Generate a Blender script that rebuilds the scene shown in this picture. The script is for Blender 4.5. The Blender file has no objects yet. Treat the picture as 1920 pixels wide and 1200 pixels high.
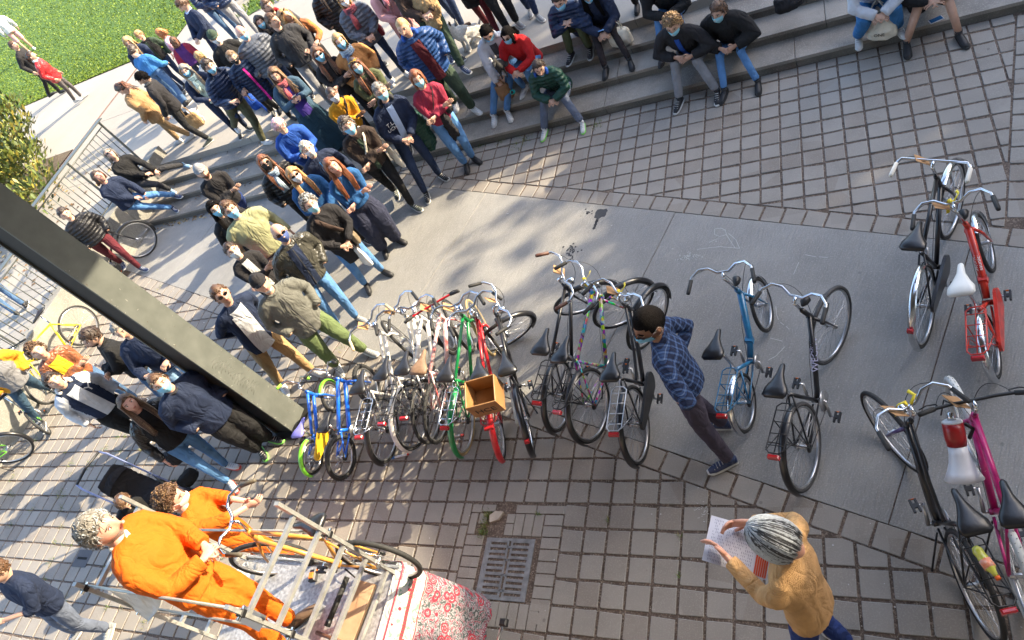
import bpy, bmesh, math, random
import numpy as np
from mathutils import Vector, Matrix, Quaternion
random.seed(7); np.random.seed(7)
SC = bpy.context.scene; COL = SC.collection
R = math.radians
# ---------------------------------------------------------------- camera
# world frame: x along the paver rows, y across them, z up; the camera stands over the origin
F_PX, CX, CY = 1400.6, 960.0, 486.3
_n, _t, _l = .9294, .8536, -.6735
CAM_H = 27.628*.23
OX, OY = .045, -.003
_d = np.array([math.sin(_t)*math.cos(_n), math.sin(_t)*math.sin(_n), math.cos(_t)])
_up = -_d
_zf = np.array([0, 0, 1.]); _fw = _zf-_zf@_up*_up; _fw /= np.linalg.norm(_fw); _rt = np.cross(_fw, _up)
_eu = math.cos(_l)*_rt+math.sin(_l)*_fw
_ev = -math.sin(_l)*_rt+math.cos(_l)*_fw
def G(px, py, z=0.0):
    """the point at height z that the photograph shows at (px, py)"""
    r = np.array([px-CX, py-CY, F_PX]); t = (z-CAM_H)/(r@_up)
    return float(r@_eu*t)+OX, float(r@_ev*t)+OY
def G3(px, py, z=0.0): return Vector((*G(px, py, z), z))
cd = bpy.data.cameras.new('camera'); cam = bpy.data.objects.new('camera', cd); COL.objects.link(cam); SC.camera = cam
cd.sensor_width = 36; cd.lens = 36*F_PX/1920; cd.shift_y = -(600-CY)/1920; cd.clip_end = 400; cd.clip_start = .05
M = np.array([[_eu[0], _ev[0], _up[0]], [-_eu[1], -_ev[1], -_up[1]], [-_eu[2], -_ev[2], -_up[2]]])
cam.matrix_world = Matrix.Translation((OX, OY, CAM_H)) @ Matrix(M.T.tolist()).to_4x4()
# ---------------------------------------------------------------- light
SUN_AZ, SUN_EL = R(34.), R(27)
W = bpy.data.worlds.new('World'); SC.world = W; W.use_nodes = True
nt = W.node_tree; bg = nt.nodes['Background']; sky = nt.nodes.new('ShaderNodeTexSky')
sky.sky_type = 'NISHITA'; sky.sun_disc = False; sky.sun_elevation = SUN_EL; sky.sun_rotation = math.pi/2-SUN_AZ
sky.air_density = 1.0; sky.dust_density = 2.2; sky.ozone_density = 1.0
nt.links.new(sky.outputs[0], bg.inputs[0]); bg.inputs[1].default_value = .15
sd = bpy.data.lights.new('sun', 'SUN'); sun = bpy.data.objects.new('sun', sd); COL.objects.link(sun)
sd.energy = 3.1; sd.angle = R(.5); sd.color = (1, .85, .61)
sdir = Vector((math.cos(SUN_AZ)*math.cos(SUN_EL), math.sin(SUN_AZ)*math.cos(SUN_EL), math.sin(SUN_EL)))
sun.rotation_euler = sdir.to_track_quat('Z', 'Y').to_euler()
SC.view_settings.view_transform = 'Standard'; SC.view_settings.look = 'None'
SC.view_settings.exposure = 2.3; SC.view_settings.gamma = 1
SC.cycles.use_denoising = True; SC.cycles.max_bounces = 5; SC.cycles.diffuse_bounces = 3; SC.cycles.transparent_max_bounces = 6
# ---------------------------------------------------------------- helpers
MATS = {}
def mat(name, col=(.5, .5, .5), rough=.7, metal=0., var=.12, nscale=8., bump=.0, bscale=40., kind=None, col2=None, spec=.5, sheen=0., coat=0.):
    if name in MATS: return MATS[name]
    m = bpy.data.materials.new(name); m.use_nodes = True; MATS[name] = m
    t = m.node_tree; N = t.nodes; L = t.links; b = N['Principled BSDF']
    b.inputs['Roughness'].default_value = rough; b.inputs['Metallic'].default_value = metal
    b.inputs['Specular IOR Level'].default_value = spec
    if sheen: b.inputs['Sheen Weight'].default_value = sheen
    if coat: b.inputs['Coat Weight'].default_value = coat
    tc = N.new('ShaderNodeTexCoord'); src = tc.outputs['Object']
    n = N.new('ShaderNodeTexNoise'); n.inputs['Scale'].default_value = nscale; n.inputs['Detail'].default_value = 5
    L.new(src, n.inputs['Vector'])
    mp = N.new('ShaderNodeMapRange'); L.new(n.outputs[0], mp.inputs[0])
    mp.inputs[1].default_value = .3; mp.inputs[2].default_value = .7
    mix = N.new('ShaderNodeMix'); mix.data_type = 'RGBA'
    c2 = col2 or tuple(min(1, c*(1+var)) for c in col[:3]); c1 = tuple(c*(1-var) for c in col[:3]) if not col2 else col
    mix.inputs[6].default_value = (*c1[:3], 1); mix.inputs[7].default_value = (*c2[:3], 1)
    L.new(mp.outputs[0], mix.inputs[0]); out = mix.outputs[2]
    hgt = None
    if kind == 'plaid' or kind == 'knit' or kind == 'puffer' or kind == 'denim' or kind == 'rib':
        w = N.new('ShaderNodeTexWave'); w.wave_type = 'BANDS'; w.bands_direction = 'Z'
        L.new(src, w.inputs['Vector'])
        w.inputs['Scale'].default_value = {'puffer': 4.6, 'knit': 26, 'denim': 60, 'plaid': 5, 'rib': 14}[kind]
        w.inputs['Distortion'].default_value = {'puffer': 2.2, 'knit': 5, 'denim': 2, 'plaid': .0, 'rib': 1.}[kind]
        w.inputs['Detail Scale'].default_value = 1.2
        hgt = w.outputs['Fac']
    if kind == 'plaid':
        c = None
        for dr, sc, cc in (('X', 5.2, (.035, .08, .20)), ('Z', 5.2, (.035, .08, .20)), ('X', 10.4, (.008, .010, .03)), ('Z', 10.4, (.008, .010, .03)), ('X', 5.201, (.30, .38, .50)), ('Z', 5.201, (.30, .38, .50))):
            w2 = N.new('ShaderNodeTexWave'); w2.bands_direction = dr; w2.inputs['Scale'].default_value = sc; L.new(src, w2.inputs['Vector'])
            r2 = N.new('ShaderNodeMapRange'); L.new(w2.outputs['Fac'], r2.inputs[0])
            lo = .985 if sc == 5.201 else (.62 if sc < 6 else .85)
            r2.inputs[1].default_value = lo; r2.inputs[2].default_value = lo+.03
            r2.inputs[4].default_value = .55 if sc > 3 else .6
            mx = N.new('ShaderNodeMix'); mx.data_type = 'RGBA'; L.new(r2.outputs[0], mx.inputs[0]); L.new(out, mx.inputs[6]); mx.inputs[7].default_value = (*cc, 1); out = mx.outputs[2]
        hgt = None
    L.new(out, b.inputs['Base Color'])
    if bump or hgt is not None:
        bn = N.new('ShaderNodeTexNoise'); bn.inputs['Scale'].default_value = bscale; bn.inputs['Detail'].default_value = 4; L.new(src, bn.inputs['Vector'])
        bp = N.new('ShaderNodeBump'); bp.inputs['Strength'].default_value = bump or .3; bp.inputs['Distance'].default_value = .01
        L.new(bn.outputs[0], bp.inputs['Height']); nrm = bp.outputs[0]
        if hgt is not None:
            b2 = N.new('ShaderNodeBump'); b2.inputs['Strength'].default_value = {'puffer': .55, 'knit': .5, 'denim': .12, 'plaid': 0, 'rib': .5}[kind]
            b2.inputs['Distance'].default_value = .022 if kind == 'puffer' else .008
            L.new(hgt, b2.inputs['Height']); L.new(nrm, b2.inputs['Normal']); nrm = b2.outputs[0]
        L.new(nrm, b.inputs['Normal'])
    return m
def frames(pts):
    pts = np.array(pts, float); n = len(pts)
    T = np.zeros_like(pts); T[1:-1] = pts[2:]-pts[:-2]; T[0] = pts[1]-pts[0]; T[-1] = pts[-1]-pts[-2]
    T /= (np.linalg.norm(T, axis=1, keepdims=True)+1e-9)
    return pts, T
class MB:
    def __init__(s): s.v = []; s.f = []; s.m = []; s.n = 0; s.mats = []; s.sm = []
    def mi(s, m):
        if m not in s.mats: s.mats.append(m)
        return s.mats.index(m)
    def add(s, V, F, m, smooth=True):
        k = s.mi(m); V = np.asarray(V, float).reshape(-1, 3); s.v.append(V)
        for f in F: s.f.append(tuple(i+s.n for i in f)); s.m.append(k); s.sm.append(smooth)
        s.n += len(V); return s
    def tube(s, pts, r, m, n=8, caps=True, side=None, smooth=True, closed=False):
        """round or elliptic tube; r is a radius, a list of radii or of (a, b); side is the first cross axis"""
        pts, T = frames(pts); k = len(pts)
        if closed:
            T = np.roll(pts, -1, 0)-np.roll(pts, 1, 0); T /= np.linalg.norm(T, axis=1, keepdims=True)
        if not hasattr(r, '__len__'): r = [r]*k
        r = np.array([(q, q) if not hasattr(q, '__len__') else q for q in r], float)
        a = np.array(side if side is not None else ((1, 0, 0) if abs(T[0][0]) < .8 else (0, 1, 0)), float)
        an = np.arange(n)*2*math.pi/n; V = []
        for i in range(k):
            a = a-a@T[i]*T[i]; a /= np.linalg.norm(a)+1e-9; b = np.cross(T[i], a)
            V.append(pts[i]+np.outer(np.cos(an)*r[i, 0], a)+np.outer(np.sin(an)*r[i, 1], b))
            if side is not None: a = np.array(side, float)
        V = np.concatenate(V); F = []
        for i in range(k if closed else k-1):
            i2 = (i+1) % k
            for j in range(n):
                j2 = (j+1) % n; F.append((i*n+j, i*n+j2, i2*n+j2, i2*n+j))
        if caps and not closed:
            F.append(tuple(range(n))[::-1]); F.append(tuple(range((k-1)*n, k*n)))
        return s.add(V, F, m, smooth)
    def box(s, c, size, m, rot=None, bev=0.):
        x, y, z = [q/2 for q in size]
        if bev:
            V = []; 
            for zz, sh in ((-z, bev), (-z+bev, 0), (z-bev, 0), (z, bev)):
                for sx, sy in ((-1, -1), (1, -1), (1, 1), (-1, 1)): V.append((sx*(x-sh), sy*(y-sh), zz))
            F = [(3, 2, 1, 0), (12, 13, 14, 15)]+[(k*4+j, k*4+(j+1) % 4, k*4+4+(j+1) % 4, k*4+4+j) for k in range(3) for j in range(4)]
        else:
            V = [(a*x, b*y, c_*z) for c_ in (-1, 1) for a, b in ((-1, -1), (1, -1), (1, 1), (-1, 1))]
            F = [(3, 2, 1, 0), (4, 5, 6, 7), (0, 1, 5, 4), (1, 2, 6, 5), (2, 3, 7, 6), (3, 0, 4, 7)]
        V = np.array(V, float)
        if rot is not None: V = V@np.array(rot).T
        return s.add(V+np.array(c, float), F, m, False)
    def bar(s, a, b, w, h, m, up=(0, 0, 1)):
        """square bar from a to b, w across and h along up"""
        a = np.array(a, float); b = np.array(b, float); d = b-a; L = np.linalg.norm(d); d /= L
        u = np.array(up, float); x = np.cross(u, d); x /= np.linalg.norm(x)+1e-9; u = np.cross(d, x)
        return s.box((a+b)/2, (w, L, h), m, np.array([x, d, u]).T)
    def ell(s, c, r, m, nu=10, nv=7, rot=None, fn=None):
        V = []; F = []
        for i in range(nv+1):
            ph = math.pi*i/nv
            for j in range(nu):
                th = 2*math.pi*j/nu; V.append((math.sin(ph)*math.cos(th), math.sin(ph)*math.sin(th), math.cos(ph)))
        V = np.array(V)
        if fn is not None: V = fn(V)
        V = V*np.array(r if hasattr(r, '__len__') else (r, r, r))
        if rot is not None: V = V@np.array(rot).T
        for i in range(nv):
            for j in range(nu):
                j2 = (j+1) % nu; F.append((i*nu+j, (i+1)*nu+j, (i+1)*nu+j2, i*nu+j2))
        return s.add(V+np.array(c, float), F, m)
    def prism(s, poly, z0, z1, m, bev=0.):
        p = np.array(poly, float)[:, :2]; k = len(p); c = p.mean(0)
        rings = [(p, z0), (p, z1-bev), (c+(p-c)*(1-bev/max(.02, np.linalg.norm(p-c, axis=1).min())), z1)] if bev else [(p, z0), (p, z1)]
        V = np.concatenate([np.c_[q, np.full(k, z)] for q, z in rings]); nr = len(rings)
        F = [(i*k+j, i*k+(j+1) % k, (i+1)*k+(j+1) % k, (i+1)*k+j) for i in range(nr-1) for j in range(k)]
        if bev and m.name == 'paver_concrete':
            top = [f for f in F[(nr-2)*k:]]; s.add(V, F[:(nr-2)*k]+[tuple(range((nr-1)*k, nr*k))], m, False); n0 = s.n; return s.add(V, top, PEDGE, False)
        F.append(tuple(range((nr-1)*k, nr*k)))
        return s.add(V, F, m, False)
    def xf(s, Mx):
        """transform everything so far"""
        V = np.concatenate(s.v); Mx = np.array(Mx); s.v = [V@Mx[:3, :3].T+Mx[:3, 3]]; return s
    def mesh(s, name):
        me = bpy.data.meshes.new(name)
        V = np.concatenate(s.v) if s.v else np.zeros((0, 3))
        me.from_pydata(V.tolist(), [], s.f)
        for m in s.mats: me.materials.append(m)
        if s.f:
            me.polygons.foreach_set('material_index', s.m); me.polygons.foreach_set('use_smooth', s.sm)
        me.update(); return me
    def obj(s, name, parent=None, loc=None, rz=0., **kw):
        o = bpy.data.objects.new(name, s.mesh(name)); COL.objects.link(o)
        if parent: o.parent = parent
        if loc is not None: o.location = loc
        if rz: o.rotation_euler = (0, 0, rz)
        for k, v in kw.items(): o[k] = v
        return o
def link(name, me, parent=None, loc=None, rot=None, **kw):
    o = bpy.data.objects.new(name, me); COL.objects.link(o)
    if parent: o.parent = parent
    if loc is not None: o.location = loc
    if rot is not None: o.rotation_euler = rot
    for k, v in kw.items(): o[k] = v
    return o
def thing(name, label, cat, loc=(0, 0, 0), rz=0., group=None, rot=None):
    o = bpy.data.objects.new(name, None); COL.objects.link(o); o.location = loc
    o.rotation_euler = rot if rot is not None else (0, 0, rz)
    o['label'] = label; o['category'] = cat; o.empty_display_size = .1
    if group: o['group'] = group
    return o
def tag(o, label, cat, group=None):
    o['label'] = label; o['category'] = cat
    if group: o['group'] = group
    return o
def rotm(axis, a): return np.array(Matrix.Rotation(a, 3, axis))
# ---------------------------------------------------------------- ground materials
def ground_mat(name, base, dark, light, big=.6, fine=60., bump=.25, grooves=0, cells=0, dist=.01, rough=.85, speck=0., rust=None):
    m = bpy.data.materials.new(name); m.use_nodes = True; t = m.node_tree; N = t.nodes; L = t.links; b = N['Principled BSDF']
    b.inputs['Roughness'].default_value = rough; b.inputs['Specular IOR Level'].default_value = .35
    geo = N.new('ShaderNodeNewGeometry'); pos = geo.outputs['Position']
    def noise(sc, det=6, rg=.6):
        n = N.new('ShaderNodeTexNoise'); n.inputs['Scale'].default_value = sc; n.inputs['Detail'].default_value = det; n.inputs['Roughness'].default_value = rg; L.new(pos, n.inputs['Vector']); return n.outputs[0]
    def ramp(v, lo, hi, a=0., b_=1.):
        r = N.new('ShaderNodeMapRange'); L.new(v, r.inputs[0]); r.inputs[1].default_value = lo; r.inputs[2].default_value = hi; r.inputs[3].default_value = a; r.inputs[4].default_value = b_; return r.outputs[0]
    def mixc(f, a, c):
        x = N.new('ShaderNodeMix'); x.data_type = 'RGBA'
        if isinstance(f, float): x.inputs[0].default_value = f
        else: L.new(f, x.inputs[0])
        for i, q in ((6, a), (7, c)):
            if isinstance(q, tuple): x.inputs[i].default_value = (*q, 1)
            else: L.new(q, x.inputs[i])
        return x.outputs[2]
    c = mixc(ramp(noise(big), .35, .65), base, dark)
    c = mixc(ramp(noise(fine, 3), .5, .8), c, light); c = mixc(ramp(noise(9., 6, .7), .55, .75, 0, .45), c, dark)
    if cells:
        sn = N.new('ShaderNodeVectorMath'); sn.operation = 'SNAP'; sn.inputs[1].default_value = (cells, cells, 100.)
        ad = N.new('ShaderNodeVectorMath'); ad.operation = 'ADD'; ad.inputs[1].default_value = (.2, .054, 0)
        L.new(pos, ad.inputs[0]); L.new(ad.outputs[0], sn.inputs[0])
        wn = N.new('ShaderNodeTexWhiteNoise'); L.new(sn.outputs[0], wn.inputs[0])
        c = mixc(ramp(wn.outputs[0], 0, 1, 0, .55), c, light); c = mixc(ramp(wn.outputs[0], .75, 1, 0, .35), c, dark)
        c = mixc(ramp(wn.outputs[0], 0, .3, .3, 0), c, (base[0]*.95, base[1]*.84, base[2]*.78))
    # stains and gum spots
    vo = N.new('ShaderNodeTexVoronoi'); vo.inputs['Scale'].default_value = 3.1; L.new(pos, vo.inputs['Vector'])
    wv = N.new('ShaderNodeTexWhiteNoise'); L.new(vo.outputs['Color'], wv.inputs[0])
    mt = N.new('ShaderNodeMath'); mt.operation = 'MULTIPLY'; L.new(ramp(vo.outputs['Distance'], .04, .055, .45, 0), mt.inputs[0]); L.new(ramp(wv.outputs[0], .5, .52), mt.inputs[1])
    c = mixc(mt.outputs[0], c, tuple(q*.35 for q in base))
    if rust: c = mixc(ramp(noise(1.7, 8, .75), .52, .75, 0, .55), c, rust)
    L.new(c, b.inputs['Base Color'])
    h = noise(fine*1.2, 6, .7)
    bp = N.new('ShaderNodeBump'); bp.inputs['Strength'].default_value = bump; bp.inputs['Distance'].default_value = dist; L.new(h, bp.inputs['Height']); nrm = bp.outputs[0]
    if grooves:
        rot = N.new('ShaderNodeMapping'); rot.inputs['Rotation'].default_value = (0, 0, grooves); L.new(pos, rot.inputs[0])
        w = N.new('ShaderNodeTexNoise'); w.inputs['Scale'].default_value = 1; w.inputs['Detail'].default_value = 4; w.inputs['Roughness'].default_value = .65
        sc = N.new('ShaderNodeMapping'); sc.inputs['Scale'].default_value = (70, 4.5, 1); L.new(rot.outputs[0], sc.inputs[0]); L.new(sc.outputs[0], w.inputs[0])
        b2 = N.new('ShaderNodeBump'); b2.inputs['Strength'].default_value = 1.; b2.inputs['Distance'].default_value = .016; L.new(w.outputs[0], b2.inputs['Height'])
        c = mixc(ramp(w.outputs[0], .48, .66, 0, .22), c, dark); c = mixc(ramp(w.outputs[0], .34, .46, .2, 0), c, light); L.new(c, b.inputs['Base Color']); L.new(nrm, b2.inputs['Normal']); nrm = b2.outputs[0]
    L.new(nrm, b.inputs['Normal']); MATS[name] = m; return m
PAVER = ground_mat('paver_concrete', (.245, .220, .190), (.17, .150, .128), (.32, .296, .265), big=1.5, fine=90, bump=.25, cells=.23, dist=.004)
PEDGE = ground_mat('paver_worn_edge', (.30, .285, .262), (.22, .205, .185), (.40, .385, .36), big=3, fine=60, bump=.3)
JOINT = ground_mat('joint_grit', (.135, .098, .075), (.07, .05, .038), (.34, .27, .21), big=9, fine=60, bump=.9, dist=.012)
PATHM = ground_mat('brushed_concrete', (.285, .278, .262), (.205, .20, .19), (.38, .37, .35), big=.8, fine=70, bump=.9, grooves=R(19.62), dist=.004)
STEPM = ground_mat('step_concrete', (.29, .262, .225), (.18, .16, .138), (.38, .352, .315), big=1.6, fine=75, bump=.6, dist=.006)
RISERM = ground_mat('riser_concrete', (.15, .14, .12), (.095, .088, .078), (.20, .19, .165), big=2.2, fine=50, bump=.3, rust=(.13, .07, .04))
PLAZAM = ground_mat('plaza_concrete', (.31, .285, .25), (.25, .232, .205), (.36, .34, .30), big=.5, fine=70, bump=.2, dist=.004)
SOIL = ground_mat('soil', (.12, .09, .06), (.06, .045, .03), (.2, .16, .11), big=2, fine=40, bump=.9, dist=.03)
LAWNM = ground_mat('lawn_ground', (.065, .125, .012), (.045, .095, .010), (.10, .17, .02), big=.7, fine=25, bump=.9, dist=.05)
# ---------------------------------------------------------------- structure
def sheet(name, poly, z, m, **kw):
    b = MB(); b.add([(x, y, z) for x, y in poly], [tuple(range(len(poly)))], m, False); return b.obj(name, kind='structure', **kw)
GRIT_Z = -.010
P = .23
SL = -.3565                                       # slope of the concrete path
def path_up(x): return 5.181+SL*x                 # its far edge
def path_lo(x): return 2.208+SL*x                 # its near edge
ground = sheet('ground', [(-120, -60), (60, -60), (60, 120), (-120, 120)], -.09, SOIL)
sheet('pavement_bed', [(-13.6, -6), (14, -6), (14, 8.2), (-13.6, 8.2)], GRIT_Z, JOINT)
# path: slabs cut by expansion joints, each slightly apart
pv = np.array([1, SL]); pv /= np.linalg.norm(pv); pn = np.array([-pv[1], pv[0]])
path = bpy.data.objects.new('path', None); COL.objects.link(path); path['kind'] = 'structure'
sj = [(-2.36, 5.995)]; step_ = 3.05
def onl(s_, which):                                # point of the edge lines at distance s_ along the path
    q = np.array((0, path_up(0) if which else path_lo(0)))
    q = q+pv*((np.array(sj[0])-q)@pv+s_); return q
for k in range(-5, 4):
    a0, a1 = k*step_+.005, (k+1)*step_-.005
    poly = [onl(a0, 0), onl(a1, 0), onl(a1, 1), onl(a0, 1)]
    q = []
    for i in range(4):                             # cut off where the path meets the wall at the left
        A_, B_ = poly[i], poly[(i+1) % 4]; da, db = A_[0]+13.55, B_[0]+13.55
        if da >= 0: q.append(A_)
        if (da >= 0) != (db >= 0): q.append(A_+(B_-A_)*(da/(da-db)))
    if len(q) > 2: b = MB(); b.prism(q, -.06, .001, PATHM, bev=.002); b.obj('slab', path)
b = MB(); b.prism([(-13.55, path_up(-13.55)+.005), (-8.34, path_up(-8.34)+.005), (-8.34, 8.149), (-13.55, 8.149)][:3]+[(-13.55, 8.149)], -.06, .0015, PATHM, bev=.002)
if path_up(-13.55) < 8.14: b.obj('slab', path)
# pavers
def clip(poly, n, d):
    out = []
    for i in range(len(poly)):
        a, c = poly[i], poly[(i+1) % len(poly)]; da = n@a-d; dc = n@c-d
        if da >= 0: out.append(a)
        if (da >= 0) != (dc >= 0): out.append(a+(c-a)*(da/(da-dc)))
    return out
def area(p):
    p = np.array(p); x, y = p[:, 0], p[:, 1]; return .5*abs(np.dot(x, np.roll(y, -1))-np.dot(y, np.roll(x, -1)))
def proj(x, y, z=0.):
    C = x*_eu+y*_ev+(z-CAM_H)*_up; return CX+F_PX*C[0]/C[2], CY+F_PX*C[1]/C[2]
def seen(x, y, mg=60):
    C = x*_eu+y*_ev-CAM_H*_up
    if C[2] < .1: return False
    px, py = CX+F_PX*C[0]/C[2], CY+F_PX*C[1]/C[2]; return -mg < px < 1920+mg and -mg < py < 1200+mg
rp = random.Random(3)
def paver_poly(x0, y0, w, h, g=.012):
    j = lambda: rp.uniform(-.0025, .0025)
    c = .012
    pts = [(x0+g+j()+c, y0+g+j()), (x0+w-g+j(), y0+g+j()), (x0+w-g+j(), y0+h-g+j()-c*(rp.random() < .4)), (x0+g+j(), y0+h-g+j()), (x0+g+j(), y0+g+j()+c)]
    return [np.array(p) for p in pts]
full_variants = []
for k in range(10):
    b = MB(); pp = [np.array(q)-np.array((P/2, P/2)) for q in paver_poly(0, 0, P, P)]
    b.prism(pp, -.03, 0, PAVER, bev=.005); full_variants.append(b.mesh('paver'))
def lay(parent, items):
    """items: (center, poly or None); the ones that show largest are objects, the rest one joined part"""
    def score(it): return -math.hypot(it[0][0], it[0][1])
    items = [it for it in items if seen(*it[0])]
    items.sort(key=score, reverse=True)
    rest = MB()
    for k, (c, poly, ang) in enumerate(items):
        dz = rp.uniform(-.003, .003)
        if k < 300:
            tilt = (rp.gauss(0, .006), rp.gauss(0, .006), ang)
            if poly is None: link('paver', rp.choice(full_variants), parent, (c[0], c[1], dz), tilt)
            else:
                b = MB(); b.prism([q-np.array(c) for q in poly], -.03, 0, PAVER, bev=.004); b.obj('paver', parent, (c[0], c[1], dz))
        else:
            if poly is None:
                pp = paver_poly(-P/2, -P/2, P, P); ca, sa = math.cos(ang), math.sin(ang)
                poly = [np.array((q[0]*ca-q[1]*sa+c[0], q[0]*sa+q[1]*ca+c[1])) for q in pp]
            rest.prism(poly, -.03+dz, dz, PAVER, bev=.004)
    if rest.f: rest.obj('paver_field', parent, kind='stuff')
pav = bpy.data.objects.new('pavement', None); COL.objects.link(pav); pav['kind'] = 'structure'
bw = .222                                        # border row width
items = []
nlo = np.array([SL, -1.]); nlo /= np.linalg.norm(nlo)
dlo = nlo@np.array((0, path_lo(0)))+bw/1.0
for i in range(-50, 30):
    for j in range(-20, 22):
        x0 = -3.199+i*P; y0 = 2.936+j*P; cx, cy = x0+P/2, y0+P/2
        if cx < -13.55: continue
        if -4.24 < cx < -3.2 and 1.37 < cy < 2.46: continue
        pp = paver_poly(x0, y0, P, P); q = clip(pp, nlo, dlo+.008)
        if len(q) < 3 or area(q) < .0018: continue
        cc = np.mean(q, 0) if len(q) != len(pp) or area(q) < .0415 else np.array((cx, cy))
        whole = abs(area(q)-area(pp)) < 1e-6
        items.append(((cx, cy) if whole else tuple(cc), None if whole else q, 0.))
# border row beside the path
ang = math.atan2(pv[1], pv[0])
s0 = np.array((0, path_lo(0)))-pn*(bw/2)
for k in range(-70, 40):
    c = s0+pv*(k*P+.05)
    if c[0] < -13.4: continue
    items.append(((c[0], c[1]), None, ang))
# small setts round the gully
def sett(x0, x1, y0, y1, g=.005): items.append((((x0+x1)/2, (y0+y1)/2), [np.array(q) for q in ((x0+g, y0+g), (x1-g, y0+g), (x1-g, y1-g), (x0+g, y1-g))], 0.))
for k in range(9):
    y = 2.37-.11*(k+1); sett(-3.40, -3.2, y, y+.11)
for k in range(8):
    y = 2.15-.105*(k+1); sett(-4.24, -4.03, y, y+.105)
for k in range(3): sett(-3.97+.0+k*.23+.24-.0, -3.97+k*.23+.47, 2.37, 2.46)
sett(-4.24, -4.12, 2.37, 2.46); sett(-4.24, -4.15, 2.15, 2.37)
sett(-4.12, -3.96, 2.38, 2.46); sett(-4.14, -4.04, 2.26, 2.37)
for k in range(3): sett(-3.72+k*.105, -3.615+k*.105, 2.15, 2.37)
sett(-3.82, -3.72, 2.27, 2.37); sett(-3.82, -3.72, 2.15, 2.27)
for k in range(8): sett(-4.03+k*.104, -3.926+k*.104, 1.328, 1.55)
for k in range(5): sett(-4.346, -4.242, 2.474-.23*(k+1), 2.474-.23*k, .011)
for k in range(2): sett(-4.24, -4.03, 1.328-.0+.0*k, 1.31) if False else None
sett(-3.72+.32, -3.2, 2.37, 2.46); sett(-3.41, -3.2, 1.328, 1.38) if False else None
lay(pav, items)
pav2 = bpy.data.objects.new('pavement', None); COL.objects.link(pav2); pav2['kind'] = 'structure'
items = []
nup = -nlo; dup_ = nup@np.array((0, path_up(0)))+bw
nC = np.array([-1., .2]); nC /= np.linalg.norm(nC); dC = nC@np.array([1.345, 7.81])
for i in range(-45, 14):
    for j in range(-20, 4):
        x0 = -.681+i*P; y0 = 7.5345+j*P; cx, cy = x0+P/2, y0+P/2
        pp = paver_poly(x0, y0, P, P); q = clip(pp, nup, dup_+.008)
        if len(q) > 2: q = clip(q, nC, dC+.008)
        if len(q) > 2: q = clip(q, np.array((0, -1.)), -8.14)
        if len(q) < 3 or area(q) < .0018: continue
        whole = abs(area(q)-area(pp)) < 1e-6
        items.append(((cx, cy) if whole else tuple(np.mean(q, 0)), None if whole else q, 0.))
s0 = np.array((0, path_up(0)))+pn*(bw/2)
for k in range(-40, 40):
    c = s0+pv*(k*P+.02)
    if c[1] > 8.02 or c[0] > 9: continue
    items.append(((c[0], c[1]), None, ang))
cd_ = np.array([.2, 1.]); cd_ /= np.linalg.norm(cd_); cn = np.array([cd_[1], -cd_[0]]); aC = math.atan2(cd_[1], cd_[0])-math.pi/2
for k in range(-20, 4):
    for q in range(8):
        c = np.array([1.345, 7.81])+cd_*(k*.226-.03)+cn*(P*(q+.5))
        if c[1] > 8.0 or c[1] < path_up(c[0])+.33: continue
        items.append(((c[0], c[1]), None, aC))
lay(pav2, items)
# gully grate
GR = mat('cast_iron', (.20, .20, .20), rough=.6, metal=.25, var=.3, nscale=14, bump=.4, bscale=60)
DARK = mat('drain_dark', (.004, .004, .004), rough=.9)
g = thing('drain_grate', 'cast iron drain grate with two columns of slots set among small paving blocks', 'drain grate', (-3.725, 1.845, 0))
gx, gy = .53, .565
b = MB(); b.box((0, 0, -.1), (gx, gy, .004), DARK)
for sx in (-1, 1): b.box((sx*(gx/2-.012), 0, -.045), (.024, gy, .088), GR); 
for sy in (-1, 1): b.box((0, sy*(gy/2-.012), -.045), (gx-.05, .024, .088), GR)
b.obj('frame', g)
b = MB(); hx = (gx-.05)/2; 
for s_ in (-1, 1): b.box((s_*.225, 0, -.012), (.03, gy-.05, .02), GR)
for yy in (-.2, -.06, .08, .2):
    b.box((0, yy, -.012), (.052, .02, .02), GR)
for sx in (-1, 1): b.box((sx*.022, 0, -.012), (.02, gy-.052, .02), GR)
for k in range(11):
    yy = -.255+k*.0511
    for sx in (-1, 1): b.box((sx*.12, yy, -.012), (.182, .026, .02), GR)
b.obj('grille', g)
b = MB()
for k in range(11):
    for sx in (-1, 1):
        for q in (-.05, .0, .05): b.box((sx*.12+q, -.255+k*.0511, -.0005), (.022 if q else .006, .006, .005), GR)
b.obj('tread_stud', g)
# broken corner with weeds
tag(MB().prism([(-3.99, 2.27), (-3.9, 2.3), (-3.86, 2.38), (-3.95, 2.385), (-4.01, 2.34)], -.02, .018, mat('loose_stone', (.36, .31, .25), var=.2, bump=.4)).obj('stone'), 'loose beige broken stone lying in the hole beside the drain grate', 'stone')
# ---- steps and plaza
V0, TR, RH = 8.15, .42, .14
U0, U1 = -13.56, 9.0
steps = bpy.data.objects.new('steps', None); COL.objects.link(steps); steps['kind'] = 'structure'
for k in range(3):
    y0 = V0+TR*k; z1 = RH*(k+1)
    x = U0; q = 0
    while x < U1:                                 # each step is cast in long blocks
        x2 = min(x+2.37+.2*((k*7+q) % 3), U1)
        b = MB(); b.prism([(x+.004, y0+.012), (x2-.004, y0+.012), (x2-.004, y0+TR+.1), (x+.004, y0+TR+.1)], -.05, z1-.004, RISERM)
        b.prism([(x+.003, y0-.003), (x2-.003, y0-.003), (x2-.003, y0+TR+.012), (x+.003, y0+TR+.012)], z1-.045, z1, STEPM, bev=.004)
        b.obj('step_block', steps); x = x2; q += 1
PZ = .56; YP = V0+TR*3
b = MB(); b.prism([(U0, YP+.012), (U1, YP+.012), (U1, YP+.4), (U0, YP+.4)], -.05, PZ-.004, RISERM); b.obj('riser', steps)
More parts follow.
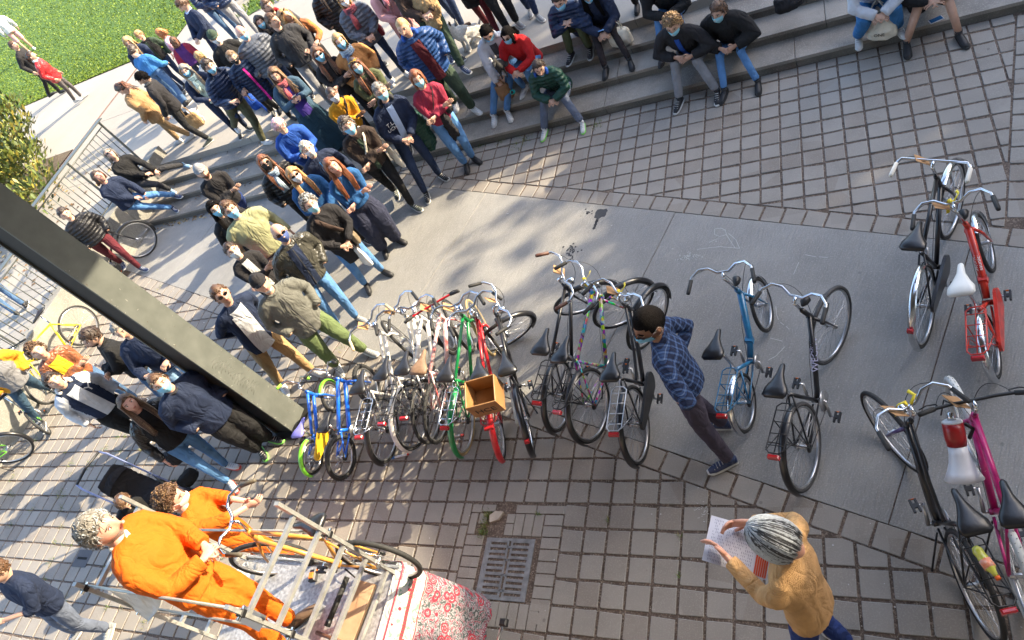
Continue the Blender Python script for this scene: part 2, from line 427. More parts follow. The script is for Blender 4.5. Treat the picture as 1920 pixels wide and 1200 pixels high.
plaza = bpy.data.objects.new('plaza', None); COL.objects.link(plaza); plaza['kind'] = 'structure'
SLOTX = -18.25
def slab(poly, par=plaza, z=PZ, nm='slab', m=PLAZAM):
    b = MB(); b.prism(poly, z-.2, z, m, bev=.003); return b.obj(nm, par)
xs = [-13.56, -10.9, -8.2, -5.6, -3, -.4, 2.2, 9]
ys = [YP-.003, 12.2, 15.0, 19, 24, 32]
for xa, xb in zip(xs[:-1], xs[1:]):
    for ya, yb in zip(ys[:-1], ys[1:]):
        slab([(xa+.005, ya), (xb-.005, ya), (xb-.005, yb-.01), (xa+.005, yb-.01)])
for ya, yb in zip([-6, -1, 3, 6.4, 9.6, 12.2], [-1, 3, 6.4, 9.6, 12.2, 15.0]):
    slab([(SLOTX+.07, ya+.005), (-13.84 if yb < 9.7 else -13.565, ya+.005), (-13.84 if yb < 9.7 else -13.565, yb-.005), (SLOTX+.07, yb-.005)])
for xa, xb in ((-17.2, -13.565),): slab([(xa, 15.0), (xb, 15.0), (xb, 40), (xa, 40)])
for xa, xb in ((-26, -22.3), (-22.3, SLOTX-.07)): slab([(xa+.005, 11.3), (xb-.005, 11.3), (xb-.005, 15.12), (xa+.005, 15.12)])
slab([(-60, 13), (-26.005, 11.6), (-26.005, 15.12), (-60, 16.5)])
# slot drain, a channel with a slotted cover
b = MB(); cov = mat('drain_cover', (.16, .10, .085), rough=.7, var=.25, nscale=20)
for k in range(140):
    y = 1.5+k*.098
    for q in (-.036, .0, .036): b.box((SLOTX+q, y, PZ-.01), (.022, .086, .02), cov)
b.box((SLOTX, 8.3, PZ-.06), (.13, 13.8, .02), DARK)
tag(b.obj('slot_drain'), 'long dark red slotted drain running across the pale plaza', 'drain')
# lawn
sheet('lawn', [(-17.2, 15.14), (-17.2, 90), (-110, 90), (-110, 18), (-60, 16.52), (-26, 15.14)], PZ+.015, LAWNM)
sheet('lawn', [(-14.1, 14.9), (-13.0, 15.3), (-11.4, 17.5), (-11.4, 60), (-15.0, 60), (-14.9, 17)], PZ+.019, LAWNM)
# planting bed under the shrub
sheet('planting_bed', [(-26, 6.5), (SLOTX-.1, 6.5), (SLOTX-.1, 11.28), (-26, 11.28)], PZ+.005, SOIL)
# ---- low wall with the railing
WALLM = ground_mat('wall_concrete', (.26, .25, .22), (.17, .165, .15), (.34, .325, .29), big=1.4, fine=45, bump=.3)
WX = -13.56
wt = .80
t = thing('low_wall', 'low grey concrete wall closing the left end of the steps', 'wall')
segs = [(9.75, 8.06), (8.05, 6.2), (6.19, 4.3), (4.29, 2.0), (1.99, -3)]
for a, c in segs:
    b = MB(); b.prism([(WX-.27, c), (WX, c), (WX, a), (WX-.27, a)], -.1, wt if a > 5 else .62, WALLM, bev=.012); b.obj('wall_block', t)
STEEL = mat('grey_steel', (.085, .09, .082), rough=.42, metal=.35, var=.12, nscale=6)
def railing(ya, yb, zb, label, npost):
    t = thing('railing', label, 'railing', (WX-.16, ya, zb))
    L_ = ya-yb; H_ = 1.17
    b = MB(); b.box((0.05, -L_/2, H_+.012), (.13, L_+.1, .02), STEEL); b.obj('handrail', t)
    b = MB(); b.tube([(0, .0, H_-.12), (0, -L_, H_-.12)], .014, STEEL, 8); b.obj('top_rail', t)
    b = MB(); b.tube([(0, .0, .07), (0, -L_, .07)], .016, STEEL, 8); b.obj('bottom_rail', t)
    pb = MB(); pb.box((0, 0, H_/2), (.055, .02, H_), STEEL); pm = pb.mesh('post')
    for k in range(npost): link('post', pm, t, (0, -L_*k/(npost-1), 0))
    bb = MB(); bb.tube([(0, 0, .07), (0, 0, H_-.12)], .009, STEEL, 6); bm_ = bb.mesh('bar')
    n = int(L_/.125)
    for k in range(1, n):
        if abs((k/n*(npost-1)) % 1) > .03 and abs((k/n*(npost-1)) % 1) < .97: link('bar', bm_, t, (0, -L_*k/n, 0))
railing(9.3, 7.0, wt, 'grey steel railing on the low wall behind the two seated women', 3)
railing(6.15, 2.1, .6, 'grey steel railing beyond the leaning yellow bicycle', 4)
# ---- steel column
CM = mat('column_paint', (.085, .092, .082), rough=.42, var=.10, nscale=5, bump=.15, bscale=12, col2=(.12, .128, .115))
CB = mat('column_shade_black', (.012, .011, .010), rough=.6)  # near-black: shade of the column's unlit side put into the colour
col = thing('steel_column', 'tall grey steel column crossing the picture from the blue children bicycles', 'column', (-7.14, 3.33, 0))
cu, cv, chh = .34, .34, 7.1
b = MB(); b.box((-.012, cv/2, chh/2), (.024, cv, chh), CM); b.obj('flange', col)
b = MB(); b.box((-cu+.012, cv/2, chh/2), (.024, cv, chh), CM); b.obj('flange', col)
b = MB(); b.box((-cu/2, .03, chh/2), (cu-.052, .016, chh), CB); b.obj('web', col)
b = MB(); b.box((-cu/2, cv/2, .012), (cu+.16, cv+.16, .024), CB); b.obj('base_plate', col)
# scratched writing on the light face of the column
sw = MB(); rs_ = random.Random(5); SCR = mat('scratch', (.19, .195, .18), rough=.6)
y, z = .05, 1.0
for k in range(16):
    z = .85+k*.045; pts = [(0.0025, .06+rs_.random()*.06, z), (0.0025, .13+rs_.random()*.08, z+.03), (0.0025, .2+rs_.random()*.06, z-.01), (0.0025, .12, z+.05)]
    sw.tube(pts, .0018, SCR, 3)
sw.obj('scratched_scrawl', col)
# roof slab the column carries; unseen slab and wall added to darken the foreground
roofm = mat('roof_soffit', (.30, .29, .27), rough=.8)
b = MB(); b.box((-4.4, 3.5, 7.25), (7.0, 10., .3), roofm); b.box((5.6, .6, 7.25), (12.98, 5.6, .3), roofm); o = b.obj('roof_canopy'); tag(o, 'flat concrete roof canopy carried by the steel column, plus a slab added for shade', 'roof')  # second box is the added slab that darkens the lower right

b = MB(); b.box((2.3, -1.7, 4.0), (20, .4, 8.2), mat('facade_plaster', (.30, .27, .23), var=.15, bump=.2)); tag(b.obj('sky_block_wall'), 'plain rendered facade wall added behind the balcony to block the sky', 'wall')  # added behind the camera to block the sky

b = MB(); rs3 = random.Random(8); SPK = mat('paint_chip', (.30, .30, .27), rough=.7); RST = mat('rust_spot', (.10, .045, .02), rough=.9)
for k in range(150):
    z, y = .15+rs3.random()**1.5*3.4, rs3.choice((rs3.uniform(.01, .33), rs3.uniform(.29, .335), rs3.uniform(.005, .04))); e = rs3.uniform(.0012, .004); l = e*rs3.choice((1, 1, 2, 6)); a = rs3.uniform(0, 3.1)
    b.add([(.0012, y-math.cos(a)*l, z-math.sin(a)*l), (.0012, y+math.sin(a)*e, z-math.cos(a)*e), (.0012, y+math.cos(a)*l, z+math.sin(a)*l), (.0012, y-math.sin(a)*e, z+math.cos(a)*e)], [(0, 1, 2, 3)], SPK if rs3.random() < .7 else RST, False)
b.obj('paint_chips', col, kind='stuff')
# ---------------------------------------------------------------- unseen buildings added to shade the square, and trees outside the frame
sa = np.array([math.cos(SUN_AZ), math.sin(SUN_AZ)]); wa = np.array([-sa[1], sa[0]])
def SW(s, w): q = sa*s+wa*w; return q[0], q[1]
def shade_building(name, label, s0, s1, w0, w1, h, m):
    t = thing(name, label, 'building', (0, 0, 0))
    ca = [SW(s0, w0), SW(s1, w0), SW(s1, w1), SW(s0, w1)]
    b = MB(); b.prism(ca, 0, h, m); b.obj('wall', t)
    b = MB(); gl = mat('window_glass', (.03, .04, .05), rough=.1)
    for k in range(int((w1-w0)/3)):
        for q in range(int(h/3)):
            p = SW(s0-.02, w0+1.5+3*k); b.box((p[0], p[1], 1.7+3*q), (.06, 1.3, 1.5), gl, rotm('Z', SUN_AZ))
    b.obj('window', t)
shade_building('long_shade_block', 'unseen long building added to shade the right of the square', 25, 37, 5.2, 34, 12.4, mat('facade', (.42, .36, .30), var=.15, bump=.2))  # added out of view; its height sets the shade edge
shade_building('tall_shade_block', 'taller end of the unseen building added to shade the square', 25, 37, -26, 5.15, 14.2, MATS['facade'])  # added out of view; taller so the shade reaches further
def leaf_cloud(b, rnd, c, r, n, size, mats, squash=1.0, shell=.35):
    V = []; 
    for i in range(n):
        d = np.array([rnd.gauss(0, 1) for _ in range(3)]); d /= np.linalg.norm(d); rr = (shell+(1-shell)*rnd.random())**.6
        p = np.array(c)+d*np.array(r)*rr
        a = np.array([rnd.gauss(0, 1) for _ in range(3)]); a /= np.linalg.norm(a); e = np.cross(a, [rnd.gauss(0, 1) for _ in range(3)]); e /= np.linalg.norm(e)+1e-9
        s_ = size*rnd.uniform(.6, 1.4)
        b.add([p-a*s_, p+e*s_*.45, p+a*s_, p-e*s_*.45], [(0, 1, 2, 3)], rnd.choice(mats), False)
LV = [mat('plane_leaf', (.06, .10, .02), rough=.6, var=.3), mat('plane_leaf_yellow', (.20, .17, .03), rough=.6, var=.3)]
BARK = mat('bark', (.12, .09, .065), rough=.9, bump=.8, bscale=20, var=.3)
rt_ = random.Random(11)
for k, (s_, w_, h, rr) in enumerate([(18.5, -5, 12.2, 3.4), (19, 1, 12.6, 3.6), (19, 6.2, 10.9, 2.6), (19.5, 10.5, 11.0, 3.2), (19, 15.5, 10.8, 3.2)]):
    x, y = SW(s_, w_)
    t = thing('plane_tree', ['plane tree farthest right in the row outside the frame', 'second plane tree of the row outside the frame', 'middle plane tree of the row outside the frame', 'fourth plane tree of the row outside the frame', 'last plane tree of the row outside the frame'][k], 'tree', (x, y, 0), group='plane trees on the sunny side')
    b = MB(); b.tube([(0, 0, 0), (.1, 0, 2.5), (0, .1, 5), (.2, 0, 7.6)], [.28, .22, .17, .06], BARK, 8)
    for q in range(6):
        a = q*1.05+k; b.tube([(0, 0, 3.4+q*.45), (math.cos(a)*1.2, math.sin(a)*1.2, 4.7+q*.5), (math.cos(a)*2.4, math.sin(a)*2.4, 5.6+q*.55)], [.1, .07, .03], BARK, 5)
    b.obj('trunk', t)
    b = MB()
    for q in range(26):
        a = rt_.uniform(0, 6.28); e = rt_.uniform(.2, 1)*(rr-.9); z = h-1.0-rt_.random()**1.2*4.5
        leaf_cloud(b, rt_, (math.cos(a)*e, math.sin(a)*e, z), (1.15, 1.15, .85), 62, .21, LV, shell=.0)
    b.obj('crown', t)
# ---------------------------------------------------------------- shrub at the left edge
YL = [mat('yew_leaf_pale', (.13, .15, .02), rough=.55, var=.3), mat('yew_leaf', (.07, .10, .015), rough=.6, var=.3), mat('yew_leaf_gold', (.26, .21, .03), rough=.55, var=.25), mat('yew_leaf_deep', (.03, .05, .01), rough=.7)]  # leaf tones mixed at random through the foliage
sh = thing('conifer_shrub', 'golden green feathery shrub beyond the railing at the left edge', 'shrub', (0, 0, PZ))
b = MB(); rb = random.Random(21)
blobs = []
for k in range(900):
    px, py = rb.uniform(-60, 128), rb.uniform(165, 520); z = rb.uniform(.15, 1.35)
    if px > 8+ (py-170)*.42 or py > 420+px*.3: continue
    u, v = G(px, py, PZ+z)
    if u > -15.6 or u < -23.5 or v > 12.6: continue
    if z > .3+(-15.2-u)*.42: continue
    blobs.append((u, v, z))
    if len(blobs) > 110: break
for (u, v, z) in blobs:
    for q in range(75):
        d = np.array([rb.gauss(0, 1), rb.gauss(0, 1), abs(rb.gauss(0, .8))]); d /= np.linalg.norm(d); p = np.array((u, v, z))+d*np.array((.55, .55, .42))*rb.uniform(.6, 1.1)
        a = d+np.array([rb.gauss(0, .45), rb.gauss(0, .45), .5]); a /= np.linalg.norm(a); e = np.cross(a, (0, .3, 1.)); e /= np.linalg.norm(e)+1e-9; L_ = rb.uniform(.05, .12)
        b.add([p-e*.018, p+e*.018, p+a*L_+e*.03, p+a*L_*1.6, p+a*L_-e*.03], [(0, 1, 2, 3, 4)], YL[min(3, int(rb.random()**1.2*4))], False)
b.obj('foliage', sh)
b = MB(); 
for k in range(16):
    u, v, z = blobs[k]; b.tube([(u*.3-.7*20.4, v*.3+.7*9, 0), (u, v, z)], [.03, .012], BARK, 5)
b.obj('stem', sh)
# blades over the lawn
b = MB(); rg = random.Random(31); GL = [mat('grass_blade', (.115, .165, .010), rough=.8, var=.25, spec=.2), mat('grass_blade_light', (.16, .215, .018), rough=.6, var=.2), mat('grass_blade_dark', (.065, .115, .008), rough=.7, var=.2)]
NB = 52000
V = []; F = []
for i in range(NB):
    v = 15.15+rg.random()**1.6*34; u = rg.uniform(-17.2-(v-15)*1.15-9, -17.2)
    if not seen(u, v, 10): continue
    a = rg.uniform(0, 6.28); w_ = .012+.0006*v; h = rg.uniform(.02, .05)*(1+.03*(v-15)); dx, dy = math.cos(a)*w_, math.sin(a)*w_; lx, ly = rg.gauss(0, .03), rg.gauss(0, .03)
    b.add([(u-dx, v-dy, PZ+.01), (u+dx, v+dy, PZ+.01), (u+lx, v+ly, PZ+.01+h)], [(0, 1, 2)], GL[0 if rg.random() < .5 else rg.choice((1, 2))], False)
for i in range(2500):
    u = rg.uniform(-14.6, -12.0); v = rg.uniform(15.0, 20)
    if u < -13.0 or v > 15.3+(u+13)*1.3:
        a = rg.uniform(0, 6.28); b.add([(u-math.cos(a)*.02, v-math.sin(a)*.02, PZ+.01), (u+math.cos(a)*.02, v+math.sin(a)*.02, PZ+.01), (u, v, PZ+.09)], [(0, 1, 2)], rg.choice(GL), False)
o = b.obj('lawn_grass', kind='stuff')
# weeds in the joints
b = MB(); WD = [mat('weed_leaf', (.06, .13, .02), rough=.6, var=.3), mat('weed_leaf_dry', (.2, .2, .05), rough=.7, var=.3)]
def weed(u, v, n=22, r=.07, h=.05):
    for i in range(n):
        a = rg.uniform(0, 6.28); d = rg.random()**.7*r; x, y = u+math.cos(a)*d, v+math.sin(a)*d; a2 = rg.uniform(0, 6.28); L_ = rg.uniform(.02, .05)
        b.add([(x, y, -.01), (x+math.cos(a2)*.008, y+math.sin(a2)*.008, -.01), (x+math.cos(a2+.9)*L_, y+math.sin(a2+.9)*L_, rg.uniform(.3, 1)*h)], [(0, 1, 2)], rg.choice(WD), False)
for px, py, n, r in [(850, 290, 60, .16), (880, 283, 50, .12), (900, 275, 40, .1), (975, 268, 90, .2), (985, 262, 60, .12), (1118, 236, 50, .1), (940, 268, 40, .1), (915, 968, 70, .06), (905, 1000, 60, .05), (908, 985, 50, .05), (195, 845, 30, .1), (135, 868, 30, .1), (110, 925, 30, .1), (115, 952, 24, .08), (60, 955, 20, .1), (170, 870, 30, .1), (1140, 975, 10, .02), (1010, 965, 14, .03), (420, 1045, 24, .08), (272, 1168, 26, .08), (190, 1172, 22, .08), (130, 890, 20, .1), (25, 895, 22, .1), (640, 655, 18, .08), (1275, 1080, 6, .02), (1276, 1005, 8, .02), (300, 540, 16, .06), (360, 1010, 18, .06)]:
    weed(*G(px, py), n, r, .05)
for q in range(60):
    u, v = G(rg.uniform(0, 420), rg.uniform(800, 1180)); v = round((v-2.936)/P)*P+2.936; weed(u, v, 14, .06, .04)
b.obj('weeds', kind='stuff')
# fallen leaves and litter
lv = [mat('dead_leaf', (.26, .13, .04), var=.3), mat('dead_leaf_pale', (.42, .3, .12), var=.3), mat('dead_leaf_dark', (.10, .06, .03), var=.3)]
b = MB()
def leaf(u, v, z, s_=.035, m=None):
    a = rg.uniform(0, 6.28); c, s2 = math.cos(a)*s_, math.sin(a)*s_
    b.add([(u-c, v-s2, z+.004), (u-s2*.6, v+c*.6, z+.016), (u+c, v+s2, z+.008), (u+s2*.6, v-c*.6, z+.02)], [(0, 1, 2, 3)], m or rg.choice(lv), False)
for i in range(150): leaf(rg.uniform(-18.2, -15.2), rg.uniform(6.5, 10.2), PZ, rg.uniform(.03, .07))
for i in range(120): leaf(rg.uniform(-18.2, -14.2), rg.uniform(2, 7.5), PZ, rg.uniform(.03, .06))
for i in range(60): leaf(rg.uniform(-13.4, -11.5), 8.13-rg.random()**2*.12, .001, .03)
for k in range(3):
    for i in range(40): leaf(rg.uniform(-13.4, -8), V0+TR*(k+1)-.01-rg.random()**2*.1, RH*(k+1), .022)
for i in range(40): leaf(rg.uniform(-12, 0), rg.uniform(6, 12), (PZ if False else 0), .018) if rg.random() < 0 else None
o = b.obj('fallen_leaves', kind='stuff')
b = MB(); ch = mat('chalk', (.46, .46, .44), rough=.9)
def chalk(pts, w=.006, m=None, z=.004):
    pts = [np.array(G(*p)) for p in pts]
    for a, c in zip(pts[:-1], pts[1:]):
        d = c-a; L_ = np.linalg.norm(d)
        if L_ < 1e-4: continue
        n_ = np.array((-d[1], d[0]))/L_*w/2
        b.add([(*(a-n_), z), (*(c-n_), z), (*(c+n_), z), (*(a+n_), z)], [(0, 1, 2, 3)], m or ch, False)
chalk([(1340, 430), (1352, 428), (1360, 432), (1362, 440), (1350, 444), (1340, 440), (1340, 430)]); chalk([(1362, 440), (1378, 465)]); chalk([(1307, 468), (1330, 465), (1350, 463), (1387, 466), (1380, 450), (1366, 438)]); chalk([(1330, 455), (1345, 448)])
chalk([(1510, 478), (1530, 482)]); chalk([(1535, 482), (1552, 483)]); chalk([(1488, 515), (1498, 492)]); chalk([(1455, 575), (1456, 590), (1460, 600)]); chalk([(1463, 604), (1470, 610)]); chalk([(1474, 612), (1480, 618)]); chalk([(1444, 634), (1467, 640)]); chalk([(1440, 676), (1455, 668), (1472, 650)])
for i in range(70):
    x, y = rg.gauss(1290, 14), rg.gauss(482, 5); chalk([(x, y), (x+rg.uniform(1, 3), y+rg.uniform(-1, 1.5))], .008)
for i in range(26):
    x, y = rg.gauss(1318, 6), rg.gauss(962, 10); chalk([(x, y), (x+rg.uniform(-1, 5), y+rg.uniform(-3, 1.5))], .004, z=.010)
for i in range(110):
    x, y = rg.uniform(0, 1920), rg.uniform(350, 1190); chalk([(x, y), (x+rg.uniform(1, 3), y+rg.uniform(-1, 1))], rg.uniform(.005, .012), z=.010)
b.obj('chalk_drawing', kind='stuff')
# tar stains on the path
b = MB(); tar = mat('tar_stain', (.028, .029, .033), rough=.6, bump=.4, bscale=90)
def blot(px, py, r, n, el=1., z=.003):
    cx, cy = G(px, py); pts = [(cx+math.cos(i*6.283/n)*r*(1+rg.uniform(-.35, .35)), cy+math.sin(i*6.283/n)*r*el*(1+rg.uniform(-.35, .35)), z) for i in range(n)]
    b.add(pts, [tuple(range(n))], tar, False)
blot(1127, 401, .085, 14); blot(1121, 405, .05, 10, z=.0036); 
for i in range(6): blot(1120-i*1.2, 412+i*3.2, .022, 8, z=.0042)
for i in range(10): blot(1102+rg.uniform(-4, 10), 396+rg.uniform(-5, 6), .012, 6)
for i in range(34): blot(1072+rg.gauss(0, 7), 470+rg.gauss(0, 9), .014, 6, z=.003+i*.00002)
b.obj('tar_stain', kind='stuff')
# ---------------------------------------------------------------- gum spots, gravel in the joints
b = MB(); gm = [mat('gravel', (.30, .27, .23), var=.4), mat('gravel_dark', (.11, .09, .075), var=.4)]
for i in range(9000):
    u, v = rg.uniform(-9, 2.2), rg.uniform(.9, 5.5)
    if not seen(u, v, 0): continue
    if rg.random() < .6: u = round((u+3.199)/P)*P-3.199+rg.gauss(0, .006)
    else: v = round((v-2.936)/P)*P+2.936+rg.gauss(0, .006)
    if v > path_lo(u)-.24: continue
    s_ = rg.uniform(.002, .006); b.add([(u-s_, v-s_, GRIT_Z), (u+s_, v-s_*.6, GRIT_Z), (u+.2*s_, v+s_, GRIT_Z), (u, v, GRIT_Z+s_*1.6)], [(0, 1, 3), (1, 2, 3), (2, 0, 3)], rg.choice(gm), False)
b.obj('gravel', kind='stuff')
# ================================================================ people
SKIN = {'fair': mat('skin_fair', (.52, .31, .22), rough=.5, var=.06, nscale=20), 'tan': mat('skin_tan', (.40, .23, .155), rough=.5, var=.06, nscale=20),
        'brown': mat('skin_brown', (.20, .10, .06), rough=.5, var=.08, nscale=20), 'pink': mat('skin_pink', (.55, .29, .215), rough=.5, var=.08, nscale=20)}
LIP = mat('lips', (.42, .14, .12), rough=.45); EYEW = mat('eye_white', (.7, .68, .65), rough=.3); EYED = mat('eye_dark', (.025, .015, .01), rough=.2)
HAIRM = {'black': mat('hair_black', (.006, .005, .005), rough=.9, spec=.08, var=.4, nscale=60, bump=.6, bscale=120), 'dark': mat('hair_dark_brown', (.035, .020, .013), rough=.42, var=.4, nscale=60, bump=.6, bscale=120),
         'brown': mat('hair_brown', (.09, .045, .022), rough=.45, var=.4, nscale=60, bump=.6, bscale=120), 'auburn': mat('hair_auburn', (.20, .065, .025), rough=.45, var=.35, nscale=60, bump=.6, bscale=120),
         'blond': mat('hair_blond', (.38, .235, .10), rough=.45, var=.35, nscale=60, bump=.6, bscale=120), 'ginger': mat('hair_ginger', (.45, .17, .05), rough=.45, var=.3, nscale=60, bump=.6, bscale=120),
         'grey': mat('hair_grey', (.20, .185, .165), rough=.5, var=.4, nscale=60, bump=.6, bscale=120), 'white': mat('hair_white', (.38, .35, .29), rough=.5, var=.25, nscale=60, bump=.6, bscale=120),
         'silver': mat('hair_silver', (.40, .43, .46), rough=.42, var=.2, nscale=60, bump=.5, bscale=120), 'pinkh': mat('hair_pink', (.62, .36, .40), rough=.5, var=.3, nscale=40), 'charcoal': mat('hair_charcoal', (.03, .032, .038), rough=.38, var=.5, nscale=60, bump=.6, bscale=120),
         'lightbrown': mat('hair_light_brown', (.20, .12, .06), rough=.45, var=.35, nscale=60, bump=.6, bscale=120)}
def folds_on(m, sc=5., st=.7):
    t = m.node_tree; N = t.nodes; L = t.links; b = N['Principled BSDF']
    if 'folds' in N: return m
    tc = N.new('ShaderNodeTexCoord'); mp = N.new('ShaderNodeMapping'); mp.inputs['Scale'].default_value = (1.5, 1.5, .8); mp.inputs['Rotation'].default_value = (.3, .5, .2); L.new(tc.outputs['Object'], mp.inputs[0])
    n = N.new('ShaderNodeTexNoise'); n.name = 'folds'; n.inputs['Scale'].default_value = sc; n.inputs['Detail'].default_value = 1.5; n.inputs['Distortion'].default_value = 1.0; L.new(mp.outputs[0], n.inputs['Vector'])
    rd = N.new('ShaderNodeMath'); rd.operation = 'PINGPONG'; rd.inputs[1].default_value = .22; L.new(n.outputs[0], rd.inputs[0])
    bp = N.new('ShaderNodeBump'); bp.inputs['Strength'].default_value = st; bp.inputs['Distance'].default_value = .065; L.new(rd.outputs[0], bp.inputs['Height'])
    src = b.inputs['Normal'].links[0].from_socket if b.inputs['Normal'].is_linked else None
    if src: L.new(src, bp.inputs['Normal'])
    L.new(bp.outputs[0], b.inputs['Normal']); return m
def F(name, col, kind=None, rough=.85, var=.14, bump=.35, bscale=70, **k): return folds_on(mat('cloth_'+name, col, rough=rough, var=var, nscale=7, bump=bump, bscale=bscale, kind=kind, spec=.3, **k), st=.55 if kind in ('puffer', 'knit') else .8)
C = dict(
 black=F('black', (.010, .010, .011)), black2=F('soft_black', (.016, .015, .017)), leather=mat('leather_black', (.010, .010, .012), rough=.38, bump=.5, bscale=30, var=.3),
 bleather=mat('leather_brown', (.22, .075, .030), rough=.4, bump=.5, bscale=30, var=.3, nscale=12), cleather=mat('leather_charcoal', (.05, .048, .038), rough=.33, bump=.5, bscale=30, var=.3), rleather=mat('leather_red', (.42, .018, .022), rough=.35, bump=.4, bscale=30, var=.2),
 navy=F('navy', (.012, .020, .048)), navypuff=F('navy_puffer', (.010, .022, .060), 'puffer', rough=.45), bluepuff=F('blue_puffer', (.018, .055, .17), 'puffer', rough=.45), greypuff=F('grey_puffer', (.085, .095, .12), 'puffer', rough=.45), greenpuff=F('green_puffer', (.012, .050, .038), 'puffer', rough=.5),
 blackpuff=F('black_puffer', (.012, .012, .014), 'puffer', rough=.45), royal=F('royal_blue', (.015, .065, .30)), blue=F('sky_blue', (.035, .15, .35)), bluek=F('blue_wool', (.022, .095, .25), 'knit'),
 denim=F('denim', (.060, .115, .21), 'denim'), ddenim=F('dark_denim', (.018, .032, .075), 'denim'), ldenim=F('light_denim', (.20, .33, .48), 'denim'), bdenim=F('bright_denim', (.085, .20, .40), 'denim'), teald=F('teal_denim', (.035, .07, .11), 'denim'),
 khaki=F('khaki', (.36, .23, .11)), tan=F('tan', (.26, .17, .085)), tancoat=F('tan_coat', (.30, .18, .085)), camel=F('camel', (.42, .19, .065)), olive=F('olive', (.075, .085, .040)), sage=F('sage', (.27, .27, .15)), green=F('army_green', (.10, .135, .055)), dgreen=F('dark_green', (.035, .055, .035)), camo=F('camo', (.05, .052, .028), col2=(.10, .095, .05)),
 greyj=F('grey_jacket', (.115, .115, .10)), grey=F('grey', (.20, .20, .21)), lgrey=F('light_grey', (.48, .50, .54)), dgrey=F('dark_grey', (.055, .055, .06)), charcoal=F('charcoal', (.03, .03, .034)), slate=F('slate', (.10, .12, .17)), purpleg=F('plum_grey', (.050, .042, .060)),
 white=F('white', (.56, .555, .54)), cream=F('cream', (.66, .60, .48)), red=F('red', (.38, .010, .012)), wine=F('wine', (.24, .020, .045)), maroon=F('maroon', (.085, .012, .018)), pink=F('pink', (.62, .33, .33)), hotpink=F('hot_pink', (.75, .03, .30)),
 mustard=F('mustard', (.55, .25, .015)), yellow=F('yellow', (.70, .42, .02)), orange=F('orange_overall', (.56, .105, .004), rough=.85, var=.05), knit=F('apricot_knit', (.56, .33, .145), 'knit', var=.22, bscale=160, bump=.9), purple=F('purple', (.060, .035, .22)), dpurple=F('deep_purple', (.06, .015, .11)), teal=F('teal_dark', (.010, .035, .055), 'rib'),
 brown=F('brown', (.045, .028, .022)), dbrown=F('dark_brown', (.028, .018, .014)), floral=F('floral', (.04, .02, .03), col2=(.55, .20, .05)), floralp=F('floral_pink', (.66, .50, .50), col2=(.45, .03, .10)), scarf=F('scarf_print', (.05, .08, .16), col2=(.45, .55, .6)), scarfr=F('scarf_red_print', (.03, .03, .05), col2=(.62, .12, .12)),
 plaid=F('plaid', (.012, .020, .052), 'plaid'), jeansnavy=F('navy_denim', (.016, .035, .14), 'denim'), skirt=F('long_skirt', (.020, .023, .045)), tights=F('tights', (.022, .016, .017)), lblue=F('light_blue', (.38, .48, .66)), mint=F('mint', (.45, .56, .48)), legging=F('grey_leggings', (.09, .08, .08)))
SHOE = {k: mat('shoe_'+k, c, rough=.55, var=.1, bump=.2) for k, c in dict(white=(.52, .52, .52), black=(.010, .010, .012), brown=(.09, .055, .035), navy=(.02, .035, .09), grey=(.22, .23, .24), blue=(.16, .30, .45), blk2=(.03, .03, .035), cream=(.6, .55, .42), dgreen=(.05, .06, .05)).items()}
SOLE = {'white': mat('sole_white', (.5, .5, .48), rough=.6), 'black': mat('sole_black', (.015, .015, .015), rough=.7), 'green': mat('sole_green', (.2, .6, .1), rough=.6), 'red': mat('sole_red', (.5, .08, .06), rough=.6)}
MASKM = {'blue': mat('mask_blue', (.19, .46, .64), rough=.8, var=.04), 'white': mat('mask_white', (.60, .60, .60), rough=.8, var=.03), 'black': mat('mask_black', (.012, .012, .014), rough=.8), 'navy': mat('mask_navy', (.05, .08, .22), rough=.8), 'aqua': mat('mask_aqua', (.24, .52, .62), rough=.8, var=.04)}
SUNG = mat('sunglasses', (.006, .006, .007), rough=.12); CLEARG = mat('glasses_frame', (.03, .02, .02), rough=.3); LOOP = mat('ear_loop', (.75, .78, .8), rough=.8)
for _k in ('leather', 'bleather', 'cleather', 'rleather'): folds_on(C[_k], 7., .9)
def head_fn(V, nose=1.):
    x, y, z = V[:, 0], V[:, 1], V[:, 2]; f = np.clip(y, 0, 1)
    X = x*.0755*(1-.30*np.clip(-z-.05, 0, 1)**1.3)*(1+.03*np.clip(z, 0, 1))
    Y = y*.096; Z = z*.118
    Y = np.where((y < 0), Y*(1-.42*np.clip(-z-.15, 0, 1)), Y)
    Y = Y+nose*.026*np.exp(-(x/.13)**2-((z+.17)/.17)**2)*f+nose*.010*np.exp(-(x/.10)**2-((z-.05)/.2)**2)*f
    for s_ in (-1, 1): Y = Y-.011*np.exp(-((x-s_*.40)/.17)**2-((z-.06)/.12)**2)*f
    Y = Y+.006*np.exp(-(x/.5)**2-((z-.27)/.10)**2)*f+.006*nose*np.exp(-(x/.24)**2-((z+.50)/.08)**2)*f+.012*np.exp(-(x/.35)**2-((z+.86)/.16)**2)*f
    Y = np.where(y > .0, Y-.010*np.clip(-z-.3, 0, 1)*(1-nose*.0), Y)
    return np.stack([X, Y, Z], 1)
HNU, HNV = 30, 21
def sphere_grid(nu, nv):
    V = []
    for i in range(nv+1):
        ph = math.pi*i/nv
        for j in range(nu):
            th = 2*math.pi*(j+.5)/nu; th2 = th-.30*math.sin(2*(th-math.pi/2))*.6+0   # more columns in front
            V.append((math.sin(ph)*math.cos(th2), math.sin(ph)*math.sin(th2), math.cos(ph)))
    Fc = [(i*nu+j, (i+1)*nu+j, (i+1)*nu+(j+1) % nu, i*nu+(j+1) % nu) for i in range(nv) for j in range(nu)]
    return np.array(V), Fc
HG_V, HG_F = sphere_grid(HNU, HNV); HG_P = head_fn(HG_V)
